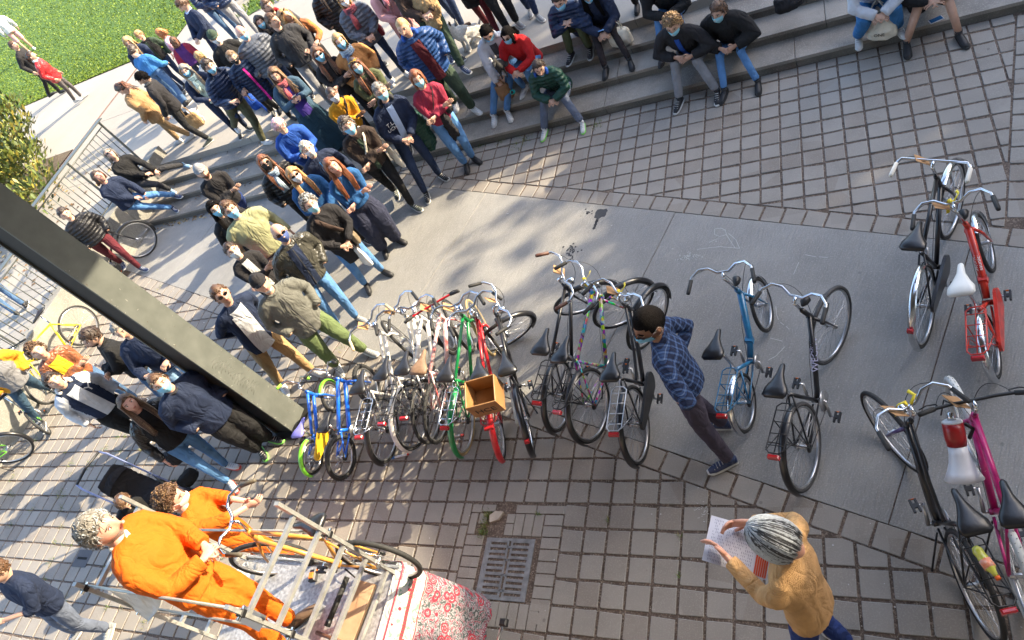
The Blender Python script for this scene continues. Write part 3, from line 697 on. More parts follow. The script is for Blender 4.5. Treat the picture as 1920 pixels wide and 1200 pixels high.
HG_C = HG_V[np.array(HG_F)].mean(1)
def zt(y): return np.interp(y, [-1, -.3, .05, .35, .6, 1], [-.62, -.42, -.08, .20, .48, .56])
def put(P_, Mh, oh, sc): return (P_*sc)@Mh.T+oh
def head(b, oh, Mh, sc, skin, hm, o):
    tr = lambda p: put(np.atleast_2d(np.array(p, float)), Mh, oh, sc)
    lip = [f for f, c in zip(HG_F, HG_C) if abs(c[0]) < .26 and c[1] > .3 and -.56 < c[2] < -.42]; oth = [f for f, c in zip(HG_F, HG_C) if not (abs(c[0]) < .26 and c[1] > .3 and -.56 < c[2] < -.42)]
    P_ = tr(HG_P); b.add(P_, oth, skin)
    if lip: b.add(P_, lip, LIP)
    for s_ in (-1, 1):
        b.ell(tr((s_*.030, .0765, .010))[0], np.array((.0135, .008, .0075))*sc, EYEW, 6, 4, Mh)
        b.ell(tr((s_*.030, .0825, .009))[0], np.array((.0062, .005, .0062))*sc, EYED, 6, 4, Mh)
        b.tube(tr([(s_*.014, .092, .028), (s_*.032, .090, .034), (s_*.050, .077, .028)]), .0038*sc, hm, 4)
        b.tube(tr([(s_*.018, .0865, .018), (s_*.030, .0875, .0215), (s_*.042, .079, .016)]), .0026*sc, EYED, 3)
        if not o.get('noear'):
            b.ell(tr((s_*.076, -.004, -.004))[0], np.array((.008, .019, .031))*sc, skin, 7, 6, Mh)
            b.ell(tr((s_*.080, .001, -.002))[0], np.array((.006, .010, .019))*sc, skin, 6, 4, Mh)
    b.ell(tr((0, .119, -.026))[0], np.array((.0125, .011, .009))*sc, skin, 7, 5, Mh)
def hair(parent, oh, Mh, sc, style, hm, rnd, bp=None, hm2=None):
    if style == 'bald': return
    fine = style.endswith('_fine'); style = style.replace('_fine', ''); FN, FR = (5, .42) if fine else (1, 1.)
    b = MB(); tr = lambda p: put(np.atleast_2d(np.array(p, float)), Mh, oh, sc)
    th = {'buzz': .035, 'short': .11, 'curly': .20, 'bob': .14, 'long': .12, 'wavy': .14, 'pony': .09, 'receding': .06, 'mop': .17, 'bun': .08}[style]
    z0 = zt(HG_V[:, 1])+(.10 if style == 'receding' else 0)*(HG_V[:, 1] > .2)
    e = np.clip((HG_V[:, 2]-z0)/.28, 0, 1); e = e*e*(3-2*e)
    base = head_fn(HG_V, 0); nz = np.sin(HG_V[:, 0]*23+rnd.random()*6)*np.sin(HG_V[:, 1]*19+rnd.random()*6)*np.sin(HG_V[:, 2]*17+1)
    P_ = base*(1+(.012+th*e*(1+.25*nz))[:, None]); P_[:, 2] += .004
    fs = [f for f, c in zip(HG_F, HG_C) if c[2] > zt(c[1])-.03+(.10 if style == 'receding' and c[1] > .2 else 0)]
    b.add(tr(P_), fs, hm)
    def scalp(front=1.):
        for _ in range(50):
            d = np.array([rnd.gauss(0, 1) for _ in range(3)]); d /= np.linalg.norm(d)
            if d[2] > zt(d[1])+.04 and d[1] < front: return d
        return np.array((0, 0, 1.))
    if style in ('short', 'mop', 'buzz', 'receding', 'bun', 'pony'):
        n = {'buzz': 0, 'short': 90, 'mop': 130, 'receding': 110, 'bun': 40, 'pony': 60}[style]
        for k in range(n*FN):
            d = scalp(); p = head_fn(d[None], 0)[0]*(1+th*.8); tg = np.array((rnd.gauss(0, .5), rnd.gauss(.35 if style != 'pony' else -.9, .5), rnd.gauss(-.25, .35))); tg -= tg@d*d; tg /= np.linalg.norm(tg)+1e-9
            L_ = rnd.uniform(.018, .042)*(1.3 if style == 'mop' else 1)
            q = np.array([p-d*.006, p+tg*L_*.5+d*.007, p+tg*L_-d*.002]); b.tube(tr(q), np.array([.0085, .0065, .0012])*sc*FR, hm if hm2 is None or rnd.random() < .6 else hm2, 4, caps=False)
    if style == 'curly':
        for k in range(210*(2 if fine else 1)):
            d = scalp(); p = head_fn(d[None], 0)[0]*(1+th*rnd.uniform(.7, 1.25)); r_ = rnd.uniform(.008, .015)
            a = rnd.uniform(0, 6.28); t1 = np.cross(d, (0.3, .1, 1)); t1 /= np.linalg.norm(t1); t2 = np.cross(d, t1)
            q = [p+(t1*math.cos(a+w)+t2*math.sin(a+w))*r_+d*(.004*w) for w in (0, 1.4, 2.8, 4.2, 5.2)]
            b.tube(tr(np.array(q)), (.0036 if fine else .0052)*sc, hm if hm2 is None or rnd.random() < .6 else hm2, 4, caps=False)
    if style == 'bob' and fine:                    # parted hair combed down from the crown
        for k in range(900):
            a = rnd.uniform(-math.pi*.5+.0, math.pi*1.5); frontness = math.sin(a)
            if frontness > .80: continue
            f0 = rnd.uniform(.02, 1.25); pts = []; rr0 = 1.15+rnd.uniform(-.02, .035); fe = 1.95+rnd.uniform(-.1, .12)-(.25 if frontness > .4 else 0)
            for q in range(6):
                f_ = f0+(fe-f0)*q/5; dd = np.array((math.sin(f_)*math.cos(a), math.sin(f_)*math.sin(a), math.cos(f_))); pts.append(head_fn(dd[None], 0)[0]*(rr0+.05*max(0, f_-1.2))+np.array((0, -.006, .004)))
            dk = (math.cos(a-4.4) > .55 and .25 < f0 < 1.2 and rnd.random() < .7) or rnd.random() < .08
            b.tube(tr(np.array(pts)), np.array([.0016, .0034, .0038, .0036, .0028, .0008])*sc, (hm2 or hm) if dk else hm, 4, caps=False)
    elif style in ('long', 'wavy', 'bob', 'pony'):
        n = {'long': 150, 'wavy': 160, 'bob': 120, 'pony': 40}[style]
        for k in range(n):
            if style == 'pony':
                p0 = np.array((rnd.gauss(0, .012), -.098, .035+rnd.gauss(0, .012))); L_ = rnd.uniform(.18, .34)
                q = np.array([p0, p0+(rnd.gauss(0, .01), -.035, -.02), p0+(rnd.gauss(0, .02), -.03, -.45*L_), p0+(rnd.gauss(0, .03), -.01, -L_)])
            else:
                d = scalp(.75); p = head_fn(d[None], 0)[0]*(1+th*.9); s_ = 1 if p[0] > 0 else -1
                if abs(p[0]) < .03 and p[1] < 0: side = np.array((p[0], -.10, 0))
                else: side = np.array((s_*rnd.uniform(.066, .086), min(p[1], .042)+rnd.gauss(0, .012), 0))
                zend = {'long': rnd.uniform(.20, .32), 'wavy': rnd.uniform(.18, .28), 'bob': rnd.uniform(.06, .10)}[style]
                wv = .012 if style == 'wavy' else .004
                q = [p, np.array((side[0]*.93, side[1]+.3*(p[1]-side[1]), .055)), np.array((side[0]*.92, side[1], -.02))]
                if p[2] < .06: q = [q[0], q[2]]
                q = tr(np.array(q)); Lw = Mh@np.array((side[0]*.10, 0, 0))*sc; bk = -.035 if side[1] < -.02 else .012
                ex_ = [q[-1]+np.array((Lw[0]*f_*(1. if style != 'bob' else -.4)+rnd.gauss(0, wv), bk*f_+rnd.gauss(0, wv), -zend*f_)) for f_ in (.35, .7, 1.0)]
                if style != 'bob' and bp is not None:
                    sx_ = 1 if side[0] > 0 else -1; fr_ = side[1] > -.03; a_ = abs(side[0])+rnd.gauss(0, .008)
                    ex_ = [bp((sx_*(a_+.004), .045 if fr_ else -.055, 1.505)), bp((sx_*(a_+.014+rnd.gauss(0, wv)), .115 if fr_ else -.125, 1.42)), bp((sx_*(a_+.010+rnd.gauss(0, wv*1.5)), (.155 if fr_ else -.15)+rnd.gauss(0, .006), 1.44-zend*.75))]
                    q = q[:-1] if len(q) > 2 else q; rs2 = 1.35
                else: rs2 = 1.
                pts = np.concatenate([q, ex_]); m_ = hm if hm2 is None or rnd.random() < .65 else hm2
                b.tube(pts, np.interp(np.linspace(0, 1, len(pts)), [0, .3, .8, 1], [.008, .0105, .009, .0025])*sc*rs2, m_, 4, caps=False); continue
            m_ = hm if hm2 is None or rnd.random() < .65 else hm2
            k_ = len(q); rr = np.interp(np.linspace(0, 1, k_), [0, .3, .8, 1], [.007, .0095, .008, .0012])*sc
            b.tube(tr(q), rr, m_, 4, caps=False)
    b.obj('hair', parent)
def mask(parent, oh, Mh, sc, m, low=False, nose_off=False):
    b = MB(); n1, n2 = 11, 9; V = []
    for i in range(n2):
        zz = np.interp(i/(n2-1), [0, 1], [-.02, -.93]) if not low else np.interp(i/(n2-1), [0, 1], [-.55, -1.0])
        for j in range(n1):
            a = math.pi/2+np.interp(j/(n1-1), [0, 1], [-1.12, 1.12])*(1-.12*abs(i/(n2-1)-.4)); rr = math.sqrt(max(0, 1-zz*zz)); V.append((rr*math.cos(a), rr*math.sin(a), zz))
    V = np.array(V); P_ = head_fn(V, .0); fr = np.exp(-(V[:, 0]/.5)**2)
    P_ = P_*1.05; P_[:, 1] += .004+fr*.024*np.exp(-((V[:, 2]+.28)/.35)**2)
    for i in range(n2):
        if 1 < i < n2-1: P_[i*n1:(i+1)*n1, 1] += (.0022 if i % 2 else -.0012)
    b.add(put(P_, Mh, oh, sc), [(i*n1+j, i*n1+j+1, (i+1)*n1+j+1, (i+1)*n1+j) for i in range(n2-1) for j in range(n1-1)], m)
    b.obj('face_mask', parent)
    b2 = MB()
    for c0, cI in ((0, 1), (n1-1, -1)):
        s_ = np.sign(P_[c0, 0]); e = np.array((s_*.082, -.012, .0))
        b2.tube(put(np.array([P_[c0], e+np.array((0, .0, .026)), e+np.array((0, -.014, 0)), e+np.array((0, 0, -.028)), P_[(n2-3)*n1+c0]]), Mh, oh, sc), .0014, LOOP, 3)
    b2.obj('ear_loops', parent)
def glasses(parent, oh, Mh, sc, dark=True, up=0., m=None):
    b = MB(); tr = lambda p: put(np.atleast_2d(np.array(p, float)), Mh, oh, sc); m = m or (SUNG if dark else CLEARG)
    dy = -.028*(up > 0); u = up
    for s_ in (-1, 1):
        pts = [(s_*.031+math.cos(a)*.023, .103+dy-abs(math.cos(a)*.0+s_*.031+math.cos(a)*.023)**2*5, .010+u+math.sin(a)*.016) for a in np.linspace(0, 6.283, 12)[:-1]]
        if dark: b.add(tr(pts), [tuple(range(11))], m, False); b.add(tr([(p[0], p[1]-.004, p[2]) for p in pts]), [tuple(range(11))[::-1]], m, False)
        b.tube(tr(pts), .0022*sc, m, 4, closed=True)
        b.tube(tr([(s_*.052, .090+dy, .013+u), (s_*.076, .06+dy, .012+u), (s_*.080, .0, .006+u*.8)]), .0022*sc, m, 4)
    b.tube(tr([(-.009, .104+dy, .014+u), (.009, .104+dy, .014+u)]), .002*sc, m, 4)
    b.obj('sunglasses' if dark else 'glasses', parent)
def hand(b, w, d, n, m, sc=1., curl=.5, side=1, spread=.16, nseg=5):
    """palm, four unequal fingers and a thumb; d towards the fingers, n out of the back of the hand"""
    w = np.array(w, float); d = np.array(d, float); d /= np.linalg.norm(d); n = np.array(n, float); n = n-n@d*d; n /= np.linalg.norm(n)+1e-9; x = np.cross(d, n)*side
    L_ = .092*sc
    b.tube([w-d*.02*sc, w+d*.01*sc, w+d*L_*.5, w+d*L_], [(.024*sc, .019*sc), (.028*sc, .017*sc), (.040*sc, .015*sc), (.038*sc, .011*sc)], m, 8, side=x)
    for k, (o_, ln, r_) in enumerate(((-.029, .062, .0078), (-.010, .078, .0084), (.010, .084, .0086), (.029, .074, .0084))):
        a = w+d*L_*.93+x*o_*sc; dd = d+x*(o_/.029)*spread*.5; dd /= np.linalg.norm(dd)
        p = [a]; cu = curl*.5
        for q, f_ in enumerate((.42, .32, .26)):
            v_ = dd*math.cos(cu)-n*math.sin(cu); p.append(p[-1]+v_*ln*f_*sc); cu += curl*.8
        b.tube(p, [r_*sc, r_*.95*sc, r_*.85*sc, r_*.6*sc], m, nseg)
    a = w+d*.030*sc+x*.032*sc; v1 = x*.75+d*.65-n*.25*curl; v1 /= np.linalg.norm(v1); v2 = x*.25+d*.9-n*.5*curl; v2 /= np.linalg.norm(v2)
    b.tube([a-x*.008*sc, a+v1*.034*sc, a+v1*.034*sc+v2*.030*sc], [.0125*sc, .0100*sc, .0070*sc], m, nseg)
def ik(a, c, l1, l2, hint):
    a = np.array(a, float); c = np.array(c, float); d = c-a; L_ = np.linalg.norm(d); mx = (l1+l2)*.995
    if L_ > mx: c = a+d/L_*mx; d = c-a; L_ = mx
    x = (l1*l1-l2*l2+L_*L_)/(2*L_); h = math.sqrt(max(0, l1*l1-x*x)); u = d/L_; hh = np.array(hint, float)-a; hh = hh-hh@u*u; hh /= np.linalg.norm(hh)+1e-9
    return a+u*x+hh*h, c
_tmp_tex = {}
def remesh(mb, name, vox=.018, smooth=4, disp=.014, dscale=.07, mats=None, matfn=None):
    me = mb.mesh('tmp'); o = bpy.data.objects.new('tmp', me); COL.objects.link(o)
    r = o.modifiers.new('r', 'REMESH'); r.mode = 'VOXEL'; r.voxel_size = vox; r.use_smooth_shade = True
    if smooth: s = o.modifiers.new('s', 'SMOOTH'); s.factor = .5; s.iterations = smooth
    if disp:
        key = round(dscale, 3)
        if key not in _tmp_tex:
            t = bpy.data.textures.new('folds', 'CLOUDS'); t.noise_scale = key; t.noise_depth = 1; _tmp_tex[key] = t
        dm = o.modifiers.new('d', 'DISPLACE'); dm.texture = _tmp_tex[key]; dm.strength = disp; dm.mid_level = .5; dm.texture_coords = 'LOCAL'
    dg = bpy.context.evaluated_depsgraph_get(); m2 = bpy.data.meshes.new_from_object(o.evaluated_get(dg)); m2.name = name
    bpy.data.objects.remove(o); bpy.data.meshes.remove(me)
    ms = mats or mb.mats[:1]; m2.materials.clear()
    for q in ms: m2.materials.append(q)
    n = len(m2.polygons)
    if matfn is not None:
        cc = np.zeros(n*3); m2.polygons.foreach_get('center', cc); m2.polygons.foreach_set('material_index', matfn(cc.reshape(-1, 3)).astype(np.int32))
    else: m2.polygons.foreach_set('material_index', np.zeros(n, np.int32))
    m2.polygons.foreach_set('use_smooth', np.ones(n, bool)); m2.update(); return m2
ARMS = {  # elbow hint, wrist, for the right arm (x>0); coordinates at 1.75 m, relative to the ground
 'down': ((.34, -.3, 1.1), (.255, .05, .90)), 'pockets': ((.42, -.4, 1.15), (.205, .10, .985)), 'behind': ((.5, -.3, 1.15), (.08, -.20, .98)),
 'front': ((.5, -.05, 1.1), (.055, .25, 1.02)), 'phone': ((.4, -.1, 1.05), (.06, .30, 1.24)), 'hips': ((.6, -.22, 1.15), (.20, .02, 1.07)), 'hold': ((.45, -.2, 1.0), (.15, .28, 1.12)),
 'crossR': ((.50, .0, 1.0), (-.10, .215, 1.20)), 'crossL': ((.50, .0, 1.0), (-.07, .245, 1.16)), 'carry': ((.42, -.2, 1.1), (.30, .10, .86)), 'chin': ((.3, .35, 1.0), (.03, .16, 1.42))}
PEOPLE = []
def zlayer(px, py, dz=.03, default=0.):
    for z, lo, hi in ((0, -99, 8.2), (.14, 8.1, 8.62), (.28, 8.52, 9.04), (.42, 8.94, 9.46), (.56, 9.36, 999)):
        u, v = G(px, py, z+dz)
        if lo <= v <= hi or (z == .56 and u < WX-.3): return z
    return default
def person(name='person', label='', head_px=None, z0=None, H=1.72, face=None, feet=None, arms='down', armL=None, hairs='short', hc='brown', hc2=None, skin='fair', top='black', hem=.90, bulk=0., bot='denim', shoe='black', sole='white',
           mk=None, gl=None, look=(0, 0), pose='stand', w=1., shirt=None, shirtw=.05, sleeves=None, skirt=None, fit=1., short_sleeve=False, group=None, kneel=None, seat=None, vox=.019, pit=0., pos=None, hood=None, collar=None,
           hip_off=(0, 0), headoff=None, wr=None, elb=None, shorts=False, scarf=None, beard=None, cap=None, zipc=None, roll=0., folds=.008, cat='person', knee_in=0., nohead=False, tuck=0., hd=None, hang=None, stride=0., hsc=1.06):
    H = H*1.078; s = H/1.75; rnd = random.Random(label); w = w*1.03; bulk = bulk*.85+.004
    if headoff: headoff *= 1.05
    if feet: feet = [(p[0], p[1], p[2] if len(p) > 2 else zlayer(p[0], p[1])) for p in feet]
    if z0 is None: z0 = min(p[2] for p in feet) if feet else zlayer(head_px[0], head_px[1], H-.125)
    sit = pose == 'sit'
    hz = z0+(H-.125) if not sit else (seat+.16*0+.80*s+(-.10 if pit > .3 else 0))
    if headoff: hz = z0+headoff
    if pos is None: hu = np.array(G(head_px[0], head_px[1], hz))
    else: hu = np.array(pos)
    fp = [np.array(G(p[0], p[1], (p[2] if len(p) > 2 else z0)+.03)) for p in feet] if feet else None
    if face is None: f = -hu
    elif isinstance(face, tuple): f = np.array(G(face[0], face[1], z0))-hu
    else: f = np.array((math.cos(R(face)), math.sin(R(face))))
    f = f/np.linalg.norm(f); yaw = math.atan2(f[1], f[0])-math.pi/2
    if sit: base = hu-f*(.10+.32*pit)*s
    elif fp is not None and pos is None:
        base = (fp[0]+fp[-1])/2; ln = hu-base
        if np.linalg.norm(ln) > .42: base = hu-ln/np.linalg.norm(ln)*.42
    else: base = hu.copy() if pos is None else hu
    root = thing(name, label, cat, (base[0], base[1], z0), yaw, group)
    ca, sa_ = math.cos(-yaw), math.sin(-yaw)
    def loc(p, z=None):
        q = np.array(p[:2])-base; return np.array((q[0]*ca-q[1]*sa_, q[0]*sa_+q[1]*ca, (z if z is not None else 0)))
    lean = loc(hu)[:2] if (not sit and pos is None) else np.zeros(2)
    # ---- joints
    if sit:
        pz = seat-z0+.10*s; pel = np.array((0, 0, pz)); ty = .32*pit+.06
        chest = np.array((0, ty*.75*s, pz+.33*s)); neck = np.array((0, ty*1.05*s+.02, pz+.52*s)); hc_ = np.array((0, (.10+.32*pit)*s, hz-z0))
        waist = np.array((0, ty*.25*s, pz+.13*s))
    else:
        pel = np.array((lean[0]*.45+hip_off[0], lean[1]*.45+hip_off[1], .93*s)); hc_ = np.array((lean[0], lean[1], hz-z0))
        if pos is not None and headoff is None: hc_[2] = H-.125
        nk = (H-.29*s) if headoff is None else hz-z0-.165*s
        if hd is not None: hc_ = np.array(hd, float)
        dvec = hc_-pel; dvec /= np.linalg.norm(dvec)
        neck = hc_-dvec*.165*s; chest = pel+(neck-pel)*.68; waist = pel+(neck-pel)*.30
    up = neck-pel; up /= np.linalg.norm(up); X = np.array((1., 0, 0)); fwd = np.cross(up, X); fwd = np.cross(X, up)*-1 if (np.cross(X, up)@np.array((0, 1, 0))) < 0 else np.cross(X, up)
    fwd = np.cross(up, X); 
    if fwd[1] < 0: fwd = -fwd
    sw = .178*s*w
    shR = neck+X*sw-up*.075*s; shL = neck-X*sw-up*.075*s
    def bodyp(p):  # torso-relative coordinates written at 1.75 m
        p = np.array(p, float); q = (p-np.array((0, 0, 1.46)))*s; return neck+X*q[0]+fwd*q[1]+up*q[2]
    arm = []
    aR = arms; aL = armL or arms
    if arms == 'cross': aR, aL = 'crossR', 'crossL'
    if arms == 'lap': aR = aL = 'lap'
    # legs
    legs = []; hl = .095*s
    for sd, k in ((1, 0), (-1, 1)):
        hip = pel+np.array((sd*hl, 0, -.02*s if not sit else .0))
        if fp is not None:
            q = sorted([loc(p) for p in fp], key=lambda p: -p[0]); fo = q[0] if sd > 0 else q[-1]
            if len(fp) == 1: fo = fo+np.array((sd*.09, 0, 0))
            zz = [(p[2] if len(p) > 2 else z0)-z0 for p in feet]; 
            order = sorted(range(len(fp)), key=lambda i: -loc(fp[i])[0]); fz = zz[order[0] if sd > 0 else order[-1]]
        else: fo = np.array((sd*.10*s, sd*stride, 0)) if not sit else np.array((sd*.13, .42*s, 0)); fz = 0.
        if sit and fo[1] < .15: fo[1] = .15
        ank = np.array((fo[0], fo[1]-.04, fz+.085*s))
        kn, ank = ik(hip, ank, .435*s, .425*s, hip+np.array((sd*.05+knee_in*sd, 1.2, .6 if sit else .1)))
        legs.append((hip, kn, ank, sd))
    if wr is not None: wr = [None if q is None else (loc(G(q[1], q[2], q[3]), q[3]-z0) if q[0] == 'px' else q) for q in wr]
    if elb is not None: elb = [None if q is None else (loc(G(q[1], q[2], q[3]), q[3]-z0) if q[0] == 'px' else q) for q in elb]
    for sd, key, sh_ in ((1, aR, shR), (-1, aL, shL)):
        kd = 0 if sd > 0 else 1
        if wr is not None and wr[kd] is not None:
            wv = np.array(wr[kd], float)*1.; el, wv = ik(sh_, wv, .285*s, .255*s, np.array(elb[kd] if elb and elb[kd] is not None else (sd*.6, -.1, wv[2]-.3)))
        elif key == 'lap':
            kn = legs[kd][1]; wv = kn+np.array((-sd*.03, .0, .10)); wv[1] = min(wv[1], kn[1]); el, wv = ik(sh_, wv, .285*s, .255*s, sh_+np.array((sd*.5, .0, -.4)))
        elif key == 'knees':
            wv = (legs[0][1]+legs[1][1])/2+np.array((sd*.035, .05, .05)); el, wv = ik(sh_, wv, .285*s, .255*s, sh_+np.array((sd*.5, .0, -.4)))
        else:
            e, wp = ARMS[key]; e = bodyp((e[0]*sd, e[1], e[2])); wv = bodyp((wp[0]*sd*(w if key in ('down', 'carry') else 1)*(1+bulk*1.5), wp[1]+bulk*.8*(wp[1] > .15), wp[2])); el, wv = ik(sh_, wv, .285*s, .255*s, e)
        arm.append((sh_, el, wv, sd, key))
    # ---- head orientation
    yw, pt = R(look[0]), R(look[1]); Mh = rotm('Z', -yw)@rotm('X', pt)@rotm('Y', R(roll))
    if not sit and pos is None: Mh = Mh
    hs = max(s, .86)*hsc; sk = SKIN[skin]; b = MB(); hm = HAIRM[hc]
    # ---- body: one mesh, head to hands
    if not nohead: head(b, hc_, Mh, hs, sk, hm, {})
    hb = hc_+Mh@np.array((0, -.022, -.07))*s
    b.tube([neck-up*.05*s, neck+up*.02*s, hb, hb+(hc_-hb)*.3], [(.062*s, .058*s), (.054*s, .054*s), (.052*s, .056*s), (.05*s, .05*s)], sk, 10)
    b.tube([pel, waist, chest, neck-up*.03*s], [(.13*s, .09*s), (.12*s, .08*s), (.15*s*w, .09*s), (.07*s, .06*s)], sk, 10, side=X)
    for sh_, el, wv, sd, key in arm:
        b.tube([sh_, el, wv], [.040*s, .034*s, .024*s], sk, 8)
        dr = wv-el; dr /= np.linalg.norm(dr); nn = np.cross(dr, (0, 0, 1)) if abs(dr[2]) < .7 else np.array((sd, 0, 0)); 
        if key in ('pockets',): continue
        cl = {'down': .5, 'carry': 1.3, 'crossR': .25, 'crossL': .35, 'front': .8, 'knees': .8, 'lap': .35, 'phone': .9, 'hold': .9}.get(key, .5)
        if key in ('front', 'phone', 'hold', 'knees'): dr = dr+np.array((-sd*.6, .1, 0)); nn = np.array((sd*.4, .4, 1))
        if key in ('crossR', 'crossL'): nn = fwd.copy()
        if key == 'chin': dr = np.array((-sd*.2, .1, 1.)); nn = np.array((0, 1., 0))
        hand(b, wv, dr, nn, sk, s*(1.22 if 'reading a sheet' in label else .98), cl, side=sd if dr[2] < .5 else -sd)
    for hip, kn, ank, sd in legs: b.tube([hip, kn, ank], [.062*s, .048*s, .036*s], sk if (shorts or skirt == 'bare') else C['black'], 8)
    b.obj('body', root)
    # ---- trousers or skirt
    if bot:
        b = MB(); m = C[bot]; k = fit
        b.tube([pel+up*.10*s, pel+up*.02*s, pel-np.array((0, 0, .06*s))], [(.142*s*w, .102*s), (.160*s*w, .120*s), (.150*s, .112*s)], m, 14, side=X)
        for hip, kn, ank, sd in legs:
            e_ = ank+(kn-ank)*.04 if not shorts else kn+(hip-kn)*.05
            if shorts: b.tube([hip+(0, 0, .02), hip+(kn-hip)*.5, e_], [.088*s, .085*s*k, .085*s*k], m, 10)
            else:
                b.tube([hip+(0, 0, .02), hip+(kn-hip)*.5, kn, kn+(ank-kn)*.45, e_], [.092*s, .080*s*k, .062*s*k, .056*s*k, .047*s*k*1.05], m, 10)
        link('shorts' if shorts else 'trousers', remesh(b, 'trousers', vox, 3, folds, .10), root)
        if not shorts:
            pass
    if skirt and skirt != 'bare':
        b = MB(); m, zb, rb_ = C[skirt[0]], skirt[1], skirt[2]; k = 26; V = []
        for i, t_ in enumerate(np.linspace(0, 1, 9)):
            c = pel+up*.11*s*(1-t_)+np.array((0, 0, -(pel[2]-zb)*t_)); rr = .145*s+(rb_-.145*s)*t_**.8
            for j in range(k):
                a = 2*math.pi*j/k; r2 = rr*(1+.10*t_*math.sin(a*6+1)+.04*t_*math.sin(a*11)); V.append(c+np.array((math.cos(a)*r2, math.sin(a)*r2*(.8+.1*t_), 0)))
        b.add(V, [(i*k+j, i*k+(j+1) % k, (i+1)*k+(j+1) % k, (i+1)*k+j) for i in range(8) for j in range(k)], m); b.obj('skirt', root)
    # ---- top
    if top:
        b = MB(); m = C[top]; B_ = bulk
        hemv = pel+up*(hem-.93)*s if hem > .8 else pel-np.array((0, 0, (.93-hem)*s))
        if sit and hem < .93: hemv = pel-up*.06*s
        T = [hemv]+([pel] if hem < .86 and not sit else [])+[waist, chest-up*.02*s, neck-up*.075*s, neck-up*.015*s, neck+up*.02*s]
        RR = [((.165+B_*.8)*s*w*(1.02 if hem < .8 else 1), (.125+B_)*s*(1.04 if hem < .8 else 1))]+([((.168+B_)*s*w, (.128+B_)*s)] if hem < .86 and not sit else [])+[((.150+B_)*s*w, (.112+B_)*s), ((.172+B_)*s*w, (.122+B_)*s), ((.165+B_*.7)*s*w, (.098+B_*.6)*s), ((.095+B_*.3)*s, (.075+B_*.3)*s), ((.066+B_*.3)*s, (.066+B_*.3)*s)]
        b.tube(T, RR, m, 16, side=X)
        for sh_, el, wv, sd, key in arm:
            en = wv+(el-wv)*.02 if not short_sleeve else (el+(sh_-el)*.08 if short_sleeve is True else el+(wv-el)*short_sleeve)
            pts = [neck-up*.02*s+X*sd*.03*s, sh_-X*sd*.05*s+up*.022*s, sh_+(el-sh_)*.14, sh_+(el-sh_)*.6, el, el+(en-el)*.5, en] if (not short_sleeve or short_sleeve is not True) else [neck-up*.02*s+X*sd*.03*s, sh_-X*sd*.05*s+up*.022*s, sh_+(el-sh_)*.14, sh_+(el-sh_)*.6, en]
            rr = [.050, .060, .063, .056, .051, .047, .040][:len(pts)]; b.tube(pts, [(q+B_*.7)*s for q in rr], m, 10)
        sm = [m]; mf = None
        if sleeves:
            sm = [m, C[sleeves]]; segs_ = [(a[0], a[1]) for a in arm]+[(a[1], a[2]) for a in arm]
            def mf(cc):
                out = np.zeros(len(cc))
                for p, q in segs_:
                    d = q-p; t_ = np.clip(((cc-p)@d)/(d@d), 0, 1); dist = np.linalg.norm(cc-(p+t_[:, None]*d), axis=1); out = np.where((dist < .082*s+B_*.8) & (np.abs(cc[:, 0]-neck[0]) > .125*s), 1, out)
                return out
        nm = {'knit': 'sweater', 'orange': 'overall_top', 'plaid': 'shirt'}.get(top, 'jacket' if bulk > .008 or 'leather' in top else 'sweater')
        link(nm, remesh(b, nm, vox, 4, folds*(1.15 if bulk > .01 else 1), .10, sm, mf), root)
        def panel(x0, x1, t0, t1, off, mm, nm_, n=7, bow=0):
            """strip over the chest between heights t0, t1 (1 = neck, 0 = hem)"""
            V = []; nt_ = 9; zz = np.array([np.linalg.norm(t-hemv) for t in T]); zz = zz/zz[-1]
            for i in range(nt_):
                t_ = t0+(t1-t0)*i/(nt_-1); c = np.array([np.interp(t_, zz, [q[d] for q in T]) for d in range(3)]); ra = np.interp(t_, zz, [r_[0] for r_ in RR]); rb2 = np.interp(t_, zz, [r_[1] for r_ in RR])
                for j in range(n):
                    xx = (x0+(x1-x0)*j/(n-1))*(1 if not bow else (1-bow*t_)); xx = max(-.95, min(.95, xx/ra*s))*ra; yy = rb2*math.sqrt(max(0, 1-(xx/ra)**2))+off
                    V.append(c+X*xx+fwd*yy)
            pb = MB(); pb.add(V, [(i*n+j, i*n+j+1, (i+1)*n+j+1, (i+1)*n+j) for i in range(nt_-1) for j in range(n-1)], mm); return pb.obj(nm_, root)
        if shirt: panel(-shirtw, shirtw, .02, .93, .013, C[shirt], 'shirt')
        if zipc:
            panel(-.006, .006, .03, .90, .016, zipc if not isinstance(zipc, str) else C[zipc], 'zip', 2)
        if hood:
            hb2 = MB(); c = neck-fwd*.045*s+up*.02*s; an = np.linspace(-.5, math.pi+.5, 13); hb2.tube([c+X*math.cos(a)*.095*s-fwd*(math.sin(a)*.065*s-.075*s)*1.0+up*(.012+.02*math.sin(a))*s for a in an], [(.022+.026*max(0, math.sin(a)))*s for a in an], C[hood], 8); hb2.obj('hood', root)
        if collar:
            cb = MB(); cb.tube([neck+X*math.cos(a)*.066*s+fwd*math.sin(a)*.064*s+up*(.018-.02*math.sin(a))*s for a in np.linspace(0, 6.283, 15)[:-1]], [(.018*s, .022*s)]*14, C[collar], 6, closed=True); cb.obj('collar', root)
    if scarf:
        sb = MB()
        for q in range(3): sb.tube([neck+X*math.cos(a)*(.080+.012*q)*s+fwd*(math.sin(a)*(.078+.012*q)+.012)*s+up*(.035-.028*q-.018*math.sin(a))*s for a in np.linspace(0, 6.283, 15)[:-1]], (.026-.002*q)*s, C[scarf], 7, closed=True)
        sb.tube([bodyp((.04, .115, 1.42)), bodyp((.05, .15, 1.30)), bodyp((.055, .15, 1.16))], [(.03*s, .02*s), (.045*s, .016*s), (.05*s, .012*s)], C[scarf], 8, side=X); sb.obj('scarf', root)
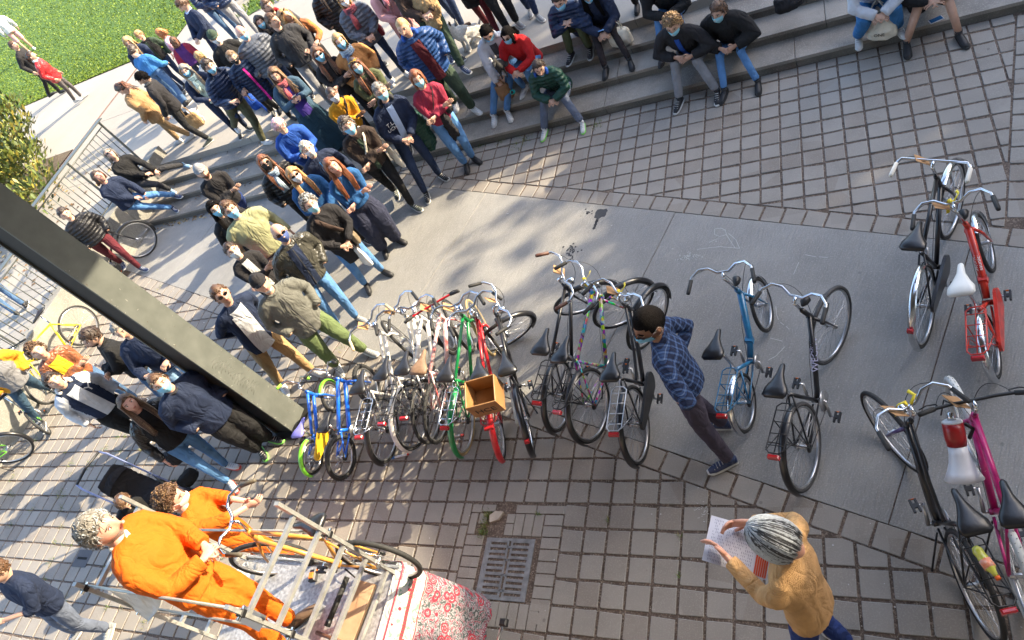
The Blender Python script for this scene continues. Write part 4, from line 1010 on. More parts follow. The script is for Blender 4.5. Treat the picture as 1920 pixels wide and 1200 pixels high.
    # ---- shoes
    for hip, kn, ank, sd in legs:
        if sit: fd = np.array((sd*.15, 1., 0)); 
        else: fd = np.array((sd*.28, 1., 0))
        if hang == 'walk': fd = np.array((0, 1., 0))
        fd /= np.linalg.norm(fd); sb = MB(); g0 = ank-np.array((0, 0, .085*s)); a = g0-fd*.055*s; sx = np.array((fd[1], -fd[0], 0))
        ms, so = SHOE[shoe], SOLE[sole]
        sb.tube([a+(0, 0, .012*s), a+fd*.07*s+(0, 0, .012*s), a+fd*.15*s+(0, 0, .012*s), a+fd*.22*s+(0, 0, .012*s), a+fd*.262*s+(0, 0, .016*s)], [(.028*s, .012*s), (.036*s, .013*s), (.044*s, .013*s), (.043*s, .013*s), (.022*s, .010*s)], so, 10, side=sx)
        sb.tube([a+(0, 0, .045*s), a+fd*.05*s+(0, 0, .052*s), a+fd*.12*s+(0, 0, .045*s), a+fd*.19*s+(0, 0, .032*s), a+fd*.245*s+(0, 0, .024*s)], [(.026*s, .034*s), (.034*s, .042*s), (.038*s, .036*s), (.039*s, .024*s), (.022*s, .014*s)], ms, 10, side=sx)
        sb.tube([a+fd*.045*s+(0, 0, .05*s), ank+(0, 0, .03*s)], [(.036*s, .04*s), (.037*s, .041*s)], ms, 10, side=sx)
        if so is not SOLE['black'] or shoe in ('white', 'grey'):
            for q in range(4): c0 = a+fd*(.115+.026*q)*s+(0, 0, (.084-.011*q)*s); sb.tube([c0-sx*.022*s, c0+sx*.022*s], .0035*s, SOLE['white'] if shoe != 'white' else SHOE['grey'], 4)
        sb.obj('shoe', root)
    # ---- hair and the rest
    if not nohead:
        hair(root, hc_, Mh, hs, hairs if not cap else 'buzz', hm, rnd, bodyp, HAIRM[hc2] if hc2 else None)
        if mk: mask(root, hc_, Mh, hs, MASKM[mk.split('_')[0]], low='low' in mk)
        if gl: glasses(root, hc_, Mh, hs, dark='sun' in gl, up=.085 if 'up' in gl else 0., m=mat('yellow_frame', (.55, .33, .05), rough=.3) if 'yellow' in gl else None)
        if beard:
            bb = MB(); fs = [f for f, c in zip(HG_F, HG_C) if c[1] > .12 and -.92 < c[2] < (-.30 if abs(c[0]) > .30 else -.55)]; bb.add(put(HG_P*1.035, Mh, hc_, hs), fs, HAIRM[beard]); bb.obj('beard', root)
        if cap:
            cb = MB(); m = C[cap]; fs = [f for f, c in zip(HG_F, HG_C) if c[2] > .30-.12*c[1]]; cb.add(put(head_fn(HG_V, 0)*np.array((1.17, 1.14, 1.14))+np.array((0, 0, .006)), Mh, hc_, hs), fs, m)
            V = []; 
            for i in range(2):
                for j in range(9):
                    a = math.pi/2+(j-4)*.24; r_ = (.098, .162)[i] if i == 0 or True else 0; V.append((math.cos(a)*.080*(1 if i == 0 else 1.0), (math.sin(a)*.100 if i == 0 else math.sin(a)*.165+.0), .050-.010*i-.012*i*abs(j-4)/4))
            V2 = [(x, y, z-.004) for x, y, z in V]; n9 = 9
            cb.add(put(np.array(V+V2), Mh, hc_, hs), [(j, j+1, n9+j+1, n9+j) for j in range(8)]+[(18+n9+j, 18+n9+j+1, 18+j+1, 18+j) for j in range(8)]+[(n9+j, n9+j+1, 27+j+1, 27+j) for j in range(8)], m); cb.obj('cap', root)
    J = dict(root=root, neck=neck, pel=pel, chest=chest, waist=waist, arm=arm, legs=legs, head=hc_, s=s, Mh=Mh, fwd=fwd, up=up, X=X, bodyp=bodyp, base=base, yaw=yaw, z0=z0)
    PEOPLE.append(J); return J
def W_(J, p):
    """local point of a person -> world"""
    c, s_ = math.cos(J['yaw']), math.sin(J['yaw']); return np.array((J['base'][0]+p[0]*c-p[1]*s_, J['base'][1]+p[0]*s_+p[1]*c, J['z0']+p[2]))
def strap(J, side, m, name='bag_strap', r=.010):
    """strap from one shoulder over the chest to the other hip"""
    p = J['bodyp']; b = MB(); s_ = side
    b.tube([p((s_*.02, -.13, 1.30)), p((s_*.10, -.09, 1.44)), p((s_*.11, .0, 1.475)), p((s_*.08, .10, 1.42)), p((0, .158, 1.28)), p((-s_*.10, .155, 1.10)), p((-s_*.17, .09, 1.0))], [(r*1.6, r*.5)]*7, m, 6, side=J['X']); return b.obj(name, J['root'])
# ================================================================ the people in the photograph
VIEW = 'onlookers standing in the crowd'; STEPG = 'people sitting on the steps'
A_ = dict
p = person
# -- front of the crowd, on the path
bald = p(label='bald man in dark leather jacket with sunglasses and navy mask', head_px=(525, 437), H=1.78, feet=[(674, 600), (640, 617)], hairs='bald', hc='dark', top='cleather', bulk=.016, bot='bdenim', shoe='grey', sole='black', mk='navy', gl='sun', arms='pockets', shirt='navy', shirtw=.075, w=1.10, group=VIEW, look=(0, 12), zipc='dgrey')
p(label='smiling woman with long auburn hair, blue sweater and wide navy trousers', head_px=(625, 312), H=1.72, feet=[(748, 452), (722, 470)], hairs='long', hc='auburn', skin='pink', top='bluek', bot='skirt', fit=1.9, arms='cross', group=VIEW, look=(0, 12), shoe='black', sole='black', hem=.96, roll=12)
p(label='man in sage green sweater with blue mask and glasses', head_px=(432, 394), H=1.80, hairs='mop', hc='brown', top='sage', hem=.86, mk='blue', gl='clear', w=1.2, bulk=.012, group=VIEW, look=(0, 14), bot='dgrey', arms='down')
p(label='dark haired person mostly hidden behind the man in the sage sweater', head_px=(404, 392), H=1.72, hairs='long', hc='black', top='black2', mk='blue', gl='sun_up', group=VIEW, look=(0, 10), bot='black', bulk=.01)
gc = p(label='woman with curly grey hair in a long dark coat carrying a white bag', head_px=(582, 383), H=1.66, feet=[(722, 512), (690, 538)], hairs='curly', hc='grey', hc2='silver', top='black2', bulk=.020, hem=.60, bot='bdenim', mk='aqua', arms='front', group=VIEW, look=(0, 12), shoe='black', sole='black')
p(label='short haired woman in black cardigan with white mask and pink scarf', head_px=(436, 470), H=1.62, hairs='short', hc='dark', hc2='brown', top='black2', mk='white', arms='cross', group=VIEW, look=(0, 14), shirt='white', shirtw=.05, bot='black', w=.95)
p(label='man with sunglasses in navy cardigan, grey t-shirt and tan chinos', head_px=(416, 553), H=1.80, feet=[(592, 700), (535, 728)], hairs='short', hc='brown', top='navy', bulk=.014, hem=.80, shirt='lgrey', shirtw=.095, bot='khaki', shoe='white', gl='sun', arms='behind', group=VIEW, look=(0, 14), fit=1.1)
gm_ = p(label='older man in black cap, grey jacket and green trousers', head_px=(490, 532), H=1.80, feet=[(690, 662), (636, 690)], hairs='short', hc='grey', top='greyj', bulk=.016, hem=.80, bot='green', fit=1.28, shoe='grey', mk='white_low', cap='black2', arms='pockets', group=VIEW, look=(0, 12), w=1.06, zipc='dgrey', collar='greyj', folds=.018)
p(label='man in grey baseball cap and black long sleeved shirt with folded arms', head_px=(379, 322), H=1.76, feet=[(470, 402, 0), (446, 412, 0)], hairs='short', hc='dark', top='black2', arms='cross', group=VIEW, cap='grey', beard='brown', look=(0, 8), bot='jeansnavy')
# -- second row
p(label='woman with long auburn hair, sunglasses and black mask in puffer jacket', head_px=(497, 305), H=1.68, hairs='long', hc='auburn', hc2='brown', top='blackpuff', bulk=.03, mk='black', gl='sun', scarf='scarf', group=VIEW, look=(0, 12), bot='black', arms='pockets')
p(label='blonde woman in blue fleece with sunglasses and white mask', head_px=(552, 328), H=1.62, hairs='long', hc='blond', hc2='ginger', top='bluek', bulk=.022, hem=.8, mk='white', gl='sun', group=VIEW, look=(0, 12), bot='black', arms='front')
p(label='white haired person with white mask in dark navy jacket', head_px=(577, 280), H=1.66, hairs='short', hc='white', hc2='silver', top='navy', bulk=.03, mk='white', group=VIEW, look=(0, 14), bot='navy', arms='down', zipc='blue', w=1.05)
tote = p(label='dark haired man in brown jacket with folded arms and white tote bag', head_px=(652, 236), H=1.78, feet=[(778, 390), (748, 366)], hairs='mop', hc='dark', hc2='grey', top='dbrown', bulk=.018, mk='blue', arms='cross', group=VIEW, look=(0, 8), bot='black', shoe='dgreen', shirt='dgreen', shirtw=.03)
hood_ = p(label='grey haired man in dark hoodie holding a green puffer coat', head_px=(714, 172), H=1.76, feet=[(802, 367), (828, 332)], hairs='short', hc='grey', hc2='brown', top='navy', bulk=.022, mk='aqua', gl='clear', arms='front', group=VIEW, look=(0, 8), bot='ddenim', shirt='lblue', shirtw=.045, hood='charcoal', shoe='black')
yel = p(label='woman in mustard yellow sweater with white mask and bag strap', head_px=(624, 178), H=1.62, hairs='buzz', hc='dark', skin='brown', top='mustard', mk='white', arms='cross', group=VIEW, look=(0, 10), bot='ddenim', feet=[(705, 290), (688, 300)])
rsw = p(label='red haired woman in wine red sweater leaning in ripped jeans', head_px=(783, 148), H=1.70, feet=[(890, 300), (876, 312)], hairs='bob', hc='auburn', top='wine', mk='aqua', arms='cross', group=VIEW, look=(0, 6), bot='bdenim', fit=1.1, shoe='black', sole='black')
p(label='shaven headed man in blue puffer jacket and green cargo trousers', head_px=(757, 52), H=1.82, feet=[(890, 208), (858, 200)], hairs='buzz', hc='blond', top='bluepuff', bulk=.045, hem=.80, hood='royal', shirt='maroon', shirtw=.07, arms='pockets', group=VIEW, look=(20, 4), bot='dgreen', fit=1.35, shoe='white')
p(label='woman with wavy brown hair, sunglasses and blue mask, arms folded', head_px=(597, 102), H=1.70, hairs='wavy', hc='brown', hc2='auburn', top='black2', bulk=.014, mk='blue', gl='sun', arms='cross', group=VIEW, look=(0, 8), bot='black')
p(label='blonde woman in camel coat with blue patterned scarf', head_px=(637, 78), H=1.70, hairs='bob', hc='blond', top='camel', bulk=.024, hem=.68, mk='blue', scarf='scarf', arms='pockets', group=VIEW, look=(0, 8), bot='ddenim')
p(label='woman in olive jacket with yellow sunglasses on her head', head_px=(668, 124), H=1.68, hairs='long', hc='dark', hc2='auburn', top='olive', bulk=.016, mk='aqua', gl='sun_up_yellow', arms='cross', group=VIEW, look=(0, 8), bot='denim', shirt='brown', shirtw=.04)
pinkh = p(label='person with pink and white hair in blue looking at a phone', head_px=(524, 236), H=1.66, feet=[(602, 300, .28), (590, 312, .28)], hairs='mop', hc='pinkh', hc2='white', top='royal', bulk=.026, arms='phone', group=VIEW, look=(0, -30), bot='royal')
purp = p(label='woman in purple top and open dark coat with long teal skirt', head_px=(516, 140), H=1.68, z0=.28, hairs='wavy', hc='brown', hc2='lightbrown', top='teald', bulk=.020, hem=.60, shirt='purple', shirtw=.10, arms='phone', group=VIEW, look=(10, -4), bot=None, skirt=('teal', .12, .36), scarf='scarfr')
p(label='man with dark hair in black zip jacket beside the blonde woman', head_px=(512, 40), H=1.84, hairs='short', hc='brown', top='charcoal', bulk=.016, arms='pockets', group=VIEW, look=(-35, 0), bot='grey', zipc='dgrey', collar='black')
p(label='blonde woman in patterned jacket with sunglasses pushed up', head_px=(536, 30), H=1.72, hairs='long', hc='blond', hc2='lightbrown', top='black2', bulk=.01, sleeves='floral', arms='hold', gl='sun_up', group=VIEW, look=(-30, 4), roll=14, bot='black')
p(label='long dark haired woman with blue mask and black scarf in the back row', head_px=(488, 42), H=1.64, hairs='long', hc='dark', top='black', bulk=.02, mk='blue', scarf='black2', group=VIEW, look=(0, 4), bot='black')
p(label='short haired man with red hood behind the couple in the back row', head_px=(502, 12), H=1.78, hairs='short', hc='brown', top='dgrey', hood='red', group=VIEW, look=(-20, 0), bot='black', beard='brown')
p(label='bald man in grey puffer jacket with blue mask', head_px=(454, 62), H=1.80, hairs='bald', hc='grey', top='greypuff', bulk=.045, mk='blue', group=VIEW, look=(0, 0), bot='ddenim', arms='pockets', w=1.1, skin='pink')
p(label='elderly woman in navy puffer coat with black mask', head_px=(437, 108), H=1.62, hairs='short', hc='lightbrown', hc2='grey', top='navypuff', bulk=.04, hem=.66, mk='black', group=VIEW, look=(0, 0), bot='black', feet=[(530, 212), (548, 222)], shoe='black', sole='black', shirt='hotpink', shirtw=.02)
p(label='man in dark green baseball cap with white mask', head_px=(402, 70), H=1.78, hairs='short', hc='dark', top='black', bulk=.014, mk='white', cap='dgreen', group=VIEW, look=(0, -4), bot='black', arms='down')
p(label='man in navy hooded jacket with shoulder bag beside the child', head_px=(392, 125), H=1.80, feet=[(447, 252), (500, 268)], hairs='mop', hc='dark', top='navypuff', bulk=.032, hood='navy', mk='blue', face=-25, group=VIEW, look=(10, -4), bot='camo', fit=1.2, shoe='white', arms='hold')
p(label='child in bright blue padded suit held by the man in navy', head_px=(439, 158), H=1.16, feet=[(545, 235), (560, 250)], z0=None, hairs='long', hc='dark', top='royal', bulk=.035, face=120, group=VIEW, look=(0, -10), bot='royal', arms='front', fit=1.3)
p(label='grey haired woman with glasses and blue mask in light green scarf', head_px=(348, 132), H=1.60, hairs='long', hc='grey', hc2='blond', top='navy', bulk=.016, shirt='mint', shirtw=.09, mk='blue', scarf='mint', group=VIEW, look=(20, 0), bot='navy', arms='front')
p(label='light haired child in white and blue jacket seen from behind', head_px=(374, 106), H=1.32, hairs='long', hc='blond', hc2='lightbrown', top='white', bulk=.025, face=150, group=VIEW, bot='lblue', arms='down')
# -- plaza, left group
p(label='long haired girl in tan coat looking down at her dog', head_px=(229, 166), H=1.68, feet=[(336, 266), (358, 258)], hairs='pony', hc='dark', hc2='auburn', top='tancoat', bulk=.028, hem=.74, bot='tan', shoe='white', face=-165, group=VIEW, look=(0, -35), arms='down', fit=1.1)
ptb = p(label='dark haired man in black jacket with blue mask carrying tote bags', head_px=(268, 146), H=1.74, feet=[(372, 246), (392, 266)], hairs='short', hc='black', skin='tan', top='black2', bulk=.024, hem=.8, bot='black', shoe='dgreen', mk='blue_low', face=-150, group=VIEW, look=(0, -20), arms='carry', hood='dgrey')
p(label='man in bright blue fleece bending over with his back turned', head_px=(250, 96), H=1.72, headoff=1.44, hairs='short', hc='dark', hc2='grey', top='blue', bulk=.026, bot='denim', face=95, group=VIEW, look=(0, -35), arms='hold', feet=[(365, 205, .56), (350, 196, .56)])
p(label='blonde woman in dark jacket facing the man in blue fleece', head_px=(240, 78), H=1.62, hairs='long', hc='blond', top='navy', bulk=.014, bot='ddenim', face=-60, group=VIEW, look=(0, -20), arms='front')
p(label='fair haired boy in black and green sweatshirt', head_px=(262, 66), H=1.52, hairs='mop', hc='blond', hc2='lightbrown', top='black', sleeves='dgreen', bulk=.016, bot='ddenim', face=-60, group=VIEW, look=(10, -20), arms='down', shirt='dgreen', shirtw=.04)
p(label='red haired child in pale pink top by the lawn', head_px=(302, 62), H=1.42, hairs='bob', hc='ginger', top='floralp', bot='lblue', face=-150, group=VIEW, look=(0, -20), arms='down')
p(label='brown haired child in purple and magenta jacket seen from behind', head_px=(327, 78), H=1.36, hairs='bob', hc='brown', hc2='auburn', top='dpurple', sleeves='wine', bulk=.03, bot='navy', face=120, group=VIEW, arms='down')
p(label='curly haired man in dark blue sports jacket holding a red leash', head_px=(343, 8), H=1.80, hairs='mop', hc='brown', top='navy', bulk=.02, bot='ddenim', face=-110, group=VIEW, look=(10, -25), arms='front', collar='lblue')
p(label='person in navy quilted jacket and jeans at the top edge', pos=G(452, 76, .56), z0=.56, H=1.76, hairs='short', hc='brown', top='navypuff', bulk=.035, bot='denim', face=-40, group=VIEW, arms='front', shoe='blk2', feet=[(448, 78, .56), (462, 72, .56)])
p(label='person in dark quilted jacket and pale grey trousers at the top edge', pos=G(478, 72, .56), z0=.56, H=1.80, hairs='short', hc='grey', top='navypuff', bulk=.045, bot='grey', face=-20, group=VIEW, arms='pockets', shoe='grey', feet=[(470, 74, .56), (490, 66, .56)])
# -- the pair walking away and the one at the edge
p(label='man in black hoodie walking away beside the woman in red leather', head_px=(26, 86), H=1.82, feet=[(99, 184, .56), (117, 173, .56)], hairs='short', hc='brown', top='black2', bulk=.016, bot='black', face=25, look=(20, 0), arms='down', shoe='black', sole='black')
p(label='woman in red leather jacket and grey leggings walking away', head_px=(59, 106), H=1.74, feet=[(148, 192, .56), (158, 182, .56)], hairs='pony', hc='dark', hc2='auburn', top='rleather', bulk=.022, hem=.84, hood='white', bot='legging', fit=.9, face=35, arms='down', shoe='white')
p(label='person in white shirt and pink shorts cut off by the left edge', head_px=(-14, 28), H=1.72, hairs='short', hc='blond', top='white', bulk=.02, bot='pink', shorts=True, face=150, shoe='white', arms='down')
# -- top edge, heads out of the frame
def topper(label, px, H=1.75, **k):
    g = [G(q[0], q[1], .58) for q in px]; m = ((g[0][0]+g[-1][0])/2, (g[0][1]+g[-1][1])/2)
    return p(label=label, pos=m, z0=.56, H=H, feet=[(q[0], q[1], .56) for q in px], group=VIEW, **k)
rb_ = topper('woman in grey puffer jacket with bright scarf and red handbag', [(737, 152), (762, 140)], 1.66, top='greypuff', bulk=.035, scarf='scarfr', hairs='bob', hc='blond', mk='white', bot='ddenim', fit=.9, shoe='white', arms='front', hem=.8)
topper('person in long black padded coat at the top of the crowd', [(700, 128), (716, 118)], 1.80, top='blackpuff', bulk=.045, hem=.6, hairs='long', hc='dark', bot='black', arms='pockets')
topper('person in pale pink coat with flowered scarf at the top edge', [(800, 122), (812, 110)], 1.68, top='pink', bulk=.03, hem=.6, hairs='long', hc='dark', bot='maroon', scarf='floralp', arms='front', shoe='black')
bj = topper('man in brown jacket holding a tan coat, olive trousers', [(872, 134), (850, 108)], 1.84, top='brown', bulk=.028, hairs='short', hc='grey', bot='dgreen', fit=1.15, shoe='navy', arms='front')
topper('person in faded light blue jeans standing on the plaza edge', [(862, 108), (846, 92)], 1.74, top='olive', bulk=.02, hairs='short', hc='brown', bot='ldenim', shoe='blk2', arms='front')
topper('person in dark blue jeans standing near the white dog', [(872, 56), (858, 40)], 1.76, top='dgrey', bulk=.02, hairs='short', hc='dark', bot='ddenim', shoe='black', arms='down')
topper('person in black with blue printed scarf at the top edge', [(938, 70), (918, 52)], 1.70, top='black', bulk=.03, hem=.6, hairs='short', hc='grey', bot='maroon', scarf='scarf', shoe='black', arms='front')
topper('person in black trousers and light grey sneakers at the top', [(972, 46), (955, 60)], 1.74, top='black', bulk=.02, hairs='short', hc='dark', bot='black', fit=1.2, shoe='grey', arms='down')
topper('person in dark blue trousers and grey sneakers at the top', [(1010, 34), (996, 22)], 1.76, top='navy', bulk=.02, hairs='short', hc='brown', bot='ddenim', shoe='grey', arms='down')
topper('person in black boots standing behind the seated row', [(1216, 28), (1196, 14)], 1.68, top='black', bulk=.02, hairs='long', hc='brown', bot='black', shoe='black', sole='black', arms='down')
# -- sitting on the steps
def sitter(label, hp, seat, ft, H=1.74, face=-90, pit=.55, **k):
    return p(label=label, head_px=hp, seat=seat, z0=min(q[2] for q in [(a[0], a[1], zlayer(a[0], a[1])) for a in ft]), pose='sit', pit=pit, H=H, feet=ft, face=face, group=STEPG, **k)
s1 = sitter('young man in white hooded jacket and jeans with a dog on his lap', (914, 62), .56, [(928, 224), (954, 217)], 1.76, -75, .35, hairs='short', hc='black', top='lgrey', bulk=.024, hood='lgrey', shirt='dgrey', shirtw=.05, bot='bdenim', shoe='white', mk='blue', look=(0, -25), arms='knees')
s2 = sitter('woman in red hoodie with sunglasses sitting beside the young man', (954, 66), .56, [(984, 171), (1003, 168)], 1.64, -95, .4, hairs='bob', hc='black', top='red', bulk=.022, hood='red', bot='bdenim', shoe='white', mk='blue', gl='sun', look=(10, -5), arms='knees')
sitter('boy in dark green puffer jacket and grey joggers', (1012, 128), .28, [(1022, 250), (1092, 237)], 1.56, -90, .7, hairs='mop', hc='dark', top='greenpuff', bulk=.035, hood='royal', bot='slate', fit=1.15, shoe='white', sole='green', mk='blue_low', gl='clear', look=(-15, 0), arms='knees', zipc='black')
sitter('man in navy puffer jacket with clasped hands and grey trousers', (1050, 2), .56, [(1072, 108), (1107, 98)], 1.78, -95, .6, hairs='short', hc='dark', top='navypuff', bulk=.035, bot='olive', fit=1.1, shoe='black', mk='blue', look=(0, -10), arms='knees')
s4 = sitter('woman in black with sheer tights and ankle boots holding a phone', (1102, -12), .56, [(1137, 135), (1182, 120)], 1.70, -85, .5, hairs='long', hc='black', top='navy', bulk=.03, hem=.7, bot='tights', fit=.9, shoe='black', sole='black', mk='blue', look=(0, -25), arms='knees')
sitter('person in blue jeans sitting behind the curly haired man', (1232, -42), .56, [(1243, 110), (1290, 88)], 1.74, -90, .5, hairs='short', hc='dark', top='black', bulk=.03, bot='bdenim', shoe='black', sole='black', arms='knees')
sitter('man with sunlit curly blond hair in black jacket and grey jeans', (1262, 46), .28, [(1275, 195), (1345, 180)], 1.78, -100, .75, hairs='curly', hc='lightbrown', hc2='blond', top='black2', bulk=.028, hem=.8, shirt='royal', shirtw=.03, bot='grey', fit=1.05, shoe='black', mk='aqua', look=(-5, -14), arms='lap', armL='chin')
sitter('woman wrapped in black fringed poncho, one hand at her mask', (1348, 22), .28, [(1359, 178), (1421, 162)], 1.68, -100, .6, hairs='mop', hc='brown', hc2='dark', top='black', bulk=.055, hem=.7, bot='bdenim', fit=.9, shoe='black', sole='black', mk='aqua', look=(15, -2), arms='lap', armL='chin')
sitter('person in light hoodie and light blue jeans, head out of frame', (1636, -62), .42, [(1611, 76), (1686, 57)], 1.66, -85, .6, hairs='long', hc='brown', top='lgrey', bulk=.03, bot='blue', fit=1.35, shoe='white', arms='knees')
sitter('person in black shorts and boots with bare knees', (1738, -88), .28, [(1702, 90), (1800, 73)], 1.80, -85, .6, hairs='short', hc='brown', top='black', bulk=.03, bot='black', shorts=True, fit=1.25, shoe='black', sole='black', arms='knees')
# -- the two women on the wall at the left of the steps
p(label='woman in black with sunglasses leaning back against the railing', head_px=(207, 290), seat=.80, z0=.28, pose='sit', pit=-.25, H=1.66, feet=[(336, 310, .42), (300, 353, .28)], face=-22, hairs='bob', hc='grey', hc2='dark', top='black', bulk=.02, bot='charcoal', shoe='blue', gl='sun', look=(0, 40), arms='knees', group=STEPG)
p(label='woman in navy jacket and blue jeans sitting on the wall', head_px=(185, 332), seat=.80, z0=.14, pose='sit', pit=-.1, H=1.66, feet=[(300, 385, .14), (288, 358, .28)], face=-22, hairs='bob', hc='dark', hc2='auburn', skin='pink', top='navy', bulk=.026, bot='bdenim', shoe='navy', look=(-20, 25), arms='knees', group=STEPG)
p(label='person in maroon trousers partly hidden by the steel column', pos=G(262, 508), z0=0., H=1.76, hairs='short', hc='dark', top='blackpuff', bulk=.03, bot='maroon', feet=[(268, 506, 0), (238, 500, 0)], face=-30, shoe='navy', arms='pockets', headoff=1.62)
# -- lower left group
LG = 'people standing by the left railing'
p(label='young man in brown leather jacket over a yellow sweater', head_px=(71, 660), H=1.78, feet=[(262, 752), (232, 764)], hairs='curly', hc='brown', hc2='lightbrown', top='bleather', bulk=.020, shirt='yellow', shirtw=.085, bot='denim', fit=1.1, arms='cross', look=(0, 18), group=LG, shoe='brown')
p(label='young man in black jacket with black mask looking left', head_px=(172, 632), H=1.78, hairs='mop', hc='dark', top='black', bulk=.02, bot='denim', mk='black_low', face=-120, look=(-15, -5), group=LG, arms='crossR', collar='black')
p(label='person in dark blue jacket half hidden behind the steel column', head_px=(228, 618), H=1.80, hairs='short', hc='grey', top='navy', bulk=.03, bot='ldenim', face=-50, group=LG, arms='hold')
vars_ = p(label='dark haired teenager in navy varsity jacket with white sleeves', head_px=(102, 715), H=1.72, hairs='mop', hc='dark', top='navy', sleeves='lgrey', bulk=.026, hem=.84, hood='white', shirt='lgrey', shirtw=.075, bot='black', fit=1.5, arms='down', look=(0, 18), group=LG, feet=[(300, 800), (276, 818)], shoe='black')
p(label='woman with long brown hair in black leather jacket and jeans', head_px=(242, 757), H=1.68, feet=[(432, 876), (437, 908)], hairs='long', hc='brown', hc2='lightbrown', top='black', sleeves='leather', bulk=.012, bot='bdenim', fit=.95, shoe='white', sole='red', arms='down', look=(0, 18), group=LG, skin='pink')
p(label='man in navy jacket with light blue mask and black trousers', head_px=(301, 718), H=1.80, feet=[(492, 846), (512, 826)], hairs='short', hc='brown', hc2='grey', top='navy', bulk=.034, hem=.80, bot='black', fit=1.45, mk='blue', arms='pockets', look=(10, 12), group=LG, shoe='black', sole='green', collar='charcoal', w=1.08)
p(label='person in grey and yellow jacket cut off by the left edge', head_px=(-42, 668), H=1.78, feet=[(86, 802), (110, 738)], hairs='short', hc='dark', top='grey', bulk=.03, sleeves='mustard', bot='teald', face=-30, shoe='blk2', arms='pockets', group=LG)
p(label='person in red top and jeans walking behind the railing', pos=G(66, 596, .3), z0=.56, H=1.66, hairs='short', hc='brown', top='red', bulk=.02, sleeves='lgrey', bot='denim', face=150, arms='down', group=LG)
p(label='man in navy shirt seen from above at the lower left corner', head_px=(-6, 1072), H=1.78, hairs='short', hc='brown', top='navy', bulk=.018, short_sleeve=.35, bot='slate', face=-95, arms='down', armL='phone', feet=[(205, 1186), (150, 1196)], w=1.15, fit=1.15, shoe='grey')
# -- in front of the column
kidp = p(label='small child in black jacket and jeans next to the pushchair', head_px=(232, 940), H=1.08, hairs='mop', hc='brown', hc2='lightbrown', top='black', bulk=.035, bot='denim', face=-40, look=(0, -35), arms='front', shoe='blue', feet=[(292, 1012), (280, 1020)])
crouch = p(label='curly haired man in orange overalls and work gloves', head_px=(322, 938), H=1.78, headoff=1.46, hairs='curly_fine', hc='brown', hc2='lightbrown', skin='pink', top='orange', bulk=.026, bot='orange', fit=1.35, face=28, look=(-10, -8), mk='white', vox=.016, hsc=1.22, short_sleeve=.35, feet=[(560, 1050), (520, 1066)],
    wr=((-.02, .48, 1.16), (-.10, .42, 1.08)), elb=((.5, .2, .8), (-.5, .2, .7)), w=1.08)
# ================================================================ bicycles
CHR = mat('chrome', (.62, .63, .65), rough=.18, metal=1., var=.06, nscale=20)
ALU = mat('aluminium', (.50, .50, .51), rough=.32, metal=.9, var=.1, nscale=20)
RUB = mat('rubber', (.018, .018, .018), rough=.75, var=.3, nscale=30)
RUBG = mat('rubber_grey', (.05, .05, .052), rough=.75, var=.3); RUBW = mat('rubber_white', (.55, .55, .52), rough=.8, var=.15); RUBT = mat('rubber_tan', (.34, .25, .12), rough=.75)
SADB = mat('saddle_black', (.014, .014, .016), rough=.33, var=.3, bump=.15, bscale=30); SADG = mat('saddle_grey', (.06, .06, .06), rough=.5, var=.3); SADT = mat('saddle_tan', (.20, .12, .07), rough=.6, var=.3, bump=.3); SADW = mat('saddle_white', (.72, .71, .66), rough=.4, var=.05)
GRIPB = mat('grip_black', (.015, .015, .015), rough=.7); GRIPC = mat('grip_cream', (.50, .38, .22), rough=.7, var=.2); GRIPW = mat('grip_white', (.62, .58, .5), rough=.6); GRIPBR = mat('grip_brown', (.08, .03, .018), rough=.6)
REDL = mat('red_reflector', (.42, .015, .02), rough=.2, coat=.5); CARD = mat('cardboard', (.36, .20, .09), rough=.85, var=.15, nscale=12); ORR = mat('orange_reflector', (.85, .18, .02), rough=.25)
YEL = mat('yellow_tape', (.75, .58, .03), rough=.6); BLK = mat('bike_black_plastic', (.012, .012, .013), rough=.45); CABLE = mat('cable_black', (.012, .012, .012), rough=.5)
def paint(n, c, **k): return mat('paint_'+n, c, rough=.34, var=.28, nscale=16, coat=.25, **k)
PB = paint('black', (.010, .010, .012)); PBL = paint('blue', (.01, .13, .27)); PR = paint('red', (.55, .028, .012)); PRD = paint('crimson', (.45, .012, .018)); PG = paint('green', (.006, .20, .05)); PW = paint('white', (.62, .60, .56)); PPK = paint('magenta', (.42, .012, .13)); PPU = paint('purple', (.07, .04, .14)); PY = paint('yellow', (.72, .52, .01)); PGO = paint('gold', (.52, .25, .05)); PBB = paint('bright_blue', (.01, .12, .62)); PGR = paint('lime', (.16, .55, .03))
def multi_paint():
    m = paint('multicolour', (.03, .12, .35)); t = m.node_tree; N = t.nodes; L = t.links; tc = N.new('ShaderNodeTexCoord'); w = N.new('ShaderNodeTexVoronoi'); w.inputs['Scale'].default_value = 26; L.new(tc.outputs['Object'], w.inputs[0])
    h = N.new('ShaderNodeHueSaturation'); h.inputs['Saturation'].default_value = 1.3; h.inputs['Value'].default_value = .5; L.new(w.outputs['Color'], h.inputs['Color'])
    L.new(h.outputs[0], N['Principled BSDF'].inputs['Base Color']); return m
PM = multi_paint()
def crate_wood():
    return mat('varnished_wood', (.26, .125, .04), rough=.5, var=.25, nscale=9, col2=(.36, .19, .075))
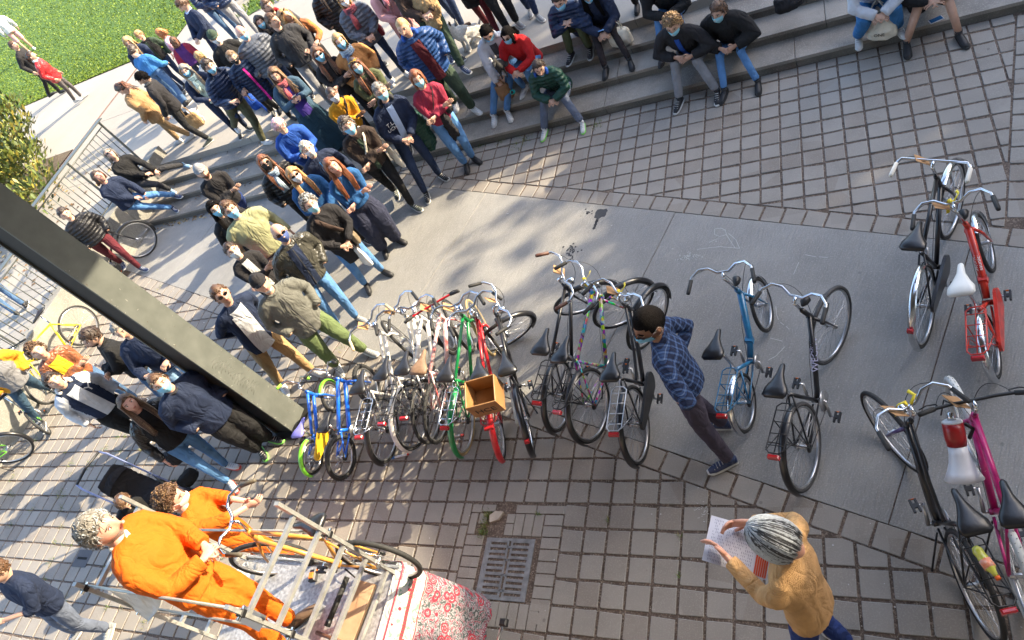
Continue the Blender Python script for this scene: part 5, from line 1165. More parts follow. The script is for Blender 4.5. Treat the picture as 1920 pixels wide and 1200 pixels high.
def bicycle(key, label, spec, kind='city', frame=PB, step=False, steer=0., bar='swept', grip=GRIPB, rack=None, fender=None, saddle=SADB, tyre=RUB, rim=ALU, lamp=True, tail=True, guard=None, card=False, tape=False, tyre_w=.018, gear=True, tex=None, group='bicycles parked in a row on the path', basket=False, fr2=None, side=1, barroll=0., ffender=True):
    _, u, v, yaw, lean, z0 = spec; K = 1.078
    g = {'city': (.34, 1.10, (.20, .95), (.84, 1.04)), 'mtb': (.33, 1.04, (.20, .92), (.80, .98)), 'mini': (.25, .98, (.16, .88), (.74, 1.0)), 'kid': (.24, .88, (.20, .62), (.64, .86)), 'kid2': (.19, .74, (.18, .50), (.56, .72))}[kind]
    r, wb, sad, stem = g; root = thing('bicycle', label, 'bicycle', (u, v, z0), rot=(lean, 0, yaw), group=group); root.scale = (K, K, K)
    ft = .016 if kind not in ('mtb', 'kid') else .020
    bb = np.array((r*1.28 if kind != 'mini' else .40, 0, .28 if kind in ('city', 'mtb') else .24 if kind == 'mini' else r*1.0+.02)); rh = np.array((0, 0, r)); fh = np.array((wb, 0, r))
    st = np.array((sad[0]+.02, 0, sad[1]-.20 if kind not in ('mini',) else .48)); hd = np.array((stem[0]-wb, 0, stem[1]-r)); ax = hd/np.linalg.norm(hd)
    hb = fh+hd*.52+np.array((-.03, 0, 0)); ht = fh+hd*(.78 if kind != 'mini' else .66)+np.array((-.02, 0, 0)); top = np.array((stem[0], 0, stem[1]))
    # ---- frame
    b = MB(); T = lambda a, c, q=ft, m=frame: b.tube([a, c], q, m, 8)
    if kind == 'mini':
        b.tube([hb+(ht-hb)*.3, np.array((.56, 0, .34)), np.array((.42, 0, .27))], [.030, .028, .026], frame, 10); T(bb, st, .017); b.tube([hb-(ht-hb)*.1, ht], .022, frame, 8)
        b.box((.55, 0, .345), (.05, .065, .05), frame)
    elif step:
        b.tube([hb+(ht-hb)*.25, np.array((.62, 0, .42 if kind == 'city' else .36)), np.array((.50, 0, .31)), bb], [ft*1.35]*4, frame, 8); 
        if step != 'single': b.tube([ht-(ht-hb)*.1, np.array((.60, 0, .56)), np.array((.42, 0, .44)), bb+(st-bb)*.32], ft*.9, frame, 8)
        T(bb, st); T(hb-(ht-hb)*.1, ht, .021)
    else:
        T(bb, st); T(hb+(ht-hb)*.12, bb, ft*1.2); T(ht-(ht-hb)*.15, st-(st-bb)*.04, ft*1.05); T(hb-(ht-hb)*.1, ht, .021)
    for s_ in (-1, 1):
        T(rh+(0, s_*.055, 0), bb+(-.04, s_*.02, 0), ft*.55); T(rh+(0, s_*.055, 0), (st if kind != 'mini' else bb+(st-bb)*.9)+(0, s_*.016, -.03), ft*.5)
    b.tube([bb+(0, -.035, 0), bb+(0, .035, 0)], .022, frame, 10); b.obj('frame', root)
    if tex:                                         # lettering on the down tube
        import_text(tex, root, hb, bb, ft*1.2, ht)
    b = MB(); spt = np.array((sad[0]+.0, 0, sad[1]-.03)); b.tube([st-(st-bb)*.1, st, spt], .0125, CHR, 8); b.obj('seat_post', root)
    # ---- saddle
    b = MB(); S = .85 if kind.startswith('kid') else 1.
    b.tube([np.array((sad[0]+q[0]*S, 0, sad[1]+q[1])) for q in ((.155, .0), (.14, .006), (.06, .010), (0, .012), (-.06, .016), (-.115, .022), (-.135, .014))], [(q[0]*S, q[1]) for q in ((.012, .010), (.020, .018), (.030, .022), (.055, .026), (.088, .028), (.092, .026), (.070, .014))], saddle, 14, side=(0, 1, 0))
    b.tube([(sad[0]+.10, 0, sad[1]-.02), (sad[0]-.08, .03, sad[1]-.025)], .004, CHR, 4); b.obj('saddle', root)
    # ---- wheels
    def wheel(c, M3=None, org=None):
        def X(p_):
            p_ = np.atleast_2d(np.array(p_, float)); 
            return p_ if M3 is None else (p_-org)@M3.T+org
        c = np.array(c, float); an = np.linspace(0, 2*math.pi, 37)[:-1]; ring = lambda q: [c+(math.cos(a)*q, 0, math.sin(a)*q) for a in an]
        b = MB(); b.tube(X(ring(r-tyre_w*.9)), tyre_w, tyre, 7, closed=True)
        if kind in ('mtb', 'kid') :
            for i in range(72):
                a = i*2*math.pi/72; q = c+(math.cos(a)*(r+tyre_w*.05), (.010 if i % 2 else -.010), math.sin(a)*(r+tyre_w*.05)); e = .005; b.ell(X(q)[0], (.006, .006, .006), tyre, 4, 2)
        w_ = b.obj('wheel', root)
        b = MB(); b.tube(X(ring(r-tyre_w*2.1)), [(.012, .009)]*36, rim, 6, closed=True, side=X([c+(0, 1, 0)])[0]-X([c])[0]); b.obj('rim', w_)
        b = MB(); ns = 28
        for i in range(ns):
            a = i*2*math.pi/ns; a2 = a+(.9 if i % 4 < 2 else -.9); s_ = 1 if i % 2 else -1
            p0 = c+(math.cos(a2)*.022, s_*.028, math.sin(a2)*.022); p1 = c+(math.cos(a)*(r-tyre_w*2.2), 0, math.sin(a)*(r-tyre_w*2.2)); b.tube(X([p0, p1]), .0013, CHR if rim is not BLK else BLK, 3, caps=False)
        b.obj('spokes', w_, kind='stuff')
        b = MB(); b.tube(X([c+(0, -.055, 0), c+(0, .055, 0)]), .017, ALU, 8); b.tube(X([c+(0, -.032, 0), c+(0, -.024, 0)]), .027, ALU, 10); b.tube(X([c+(0, .032, 0), c+(0, .024, 0)]), .027, ALU, 10); b.obj('hub', w_)
    wheel(rh)
    ang_ = steer; Ms = np.array(Matrix.Rotation(R(ang_), 3, Vector(ax.tolist()))); org = fh+hd*.6
    X = lambda p_: (np.atleast_2d(np.array(p_, float))-org)@Ms.T+org
    wheel(fh, Ms, org)
    # ---- fork
    b = MB()
    for s_ in (-1, 1): b.tube(X([fh+(0, s_*.052, 0), fh+hd*.30+(-.015, s_*.050, 0), hb+(0, s_*.03, -.01)]), [.008, .012, .014], fr2 or frame, 6)
    b.tube(X([hb+(0, -.034, -.008), hb+(0, .034, -.008)]), .016, fr2 or frame, 6); b.obj('fork', root)
    # ---- fenders
    def fend(c, a0, a1, X_, m, nm, w=.030):
        an = np.linspace(R(a0), R(a1), 17); b = MB(); V = []
        for a in an:
            for q, dr in ((-w, -.014), (-w*.6, .0), (0, .006), (w*.6, .0), (w, -.014)): V.append(np.array(c)+(math.cos(a)*(r+.022+dr), q, math.sin(a)*(r+.022+dr)))
        V = X_(V); b.add(V, [(i*5+j, i*5+j+1, (i+1)*5+j+1, (i+1)*5+j) for i in range(16) for j in range(4)], m)
        for s_ in (-1, 1): b.tube(X_([np.array(c)+(0, s_*.05, 0), V[0]*0+np.array(c)+(math.cos(an[3])*(r+.01), s_*w, math.sin(an[3])*(r+.01))]), .0022, CHR, 4)
        b.obj(nm, root)
    I3 = lambda p_: np.atleast_2d(np.array(p_, float))
    if fender:
        fend(rh, 55, 205, I3, fender, 'rear_fender')
        if ffender: fend(fh, -20, 110, X, fender, 'front_fender')
    # ---- handlebar
    b = MB(); q0 = top; b.tube(X([ht, top-(0, 0, .0)]), .0125, CHR, 8); b.tube(X([top, top+(.045, 0, .012)]), .014, CHR, 8); c0 = top+np.array((.05, 0, .015))
    P_ = {'swept': [(0, 0, 0), (.0, .05, 0), (.035, .12, .035), (.03, .20, .045), (-.03, .26, .035), (-.17, .285, .015)], 'flat': [(0, 0, 0), (0, .12, .004), (-.01, .22, .01), (-.03, .32, .012)], 'high': [(0, 0, 0), (0, .05, .0), (.0, .14, .06), (-.01, .22, .09), (-.07, .27, .09), (-.19, .285, .075)], 'north': [(0, 0, 0), (0, .12, 0), (.0, .235, 0), (-.035, .262, -.012), (-.16, .27, -.03)], 'kid': [(0, 0, 0), (0, .06, .05), (0, .12, .10), (-.02, .20, .10), (-.06, .26, .10)]}[bar]
    sc = .8 if kind.startswith('kid') else 1.; br = .0115
    full = [np.array((p_[0], -p_[1]*sc, p_[2])) for p_ in P_[::-1]]+[np.array((p_[0], p_[1]*sc, p_[2])) for p_ in P_[1:]]
    fullw = X([c0+p_ for p_ in full]); b.tube(fullw, br, (CHR if bar != 'flat' else BLK) if not isinstance(barroll, str) else MATS[barroll], 8); b.obj('handlebar', root)
    for e0, e1 in ((fullw[0], fullw[1]), (fullw[-1], fullw[-2])):
        d = e1-e0; L_ = np.linalg.norm(d); d /= L_; b = MB(); ln = min(.12, L_*.95); b.tube([e0-d*.01, e0+d*.005, e0+d*ln], [.014, .0175, .0165], grip, 8); b.obj('grip', root)
        b = MB(); a = e0+d*(ln+.02); f_ = X([c0+(1, 0, 0)])[0]-X([c0])[0]; b.tube([a, a+f_*.03-(0, 0, .01), a+f_*.045-d*.06-(0, 0, .012), a+f_*.035-d*.11-(0, 0, .01)], [.007, .0055, .0045, .004], BLK if grip is GRIPB else CHR, 5); b.obj('brake_lever', root)
    b = MB()
    for sd, e in ((1, fullw[-2]), (-1, fullw[1])):
        m_ = (e+X([hb])[0])/2+(X([c0+(.16, 0, .06)])[0]-X([c0])[0]); P0, P1, P2 = e, m_*1.6-(e+X([hb])[0])*.3, X([hb+(.02, 0, 0)])[0]; b.tube([P0*(1-t_)**2+P1*2*t_*(1-t_)+P2*t_*t_ for t_ in np.linspace(0, 1, 10)], .0026, CABLE, 4)
    b.tube([X([hb+(.02, 0, .02)])[0], hb*.5+bb*.5+(0, .03, .03), bb+(0, .03, 0)], .0022, CABLE, 4); b.obj('brake_cable', root)
    if lamp:
        b = MB(); lc = X([ht+(.075, 0, .02)])[0]; f_ = X([ht+(1, 0, 0)])[0]-X([ht])[0]; b.tube([lc-f_*.05, lc-f_*.02, lc+f_*.025, lc+f_*.035], [.010, .030, .038, .030], CHR if lamp is True else lamp, 10); b.obj('headlight', root)
    if card:
        b = MB(); cc = X([c0+(.0, .06, -.02)])[0]; b.box(cc+np.array((.02, .03, .0)), (.14, .11, .004), CARD, rotm('Y', .6)@rotm('X', .5)@rotm('Z', .4)); b.obj('cardboard_tag', root)
    if tape:
        b = MB(); cc = X([c0])[0]; b.tube([cc+(0, 0, -.005), cc+(.02, .02, .03), cc+(.05, .05, -.04), cc+(.02, .07, -.12)], [(.016, .003)]*4, YEL if tape is True else tape, 4); b.tube([cc+(0, -.01, .02), cc+(.04, -.05, .05), cc+(.09, -.03, .03)], [(.012, .002)]*3, YEL if tape is True else tape, 4); b.obj('yellow_ribbon', root)
    # ---- drivetrain
    b = MB(); cr = bb+(0, -.055*side, 0); b.tube([cr-(0, .003, 0), cr+(0, .003, 0)], .085 if kind in ('city', 'mtb') else .065, ALU if guard is None else BLK, 18); b.obj('chainring', root)
    ca_ = R(35+hash_(key)*110); pd = np.array((math.cos(ca_), 0, math.sin(ca_)))*(.165 if kind in ('city', 'mtb') else .12)
    for s_ in (-1, 1):
        b = MB(); a = bb+(0, s_*.065, 0); e = a+pd*s_; b.tube([a-(0, s_*.03, 0), a], .010, ALU, 6); b.tube([a, e], [.015, .012], ALU, 6); co = b.obj('crank', root)
        b = MB(); pc = e+(0, s_*.035, 0); b.box(pc, (.09, .014, .022), BLK); b.box(pc+(0, s_*.035, 0), (.09, .014, .022), BLK); b.box(pc+(0, s_*.017, 0), (.03, .05, .018), BLK); b.tube([e, e+(0, s_*.06, 0)], .006, CHR, 5); b.box(pc+(.046, s_*.017, 0), (.004, .04, .014), ORR); b.obj('pedal', root)
    b = MB(); 
    if guard is not None:
        an = [bb+(math.cos(a)*.105, -.058*side, math.sin(a)*.105) for a in np.linspace(-1.4, 1.4, 9)]+[rh+(.0+math.cos(a)*.045, -.058*side, math.sin(a)*.045) for a in np.linspace(1.6, 4.7, 7)]
        V = np.array(an+[p_+(0, -.024*side, 0) for p_ in an]); k = len(an); b.add(V, [tuple(range(k)), tuple(range(k, 2*k))[::-1]]+[(i, (i+1) % k, k+(i+1) % k, k+i) for i in range(k)], guard, False); b.obj('chain_guard', root)
    else:
        b.tube([bb+(0, -.055*side, .080), rh+(0, -.055*side, .032)], .004, BLK, 4); b.tube([bb+(0, -.055*side, -.080), rh+(0, -.055*side, -.032)], .004, BLK, 4); b.tube([rh+(0, -.05*side, 0), rh+(0, -.06*side, 0)], .036, BLK, 12); b.obj('chain', root)
    b = MB(); b.tube([bb+(-.05, .03*side, -.03), np.array((bb[0]-.20, .12*side, .012))], .007, BLK, 5); b.obj('kickstand', root)
    # ---- rack
    if rack:
        zr = 2*r+.075; b = MB(); x0, x1, hw = .14, -.26, .065
        b.tube([(x0, hw*.5, zr), (x0-.03, hw, zr), (x1+.03, hw, zr), (x1, hw*.6, zr), (x1, -hw*.6, zr), (x1+.03, -hw, zr), (x0-.03, -hw, zr), (x0, -hw*.5, zr)], .0058, rack, 6, closed=True)
        for q in (-.0, ): b.tube([(x0, q, zr), (x1, q, zr)], .004, rack, 5)
        for q in np.linspace(x0-.06, x1+.06, 4): b.tube([(q, -hw, zr), (q, hw, zr)], .004, rack, 5)
        for s_ in (-1, 1):
            b.tube([rh+(0, s_*.062, 0), (x0-.14, s_*hw, zr)], .0048, rack, 5); b.tube([rh+(0, s_*.062, 0), (x1+.08, s_*hw, zr)], .0048, rack, 5)
            b.tube([rh+(0, s_*.062, 0), (-.05, s_*(hw+.012), zr*.8), (x1+.02, s_*hw, zr)], .004, rack, 5)
        b.tube([(x0, 0, zr), (sad[0]+.03, 0, zr+.02)], .005, rack, 5); b.obj('rack', root)
    if tail:
        b = MB(); zc = (2*r+.06 if rack else r+.16); xc = (-.285 if rack else -r-.03*0-.02-.0); xc = xc if rack else -math.sqrt(max(0, (r+.03)**2-(zc-r)**2))-.01
        b.box((xc, 0, zc), (.03, .085 if rack else .045, .045), REDL, bev=.008); b.obj('tail_light', root)
    return root
def hash_(s_):
    return (sum(ord(c)*(i+3) for i, c in enumerate(s_)) % 97)/97
def text_mesh(txt, size, m, name, parent, Mx, ext=.001, font=None):
    cu = bpy.data.curves.new('t', 'FONT'); cu.body = txt; cu.size = size; cu.extrude = ext; cu.align_x = 'CENTER'; cu.align_y = 'CENTER'; cu.resolution_u = 2
    o = bpy.data.objects.new('t', cu); COL.objects.link(o); dg = bpy.context.evaluated_depsgraph_get(); me = bpy.data.meshes.new_from_object(o.evaluated_get(dg)); bpy.data.objects.remove(o)
    me.name = name; me.materials.clear(); me.materials.append(m); me.transform(Mx); return link(name, me, parent)
def import_text(tex, root, hb, bb, rad, ht):
    txt, m, size, on = tex
    a, c = (hb, bb); d = (a-c)/np.linalg.norm(a-c); c1 = c+(a-c)*.55 if on == 'down' else c+(a-c)*.5
    up_ = np.cross((0, 1, 0), d); up_ /= np.linalg.norm(up_); up_ = up_ if up_[2] > 0 else -up_
    for sd in (1, -1):
        y = np.array((0, sd, 0)); n_ = (up_*.75+y*.66); n_ /= np.linalg.norm(n_); xx = d*(-sd); yy = np.cross(n_, xx)
        Mx = Matrix(((xx[0], yy[0], n_[0], 0), (xx[1], yy[1], n_[1], 0), (xx[2], yy[2], n_[2], 0), (0, 0, 0, 1))); pos = c1+n_*(rad+.001); Mx.translation = Vector(pos.tolist())
        text_mesh(txt, size, m, 'lettering', root, Mx, .0008)
TW = mat('text_white', (.75, .75, .75), rough=.5); TLILAC = mat('text_lilac', (.45, .45, .62), rough=.5)
BK = {
    'wegen': ('city', -0.915, 2.825, 1.33, -0.152, 0),
    'bluemini': ('mini', -1.435, 3.312, 1.414, -0.137, 0),
    'roadR': ('city', 0.077, 4.09, 1.265, -0.066, 0),
    'redmini': ('mini', 0.536, 3.712, 1.453, -0.238, 0),
    'purple': ('city', 0.038, 1.808, 1.896, 0.141, 0),
    'pink': ('mtb', 0.341, 1.902, 1.712, 0.045, 0),
    'rack': ('city', -2.427, 3.088, 7.836, -0.003, 0),
    'colour': ('city', -2.889, 3.31, 1.378, -0.095, 0),
    'pannier': ('city', -3.321, 3.447, 1.468, 0.122, 0),
    'chain': ('city', -3.709, 3.164, 8.254, 0.25, 0),
    'red': ('city', -4.031, 3.128, 1.898, 0.258, 0),
    'green': ('city', -4.448, 3.212, 1.638, 0.224, 0),
    'redwhite': ('mtb', -4.817, 3.351, 1.6, 0.206, 0),
    'Z': ('mtb', -4.927, 3.348, 1.667, 0.119, 0),
    'Y': ('city', -5.087, 3.29, 1.589, 0.038, 0),
    'X': ('city', -5.465, 3.135, 1.676, 0.155, 0),
    'kidbig': ('kid', -5.999, 2.874, 7.846, 0.044, 0),
    'kidsmall': ('kid2', -6.507, 2.911, 1.643, 0.071, 0),
    'yellow': ('city', -13.097, 5.438, -1.53, 0.07, 0),
    'leftedge': ('city', -13.392, 3.396, 1.937, -0.0, 0),
    'dark': ('city', -13.894, 6.632, 7.002, 0.048, 0),
    'gold': ('city', -4.097, 1.421, 3.182, 0.067, 1.0),
}
bk = bicycle
bk('wegen', 'black low step city bicycle with rear rack and lilac lettering', BK['wegen'], 'city', PB, step='single', rack=BLK, fender=PB, bar='swept', lamp=BLK, tex=('WEGEN', TLILAC, .075, 'down'), steer=-14, tyre=RUBG, ffender=False)
bk('bluemini', 'small wheeled teal blue folding bicycle with blue rack', BK['bluemini'], 'mini', PBL, rack=PBL, fender=CHR, bar='swept', lamp=BLK, steer=6, card=False)
bk('roadR', 'black roadster bicycle with chrome fenders and white grips', BK['roadR'], 'city', PB, fender=CHR, bar='north', grip=GRIPW, card=True, steer=-6, lamp=False, guard=PB)
bk('redmini', 'small wheeled orange red bicycle with white saddle', BK['redmini'], 'mini', PR, rack=PR, fender=CHR, saddle=SADW, tape=True, card=True, steer=2, guard=PR, lamp=BLK, tex=('saunier', TW, .045, 'down'))
bk('purple', 'black and purple city bicycle carrying a lemonade bottle', BK['purple'], 'city', PB, step='double', rack=BLK, bar='swept', tape=True, card=True, steer=16, fr2=PPU, lamp=True, fender=None)
bk('pink', 'magenta and white mountain bicycle with purple bar ends', BK['pink'], 'mtb', PPK, bar='flat', tyre=RUBW, tyre_w=.026, steer=4, lamp=False, tail=False, card=True, tex=('LADY', TW, .05, 'down'))
bk('rack', 'black city bicycle with silver rack beside the man in plaid', BK['rack'], 'city', PB, rack=ALU, fender=PB, steer=-30, card=True, tape=True, step='double', guard=BLK)
bk('colour', 'bicycle with multicoloured patterned frame tubes', BK['colour'], 'city', PM, fender=PB, tape=True, steer=-48, card=False, rack=BLK)
bk('pannier', 'black bicycle with rack and black pannier, brown grips', BK['pannier'], 'city', PB, rack=BLK, fender=PB, grip=GRIPBR, card=True, steer=-62)
bk('chain', 'black roadster with pale grey chain case behind the crate bicycle', BK['chain'], 'city', PB, fender=PB, card=True, steer=-75, guard=mat('chain_case_grey', (.40, .40, .36), rough=.4), side=-1, rim=CHR)
bk('red', 'crimson bicycle with a wooden crate on its rack', BK['red'], 'city', PRD, rack=PRD, fender=PRD, steer=28, lamp=True, tape=False, ffender=False)
bk('green', 'green bicycle with tan walled tyres and silver rack', BK['green'], 'city', PG, rack=CHR, fender=PG, steer=25, tyre=RUBT, card=True, lamp=True, ffender=False)
bk('redwhite', 'red and white mountain bicycle with brown saddle and flat bar', BK['redwhite'], 'mtb', paint('red_white', (.50, .03, .03), col2=(.7, .68, .66)), bar='flat', saddle=SADT, steer=30, lamp=False, tail=False, card=True, barroll='paint_crimson')
bk('Z', 'white mountain bicycle with black and pink saddle', BK['Z'], 'mtb', PW, bar='swept', steer=18, lamp=False, rack=BLK, side=-1)
bk('Y', 'white city bicycle with white rear fender and black saddle', BK['Y'], 'city', PW, rack=BLK, fender=PW, step='double', steer=35, grip=GRIPB, card=True)
bk('X', 'white city bicycle with cream grips, silver rack and pink bell', BK['X'], 'city', PW, rack=CHR, fender=BLK, step='double', steer=42, grip=GRIPC, card=True, ffender=False)
bk('kidbig', 'bright blue childrens bicycle with fat black tyres', BK['kidbig'], 'kid', PBB, bar='kid', tyre_w=.026, lamp=False, tail=False, saddle=SADB, steer=20, guard=None)
bk('kidsmall', 'tiny blue and green childrens bicycle with yellow chain guard', BK['kidsmall'], 'kid2', PBB, bar='kid', grip=mat('grip_lime', (.25, .6, .05)), fender=PGR, saddle=mat('saddle_lilac', (.16, .16, .5), rough=.4), guard=mat('guard_yellow', (.70, .42, .02), rough=.4), lamp=False, tail=False, steer=10, tyre_w=.020)
bk('yellow', 'yellow bicycle leaning on the railing at the left', BK['yellow'], 'city', PY, steer=20, lamp=False, tail=False, group=None, bar='flat')
bk('leftedge', 'bicycle with green frame and black fender at the left edge', ('city', *G(14, 838, .37), R(212), -.08, 0), 'city', PGR, fender=PB, rack=None, group=None, tail=False)
bk('greenl', 'bright green bicycle parked behind the teenager in the varsity jacket', ('city', *G(58, 790, .37), R(150), .1, 0), 'mini', PGR, group=None, steer=20, tail=False)
bk('dark', 'dark bicycle with red down tube partly behind the steel column', BK['dark'], 'city', PB, steer=25, bar='flat', tail=False, lamp=False, group=None, fr2=PB, fender=PB)
bk('gold', 'golden racing bicycle hung outside the scaffold rail', BK['gold'], 'city', PGO, steer=14, bar='swept', tail=False, lamp=False, tyre_w=.020, grip=mat('grip_olive', (.10, .085, .06), rough=.7), group=None)
# ================================================================ scaffold with the speaker
ALR = mat('scaffold_aluminium', (.38, .38, .36), rough=.42, metal=.5, var=.18, nscale=14, bump=.15, bscale=50)
WH = C['white']
ZT, ZP = 2.6, 1.10
cA = np.array((*G(226, 931, ZT), 0)); cB = np.array((*G(139, 1095, ZT), 0)); cC = np.array((*G(518, 944, ZT), 0)); cD = np.array((*G(425, 1138, ZT), 0))
sc_ = thing('scaffold', 'aluminium trestle scaffold with two ladder frames under the grey haired man in orange', 'scaffold', (cA[0], cA[1], 0))
O_ = cA.copy()
def at(c, z): return c-O_+np.array((0, 0, z))
for p0, p1, z1 in ((cA, cB, ZT), (cC, cD, ZT)):
    for q in (p0, p1): b = MB(); b.bar(at(q, .02), at(q, z1), .045, .028, ALR, up=(0, 1, 0)); b.obj('upright', sc_)
    z = .30
    while z < z1: b = MB(); b.bar(at(p0, z), at(p1, z), .032, .032, ALR); b.obj('rung', sc_); z += .30
for p0, z0_, p1, z1_ in ((cA, 1.80, cC, 2.0), (cB, 2.5, cD, 2.46), (cB, 1.95, cD, 1.95), (cA, .7, cC, .7)):
    b = MB(); b.tube([at(p0, z0_)+(0, .02, 0), at(p1, z1_)+(0, .02, 0)], .011, ALR, 8); b.obj('brace', sc_)
    for q, zz in ((p0, z0_), (p1, z1_)):
        b = MB(); b.box(at(q, zz), (.06, .05, .05), BLK, bev=.01); b.tube([at(q, zz)+(.0, .045, .0), at(q, zz)+(.0, -.045, .0)], .013, CHR, 6); b.obj('clamp', sc_)
DECK = mat('deck_metal', (.26, .26, .27), rough=.4, metal=.4, var=.45, nscale=34, col2=(.55, .55, .56), bump=.3)
xm0, xm1, ym0, ym1 = cA[0]+.03, cC[0]+.06, cD[1]-.02, cA[1]+.03
b = MB(); b.box(((xm0+xm1)/2-O_[0], (ym0+ym1)/2-O_[1], ZP-.03), (xm1-xm0, ym1-ym0, .05), DECK, bev=.004); b.obj('deck', sc_)
b = MB()
for yy in (ym0+.012, ym1-.012): b.box(((xm0+xm1)/2-O_[0], yy-O_[1], ZP+.012), (xm1-xm0-.01, .02, .03), ALR)
b.obj('deck_edge', sc_)
# printed cloth
def print_mat():
    m = bpy.data.materials.new('printed_cloth'); m.use_nodes = True; t = m.node_tree; N = t.nodes; L = t.links; bs = N['Principled BSDF']; bs.inputs['Roughness'].default_value = .9
    tc = N.new('ShaderNodeUVMap'); 
    def vor(sc, f='F1'):
        v = N.new('ShaderNodeTexVoronoi'); v.inputs['Scale'].default_value = sc; v.feature = f; L.new(tc.outputs[0], v.inputs['Vector']); return v.outputs['Distance']
    def band(v, lo, hi, w=.01):
        a = N.new('ShaderNodeMath'); a.operation = 'GREATER_THAN'; L.new(v, a.inputs[0]); a.inputs[1].default_value = lo
        c = N.new('ShaderNodeMath'); c.operation = 'LESS_THAN'; L.new(v, c.inputs[0]); c.inputs[1].default_value = hi
        d = N.new('ShaderNodeMath'); d.operation = 'MULTIPLY'; L.new(a.outputs[0], d.inputs[0]); L.new(c.outputs[0], d.inputs[1]); return d.outputs[0]
    def mx(f, a, c):
        x = N.new('ShaderNodeMix'); x.data_type = 'RGBA'; L.new(f, x.inputs[0])
        if isinstance(a, tuple): x.inputs[6].default_value = (*a, 1)
        else: L.new(a, x.inputs[6])
        x.inputs[7].default_value = (*c, 1); return x.outputs[2]
    n = N.new('ShaderNodeTexNoise'); n.inputs['Scale'].default_value = 17; n.inputs['Detail'].default_value = 5; n.inputs['Distortion'].default_value = 1.5; L.new(tc.outputs[0], n.inputs['Vector'])
    v1 = vor(9); v2 = vor(22)
    c = mx(band(n.outputs[0], .51, .60), (.30, .28, .30), (.05, .065, .065)); c = mx(band(n.outputs[0], .38, .455), c, (.20, .035, .06)); c = mx(band(v2, .0, .20), c, (.08, .10, .11))
    c = mx(band(v1, .30, .40), c, (.33, .02, .04)); c = mx(band(v1, .0, .10), c, (.33, .02, .04)); c = mx(band(v1, .16, .23), c, (.36, .03, .05))
    sx = N.new('ShaderNodeSeparateXYZ'); L.new(tc.outputs[0], sx.inputs[0]); y = sx.outputs[1]
    bc = mx(band(vor(15), .0, .22), (.42, .40, .39), (.33, .02, .04)); bc = mx(band(n.outputs[0], .56, .66), bc, (.14, .24, .19))
    def by(lo, hi, c0, cc):
        x = N.new('ShaderNodeMix'); x.data_type = 'RGBA'; L.new(band(y, lo, hi), x.inputs[0]); L.new(c0, x.inputs[6]); L.new(cc, x.inputs[7]) if not isinstance(cc, tuple) else setattr(x.inputs[7], 'default_value', (*cc, 1)); return x.outputs[2]
    c = by(-.01, .24, c, bc); 
    st = N.new('ShaderNodeTexWave'); st.bands_direction = 'X'; st.inputs['Scale'].default_value = 14; L.new(tc.outputs[0], st.inputs[0]); sc2 = mx(band(st.outputs['Fac'], .5, 2), (.5, .02, .04), (.10, .05, .04))
    c = by(.11, .14, c, sc2); c = by(.0, .012, c, (.40, .02, .04)); c = by(.225, .235, c, (.45, .02, .04)); L.new(c, bs.inputs['Base Color']); return m
PC = print_mat()
def cloth(name, pts_top, drop, flare, nrm, n=40, m=PC, wave=.018, parent=None):
    """cloth hanging from a top edge; uv in metres from the edge"""
    pts_top = np.array(pts_top, float); seg = np.linalg.norm(np.diff(pts_top, axis=0), axis=1); cum = np.r_[0, np.cumsum(seg)]; k = 22; V = []; UV = []; 
    for i in range(n):
        s_ = cum[-1]*i/(n-1); q = np.array([np.interp(s_, cum, pts_top[:, d]) for d in range(3)]); nn = np.array([np.interp(s_, cum, np.array(nrm)[:, d]) for d in range(3)]); dr = np.interp(s_, cum, drop); fl = np.interp(s_, cum, flare)
        for j in range(k):
            t_ = j/(k-1); V.append(q+nn*(fl*t_**.8+wave*t_*math.sin(s_*17)+.01*math.sin(s_*41+2)*t_)+np.array((0, 0, -dr*t_+.004*(j == 0)))); UV.append((s_, dr*t_))
    me = bpy.data.meshes.new(name); F_ = [(i*k+j, (i+1)*k+j, (i+1)*k+j+1, i*k+j+1) for i in range(n-1) for j in range(k-1)]; me.from_pydata([tuple(q) for q in V], [], F_); me.materials.append(m)
    ul = me.uv_layers.new(name='uv'); 
    for l in me.loops: ul.data[l.index].uv = UV[l.vertex_index]
    me.polygons.foreach_set('use_smooth', [True]*len(me.polygons)); return link(name, me, parent)
e = .03
top_pts = [(xm0, ym1+e, ZP+.02), (xm1, ym1+e, ZP+.02), (xm1+.03, ym1, ZP+.02), (xm1+.03, ym0-.3, ZP+.02)]
o = cloth('printed_cloth', top_pts, [.9, .95, 1.0, 1.0], [.02, .03, .30, .42], [(0, 1, 0), (.1, 1, 0), (1, .1, 0), (1, -.1, 0)], 90)
tag(o, 'white cotton cloth printed with red flowers draped round the scaffold deck', 'cloth')
b = MB(); b.box(((xm1+.0), (ym0+ym1)/2, ZP+.012), (.10, ym1-ym0+.05, .006), C['white']); o = b.obj('cloth_fold'); tag(o, 'folded white edge of the printed cloth lying on the scaffold deck', 'cloth')
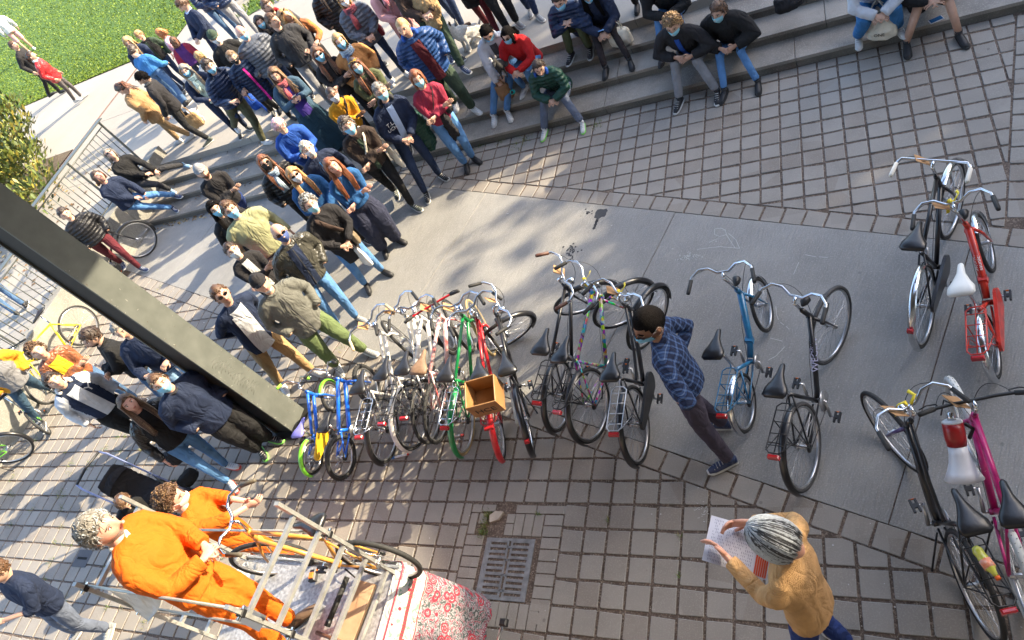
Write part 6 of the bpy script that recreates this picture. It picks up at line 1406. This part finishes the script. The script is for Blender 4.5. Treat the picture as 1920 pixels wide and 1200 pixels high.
# things on the deck
def G3o(px, py, z): return np.array((*G(px, py, z), z))
WOOD = mat('pale_board', (.36, .21, .115), rough=.7, var=.25, nscale=6, col2=(.50, .33, .2))
b = MB(); a0, a1 = G3o(688, 1092, ZP+.05), G3o(640, 1215, ZP+.05); b.bar(a0, a1, .20, .035, WOOD); tag(b.obj('wooden_board'), 'stained wooden board lying across the scaffold deck', 'board')
b = MB(); a0, a1 = G3o(651, 1082, ZP+.11), G3o(614, 1172, ZP+.11); b.tube([a0, a1], .024, RUB, 12); b.tube([a0+(a1-a0)*.9, a1+(a1-a0)*.03], .028, BLK, 12); tag(b.obj('black_tube'), 'black rubber tube resting on the stained wooden board', 'tube')
b = MB(); a0, a1 = G3o(594, 1186, ZP+.06), G3o(640, 1204, ZP+.07); b.tube([a0, (a0+a1)/2+(0, 0, .01), a1], [.018, .015, .017], mat('dark_wood', (.10, .045, .025), rough=.4), 8); tag(b.obj('wooden_stick'), 'dark wooden tool stick at the bottom edge of the scaffold deck', 'stick')
b = MB(); a0 = G3o(588, 1080, ZP+.04); b.box(a0, (.07, .10, .06), BLK, rotm('Z', .2), bev=.012); b.box(a0+(0, -.005, .034), (.04, .05, .012), ORR, rotm('Z', .2)); tag(b.obj('clamp_block'), 'black plastic clamp with orange insert on the far edge of the deck', 'clamp')
def sheet3(name, pts, m, label, cat, nx=8, sag=.02, seed=1):
    P4 = [np.array(q, float) for q in pts]; r_ = random.Random(seed); V = []
    for i in range(nx):
        for j in range(nx):
            u_, v_ = i/(nx-1), j/(nx-1); q = P4[0]*(1-u_)*(1-v_)+P4[1]*u_*(1-v_)+P4[2]*u_*v_+P4[3]*(1-u_)*v_; V.append(q+np.array((0, 0, -sag*math.sin(math.pi*u_)*math.sin(math.pi*v_)+sag*.5*math.sin(u_*7+v_*4+seed))))
    b = MB(); b.add(V, [(i*nx+j, (i+1)*nx+j, (i+1)*nx+j+1, i*nx+j+1) for i in range(nx-1) for j in range(nx-1)], m); o = b.obj(name); return tag(o, label, cat)
sheet3('white_rag', [G3o(205, 1108, 2.35), G3o(300, 1122, 2.3), G3o(280, 1172, 1.85), G3o(262, 1150, 1.9)], WH, 'white cloth hanging from the left rail of the scaffold', 'cloth', 10, .05, 3)
sheet3('paper_mask', [G3o(458, 1134, 2.35), G3o(500, 1155, 2.3), G3o(486, 1185, 2.1), G3o(440, 1162, 2.15)], MASKM['white'], 'white paper mask hanging from the right ladder frame of the scaffold', 'mask', 6, .01, 2)
sheet3('white_paper', [G3o(458, 1052, ZP+.03), G3o(480, 1056, ZP+.06), G3o(478, 1112, ZP+.03), G3o(430, 1088, ZP+.05)], WH, 'crumpled white sheet lying at the left end of the deck', 'paper', 6, .03, 5)
spk = person(label='grey haired man in orange overalls standing on the scaffold', head_px=(187, 994), z0=ZP, H=1.82, feet=[(566, 1166, ZP), (545, 1215, ZP)], face=28, hairs='short_fine', hc='grey', hc2='silver', skin='pink', top='orange', bulk=.034, hem=.88, bot='orange', fit=1.32, shoe='brown', sole='black', arms='front', look=(0, -2), hsc=1.28, w=1.08, vox=.016, folds=.014, collar='cream', beard='grey')
# outrigger foot near the drain
b = MB(); q = G3o(934, 1200, .22); q2 = G3o(942, 1172, .30); b.tube([q-(0, .25, .16), q, q2], [.016, .016, .016], CHR, 8); b.box(q2+(0.01, .02, .0), (.07, .06, .06), BLK, bev=.012); tag(b.obj('stand_leg'), 'chrome stand leg with black clamp below the drain grate', 'stand')
# ================================================================ man in plaid, woman with the sheet
plaidm = person(label='man in blue plaid shirt and blue mask bending over the bicycles', head_px=(1218, 606), H=1.80, headoff=1.50, feet=[(1362, 868), (1352, 800)], face=188, hairs='buzz', hc='black', skin='brown', top='plaid', bulk=.012, hem=.82, bot='purpleg', fit=1.18, shoe='navy', mk='blue', gl='clear', look=(-38, -8), hsc=1.30, w=1.08, vox=.014, folds=.014,
    arms='hips', short_sleeve=.75, collar='plaid')
wom = person(label='woman with silver bob in apricot knitted sweater reading a sheet', head_px=(1458, 1014), H=1.76, face=165, feet=[(1560, 1262), (1580, 1205)], hairs='bob_fine', hc='silver', hc2='charcoal', skin='pink', top='knit', bulk=.006, hem=.86, bot='jeansnavy', fit=1.15, shoe='black', look=(0, -52), hsc=1.30, w=1.08, vox=.013, folds=.012, hd=None,
    wr=(('px', 1408, 980, 1.33), ('px', 1368, 1050, 1.33)), elb=(('px', 1440, 960, .9), ('px', 1400, 1120, .9)), gl='clear')
PAPER = mat('print_paper', (.58, .58, .64), rough=.8, var=.02); INK = mat('ink', (.16, .17, .26), rough=.8); ORP = mat('print_orange', (.55, .075, .015), rough=.7)
pc = [G3o(1334, 966, 1.29), G3o(1316, 1050, 1.29), G3o(1436, 1088, 1.20), G3o(1452, 1000, 1.20)]
pr = thing('printed_sheet', 'large sheet of text with orange block held by the woman', 'sheet', tuple(pc[0])); o0 = pc[0]
def pp_(u_, v_, dz=.0): q = pc[0]*(1-u_)*(1-v_)+pc[3]*u_*(1-v_)+pc[2]*u_*v_+pc[1]*(1-u_)*v_; return q-o0+np.array((0, 0, dz+.02*math.sin(u_*5)*math.sin(v_*3)))
b = MB(); V = [pp_(i/11, j/11) for i in range(12) for j in range(12)]; b.add(V, [(i*12+j, i*12+j+1, (i+1)*12+j+1, (i+1)*12+j) for i in range(11) for j in range(11)], PAPER); b.obj('page', pr)
b = MB(); rr_ = random.Random(4)
for i in range(26):
    u_ = .08+i*.026
    for j in range(14):
        v_ = .06+j*.066
        if rr_.random() < .78: b.add([pp_(u_, v_, .004), pp_(u_+.007, v_, .004), pp_(u_+.007, v_+.055*rr_.uniform(.4, 1), .004), pp_(u_, v_+.055*rr_.uniform(.3, 1), .004)], [(0, 1, 2, 3)], INK, False)
b.obj('printed_lines', pr, kind='stuff')
b = MB()
for i in range(6): b.add([pp_(.80+i*.033, .02, .005), pp_(.826+i*.033, .02, .005), pp_(.826+i*.033, .97, .005), pp_(.80+i*.033, .97, .005)], [(0, 1, 2, 3)], ORP, False)
b.obj('orange_block', pr)
def band(J, k, m, nm, f_=.0, r_=.034):
    sh_, el, wv, sd, _ = J['arm'][k]; d = wv-el; d /= np.linalg.norm(d); c = wv-d*(.015+f_); x = np.cross(d, (0, 0, 1)); x /= np.linalg.norm(x); y = np.cross(d, x)
    b = MB(); b.tube([c+(x*math.cos(a)+y*math.sin(a))*r_*J['s'] for a in np.linspace(0, 6.283, 13)[:-1]], .006, m, 5, closed=True); b.obj(nm, J['root'])
band(wom, 0, BLK, 'wristband', .0); band(wom, 0, C['white'], 'bracelet', .03); band(wom, 1, BLK, 'hair_tie')
# ================================================================ bags and coats
def bag(label, px, py, z, size, m, rz=0., tilt=0., handles=True, cat='bag', name='tote_bag', text=None, cols=None, hl=.22):
    c = G3o(px, py, z); w_, d_, h_ = size; t = thing(name, label, cat, tuple(c), rot=(tilt, 0, rz)); b = MB()
    b.tube([(0, 0, -h_/2), (0, 0, -h_/2+.02), (0, 0, 0), (0, 0, h_/2-.01), (0, 0, h_/2)], [(w_*.40, d_*.35), (w_*.5, d_*.5), (w_*.5, d_*.55), (w_*.47, d_*.3), (w_*.46, d_*.12)], m, 16, side=(1, 0, 0)); me = remesh(b, 'pouch', max(.012, min(w_, h_)*.06), 2, .02, .06); link('pouch', me, t)
    if handles:
        for s_ in (-1, 1):
            b = MB(); b.tube([(-w_*.25, s_*d_*.1, h_/2-.02), (-w_*.2, s_*d_*.1, h_/2+hl*.6), (0, 0, h_/2+hl), (w_*.2, s_*d_*.1, h_/2+hl*.6), (w_*.25, s_*d_*.1, h_/2-.02)], [(.010, .003)]*5, m, 5); b.obj('handle', t)
    if text:
        Mx = Matrix.Translation((0, -d_*.5-.012, -.02)) @ Matrix.Rotation(R(90), 4, 'X'); text_mesh(text, h_*.22, TXD, 'printed_text', t, Mx)
    return t
TXD = mat('text_dark', (.03, .03, .03), rough=.8)
bag('cream tote bag with black script hanging from the brown jacket', 738, 290, .95, (.34, .08, .42), C['cream'], rz=R(-40), text='Roy')
bag('thin white plastic bag hanging from the hand of the curly haired woman', 676, 478, .62, (.30, .10, .36), mat('plastic_bag', (.72, .68, .64), rough=.35), rz=R(-30), hl=.12, cat='bag', name='plastic_bag')
bag('brown satchel at the hip of the curly haired woman', 660, 440, .95, (.30, .10, .24), mat('satchel_leather', (.17, .13, .08), rough=.5, bump=.4), rz=R(-40), name='satchel', handles=False)
bag('dark red handbag of the woman in the grey puffer jacket', 706, 52, 1.52, (.34, .14, .26), mat('handbag_red', (.20, .008, .02), rough=.35), rz=R(-40), name='handbag', hl=.12)
bag('dark green shoulder bag of the woman with folded arms', 650, 162, 1.15, (.26, .09, .18), mat('handbag_teal', (.008, .05, .045), rough=.35), rz=R(-35), name='handbag', handles=False)
bag('black tote bag carried by the dark haired man on the plaza', 350, 226, 1.02, (.30, .10, .34), C['black2'], rz=R(30), hl=.24)
bag('tan paper bag carried behind the black tote', 364, 226, .98, (.28, .08, .34), C['khaki'], rz=R(30), hl=.22, name='paper_bag')
bag('navy messenger bag at the hip of the man with the child', 430, 206, 1.30, (.42, .12, .34), C['navy'], rz=R(-30), name='messenger_bag', handles=False)
bag('cream tote bag on the step beside the woman with ankle boots', 1162, 68, .58, (.36, .22, .26), C['cream'], rz=R(-10), hl=.16)
bag('beige tote bag standing between the white sneakers on the step', 1652, 50, .32, (.34, .24, .26), C['cream'], rz=R(-15), hl=.26, text='ONE')
bag('brown leather bag between the two dog owners on the step', 946, 172, .48, (.24, .14, .28), mat('bag_brown', (.22, .11, .045), rough=.5, bump=.3), rz=R(10), name='leather_bag', hl=.1)
bag('dark backpack lying on the top step at the upper edge', 1478, 2, .70, (.36, .22, .20), C['black2'], rz=R(20), name='backpack', handles=False)
b = MB(); q = G3o(962, 172, .46); b.tube([q, q+(.05, -.12, .08)], [.036, .034], mat('bottle_teal', (.02, .50, .45), rough=.3), 12); b.tube([q+(.05, -.12, .08), q+(.065, -.155, .10)], [.024, .022], BLK, 10); tag(b.obj('water_bottle'), 'turquoise water bottle sticking out beside the brown leather bag', 'bottle')
def bundle(label, px, py, z, r_, m, name='held_coat', rz=0.):
    c = G3o(px, py, z); t = thing(name, label, 'coat', tuple(c), rz=rz); rr2 = random.Random(label); b = MB()
    b.ell((0, 0, 0), r_, m, 12, 8); 
    for k in range(7): a = rr2.uniform(0, 6.28); b.ell((math.cos(a)*r_[0]*.5, math.sin(a)*r_[1]*.5, rr2.uniform(-.9, .3)*r_[2]), tuple(q*.55 for q in r_), m, 8, 6)
    link('folded_cloth', remesh(b, 'folded_cloth', .016, 2, .035, .05), t)
bundle('green puffer coat folded over the arms of the man in the hoodie', 778, 236, 1.02, (.20, .14, .34), C['greenpuff'])
bundle('black jacket folded over the arms of the woman in wine red', 828, 196, 1.10, (.24, .12, .16), C['blackpuff'], rz=R(-40))
bundle('black jacket sleeves hanging below the folded jacket', 832, 226, .92, (.20, .09, .26), C['black2'], rz=R(-40))
bundle('tan coat held by the man in the brown jacket', 800, 14, 1.75, (.22, .14, .28), C['khaki'])
bundle('pink scarf held by the woman in the black cardigan', 478, 503, 1.05, (.12, .08, .10), C['hotpink'], name='held_scarf')
# ================================================================ dogs
def dog(label, px, py, z, face, m1, m2, sit=True, s=1., lying=False):
    c = G(px, py, z); t = thing('dog', label, 'dog', (c[0], c[1], z), rz=R(face)-math.pi/2); b = MB()
    ch = np.array((0, .10, .26))*s; ru = np.array((0, -.13, .12 if sit else .26))*s; hd_ = np.array((0, .17, .40))*s
    b.tube([ru-np.array((0, .06, -.02))*s, ru, (ru+ch)/2+(0, 0, .01), ch, ch+np.array((0, .05, .05))*s, hd_], [(.05*s, .05*s), (.085*s, .095*s), (.075*s, .08*s), (.085*s, .10*s), (.055*s, .06*s), (.045*s, .05*s)], m1, 10, side=(1, 0, 0))
    for sd in (-1, 1):
        b.tube([ch+np.array((sd*.045, 0, -.04))*s, np.array((sd*.05, .10, .12))*s, np.array((sd*.05, .115, .02))*s, np.array((sd*.05, .15, .012))*s], [.034*s, .022*s, .017*s, .020*s], m1, 7)
        if sit: b.tube([ru+np.array((sd*.05, .0, .02))*s, np.array((sd*.085, .0, .13))*s, np.array((sd*.08, -.09, .04))*s, np.array((sd*.08, .02, .015))*s], [.06*s, .045*s, .022*s, .020*s], m1, 7)
        else: b.tube([ru+np.array((sd*.045, 0, -.02))*s, np.array((sd*.05, -.10, .16))*s, np.array((sd*.05, -.155, .10))*s, np.array((sd*.05, -.13, .015))*s, np.array((sd*.05, -.10, .012))*s], [.055*s, .032*s, .018*s, .015*s, .018*s], m1, 7)
    b.tube([ru+np.array((0, -.07, .03))*s, ru+np.array((0, -.14, .08))*s, ru+np.array((0, -.16, .15))*s], [.018*s, .012*s, .005*s], m1, 6)
    b.ell(hd_+np.array((0, .015, .015))*s, (.052*s, .062*s, .050*s), m1, 10, 8)
    link('body', remesh(b, 'body', .011, 3, .008, .03), t)
    b = MB(); b.tube([hd_+np.array((0, .05, .0))*s, hd_+np.array((0, .10, -.012))*s, hd_+np.array((0, .135, -.018))*s], [.034*s, .025*s, .018*s], m1, 8); b.ell(hd_+np.array((0, .145, -.012))*s, (.012*s,)*3, BLK, 6, 4)
    for sd in (-1, 1): b.ell(hd_+np.array((sd*.026, .062, .022))*s, (.009*s,)*3, EYED, 5, 4)
    b.obj('muzzle', t)
    for sd in (-1, 1): b = MB(); b.tube([hd_+np.array((sd*.035, 0, .045))*s, hd_+np.array((sd*.055, -.005, .085))*s, hd_+np.array((sd*.06, .005, .105))*s], [(.026*s, .010*s), (.018*s, .007*s), (.004*s, .003*s)], m2, 6); b.obj('ear', t)
    b = MB(); b.ell((ch+ru)/2+np.array((.02, -.02, .055))*s, (.062*s, .09*s, .035*s), m2, 8, 6); b.ell(hd_+np.array((.022, .03, .03))*s, (.035*s, .040*s, .032*s), m2, 8, 6); b.obj('coat_patch', t)
    return t
DW = mat('fur_white', (.62, .58, .52), rough=.9, var=.2, nscale=30, bump=.7, bscale=60); DB = mat('fur_brown', (.12, .06, .03), rough=.9, var=.3, bump=.6); DK = mat('fur_black', (.03, .028, .026), rough=.9, var=.4, bump=.6)
dog('white dog with brown ears sitting on the plaza edge', 890, 84, PZ, -120, DW, DB, s=1.35)
dog('small black and white dog on the lap of the young man', 948, 138, .78, -80, DK, DW, s=.85)
dog('small white dog standing between the legs of the strolling group', 374, 236, PZ, -160, DW, DW, sit=False, s=1.15)
# ================================================================ pushchairs
def pushchair(label, px, py, z, face, s=1.):
    c = G(px, py, z); t = thing('pushchair', label, 'pushchair', (c[0], c[1], z), rz=R(face)-math.pi/2); m = ALU; K_ = s
    t.scale = (s, s, s)
    for sd in (-1, 1):
        b = MB(); b.tube([(sd*.24, .36, .12), (sd*.24, -.02, .52), (sd*.24, -.34, .98), (sd*.22, -.42, 1.04)], .012, mat('pushchair_frame', (.20, .24, .42), rough=.3, metal=.5), 7); b.tube([(sd*.24, -.30, .12), (sd*.24, .02, .50)], .012, m, 7); b.obj('side_frame', t)
        for yy in (.36, -.30):
            b = MB(); an = np.linspace(0, 6.283, 17)[:-1]
            for q in (-.02, .02): b.tube([(sd*.24+q, yy+math.cos(a)*.078, .09+math.sin(a)*.078) for a in an], .012, RUB, 6, closed=True); b.tube([(sd*.24+q, yy, .09), (sd*.24+q*1.3, yy, .09)], .05, mat('wheel_grey', (.2, .2, .2)), 10)
            b.obj('wheel', t)
    b = MB(); b.tube([(-.22, -.42, 1.04), (0, -.45, 1.05), (.22, -.42, 1.04)], .016, BLK, 8); b.obj('handle', t)
    b = MB(); b.tube([(0, .14, .38), (0, .0, .40), (0, -.12, .50), (0, -.22, .80), (0, -.24, .90)], [(.20, .03), (.21, .05), (.21, .06), (.20, .05), (.17, .03)], C['black2'], 12, side=(1, 0, 0)); link('seat', remesh(b, 'seat', .022, 2, .012, .06), t)
    b = MB(); V = []
    for i in range(9):
        a = math.pi*i/8
        for j in range(7):
            q = -.75+j*.27; V.append((math.cos(a)*.20, -.20-math.sin(a)*.06+math.sin(q)*.17*math.sin(a)+.02, .66+math.cos(q)*.22*math.sin(a)**.7))
    b.add(V, [(i*7+j, i*7+j+1, (i+1)*7+j+1, (i+1)*7+j) for i in range(8) for j in range(6)], C['black2']); b.obj('hood', t)
    b = MB(); b.box((0, .0, .24), (.40, .36, .14), C['black2'], bev=.03); b.obj('basket', t); return t
pushchair('black folded pushchair beside the long haired woman', 318, 950, 0., -10, 1.0)
pushchair('pushchair whose small wheels show at the top edge by the grass', 452, 4, PZ, 60, .9)
bag('black bag hooked on the pushchair handle', 322, 858, .72, (.26, .16, .22), C['black2'], rz=R(20), name='changing_bag', handles=False)
bag('small black rucksack on the ground next to the pushchair', 352, 896, .20, (.26, .18, .18), C['black'], rz=R(60), name='rucksack', handles=False)
# ================================================================ megaphone, bottle, crate
def axis_obj(name, label, cat, p0, p1, prof, extra=None):
    p0 = np.array(p0); p1 = np.array(p1); d = p1-p0; L_ = np.linalg.norm(d); d /= L_; t = thing(name, label, cat, tuple(p0))
    for nm, lo, hi, rr3, m in prof:
        b = MB(); k = len(rr3); b.tube([d*L_*(lo+(hi-lo)*i/(k-1)) for i in range(k)], rr3, m, 20); b.obj(nm, t)
    return t
MEGR = mat('megaphone_red', (.30, .012, .012), rough=.3, var=.08); MEGW = mat('megaphone_white', (.62, .63, .66), rough=.3, var=.05)
mg = axis_obj('megaphone', 'red and white megaphone hanging between the two bicycles', 'megaphone', G3o(1785, 790, .92), G3o(1808, 898, .66), [('rear_cap', -.03, .02, [.048, .064, .066], MEGW), ('body', .02, .42, [.066, .068, .068, .062], MEGR), ('horn', .42, 1., [.060, .064, .074, .096, .125], MEGW), ('microphone', -.16, -.02, [.020, .022, .03], CHR)])
b = MB(); b.tube([(.075, .0, -.04), (.12, -.02, -.08), (.09, -.05, -.16)], .014, BLK, 7); b.tube([(-.06, .05, .0), (-.03, .10, .12), (.05, .06, .10)], .006, BLK, 5); b.obj('grip', mg)
LEM = mat('lemonade', (.55, .55, .08), rough=.12, var=.05, coat=.6)
axis_obj('drink_bottle', 'small plastic bottle of yellow lemonade with orange cap on the rack', 'bottle', G3o(1828, 1026, .88), G3o(1876, 1090, .88), [('bottle', 0, .86, [.022, .034, .030, .034, .035, .034, .018, .013], LEM), ('label', .38, .62, [.0365, .0365, .0365], mat('label_orange', (.75, .14, .02), rough=.4, var=.3, nscale=40, col2=(.8, .5, .4))), ('cap', .86, .95, [.016, .016], mat('cap_orange', (.75, .12, .01), rough=.4))])
rbk = BK['red']; 
cu_, cv_ = G(906, 738, 1.0)
cr = thing('wooden_crate', 'small varnished wooden crate with black stencil on the crimson bicycle', 'crate', (cu_, cv_, .86), rot=(R(8), R(3), R(14)))
CWD = crate_wood(); cw, cl, chh2, th_ = .30, .26, .24, .012
for nm, c_, sz in (('bottom', (0, 0, .006), (cw, cl, .012)), ('side_panel', (-cw/2, 0, chh2/2), (th_, cl, chh2)), ('side_panel', (cw/2, 0, chh2/2), (th_, cl, chh2)), ('end_panel', (0, -cl/2-th_/2, chh2/2), (cw+th_, th_, chh2)), ('end_panel', (0, cl/2+th_/2, chh2/2), (cw+th_, th_, chh2))):
    b = MB(); b.box(c_, sz, CWD, bev=.003); b.obj(nm, cr)
text_mesh('HCE', .11, TXD, 'stencil', cr, Matrix.Translation((0, -cl/2-th_-.002, chh2*.45)) @ Matrix.Rotation(R(90), 4, 'X'))
# pump parts on the paving, phone on the step, small gully at the left
b = MB(); a0, a1 = G3o(733, 859, .015), G3o(764, 852, .015); b.tube([a0, a1], .013, MEGW, 10); b.tube([a0, a0+(a1-a0)*.25], .014, mat('blue_band', (.05, .2, .5)), 10); b.tube([a1, a1+(a1-a0)*.05], .014, mat('red_band', (.6, .05, .03)), 10); tag(b.obj('pump'), 'white bicycle pump lying on the paving below the rear wheels', 'pump')
b = MB(); a0, a1 = G3o(838, 821, .015), G3o(864, 816, .015); b.tube([a0, a1], .012, ALU, 10); b.tube([a1, a1+(a1-a0)*.2], .014, mat('red_band', (.6, .05, .03)), 10); tag(b.obj('pump'), 'short silver pump lying under the green bicycle', 'pump')
b = MB(); q = G3o(1755, 37, .145); b.box(q, (.15, .08, .008), C['lgrey'], rotm('Z', .3), bev=.002); b.box(q+(0, 0, .006), (.13, .065, .004), mat('phone_screen', (.02, .08, .2), rough=.1), rotm('Z', .3)); tag(b.obj('phone'), 'phone lying on the lowest step between the bare legs', 'phone')
sg = thing('small_drain', 'small square drain cover in the paving behind the scaffold', 'drain cover', (*G(155, 1047), 0)); b = MB(); b.box((0, 0, .0), (.30, .22, .012), mat('drain_plate', (.06, .055, .06), rough=.6)); b.obj('cover', sg); b = MB(); b.box((0, .0, .008), (.20, .03, .004), DARK); b.obj('slot', sg)
# phones in hands and straps
def phone_for(J, label, m):
    a = W_(J, J['arm'][0][2]); c = W_(J, J['arm'][1][2]); q = (a+c)/2+np.array((0, 0, .05)); b = MB(); b.box(q, (.075, .012, .15), m, rotm('Z', J['yaw'])@rotm('X', R(-55)), bev=.003); tag(b.obj('phone'), label, 'phone')
phone_for(pinkh, 'teal phone held by the person with pink hair', mat('phone_teal', (.02, .30, .36), rough=.3)); phone_for(purp, 'thin pale phone held by the woman in the purple top', C['cream']); phone_for(s4, 'blue phone held by the seated woman in black', mat('phone_blue', (.10, .25, .6), rough=.3))
strap(yel, -1, C['dbrown']); strap(gc, 1, C['brown'], r=.02); strap(tote, -1, C['cream']); strap(rsw, -1, C['black2'], r=.005)
# chest print on clothes
def chest_text(J, txt, size, m, x=0., z=1.28, off=.165, rot=0., nm='printed_text'):
    q = J['bodyp']((x, off, z)); X_, U_, F_ = J['X'], J['up'], J['fwd']
    ca2, sa2 = math.cos(rot), math.sin(rot); xx = -(X_*ca2+U_*sa2); uu = U_*ca2-X_*sa2
    Mx = Matrix(((xx[0], uu[0], F_[0], q[0]), (xx[1], uu[1], F_[1], q[1]), (xx[2], uu[2], F_[2], q[2]), (0, 0, 0, 1))); text_mesh(txt, size, m, nm, J['root'], Mx, .004)
chest_text(vars_, 'Y', .15, C['white'], x=-.12, z=1.31, off=.175)
chest_text(hood_, 'T.L.', .08, C['white'], x=.10, z=1.26, off=.172); chest_text(hood_, 'UCH', .07, C['white'], x=.10, z=1.19, off=.172)
chest_text(s1, 'OMO', .075, C['lgrey'], x=0, z=1.26, off=.17)
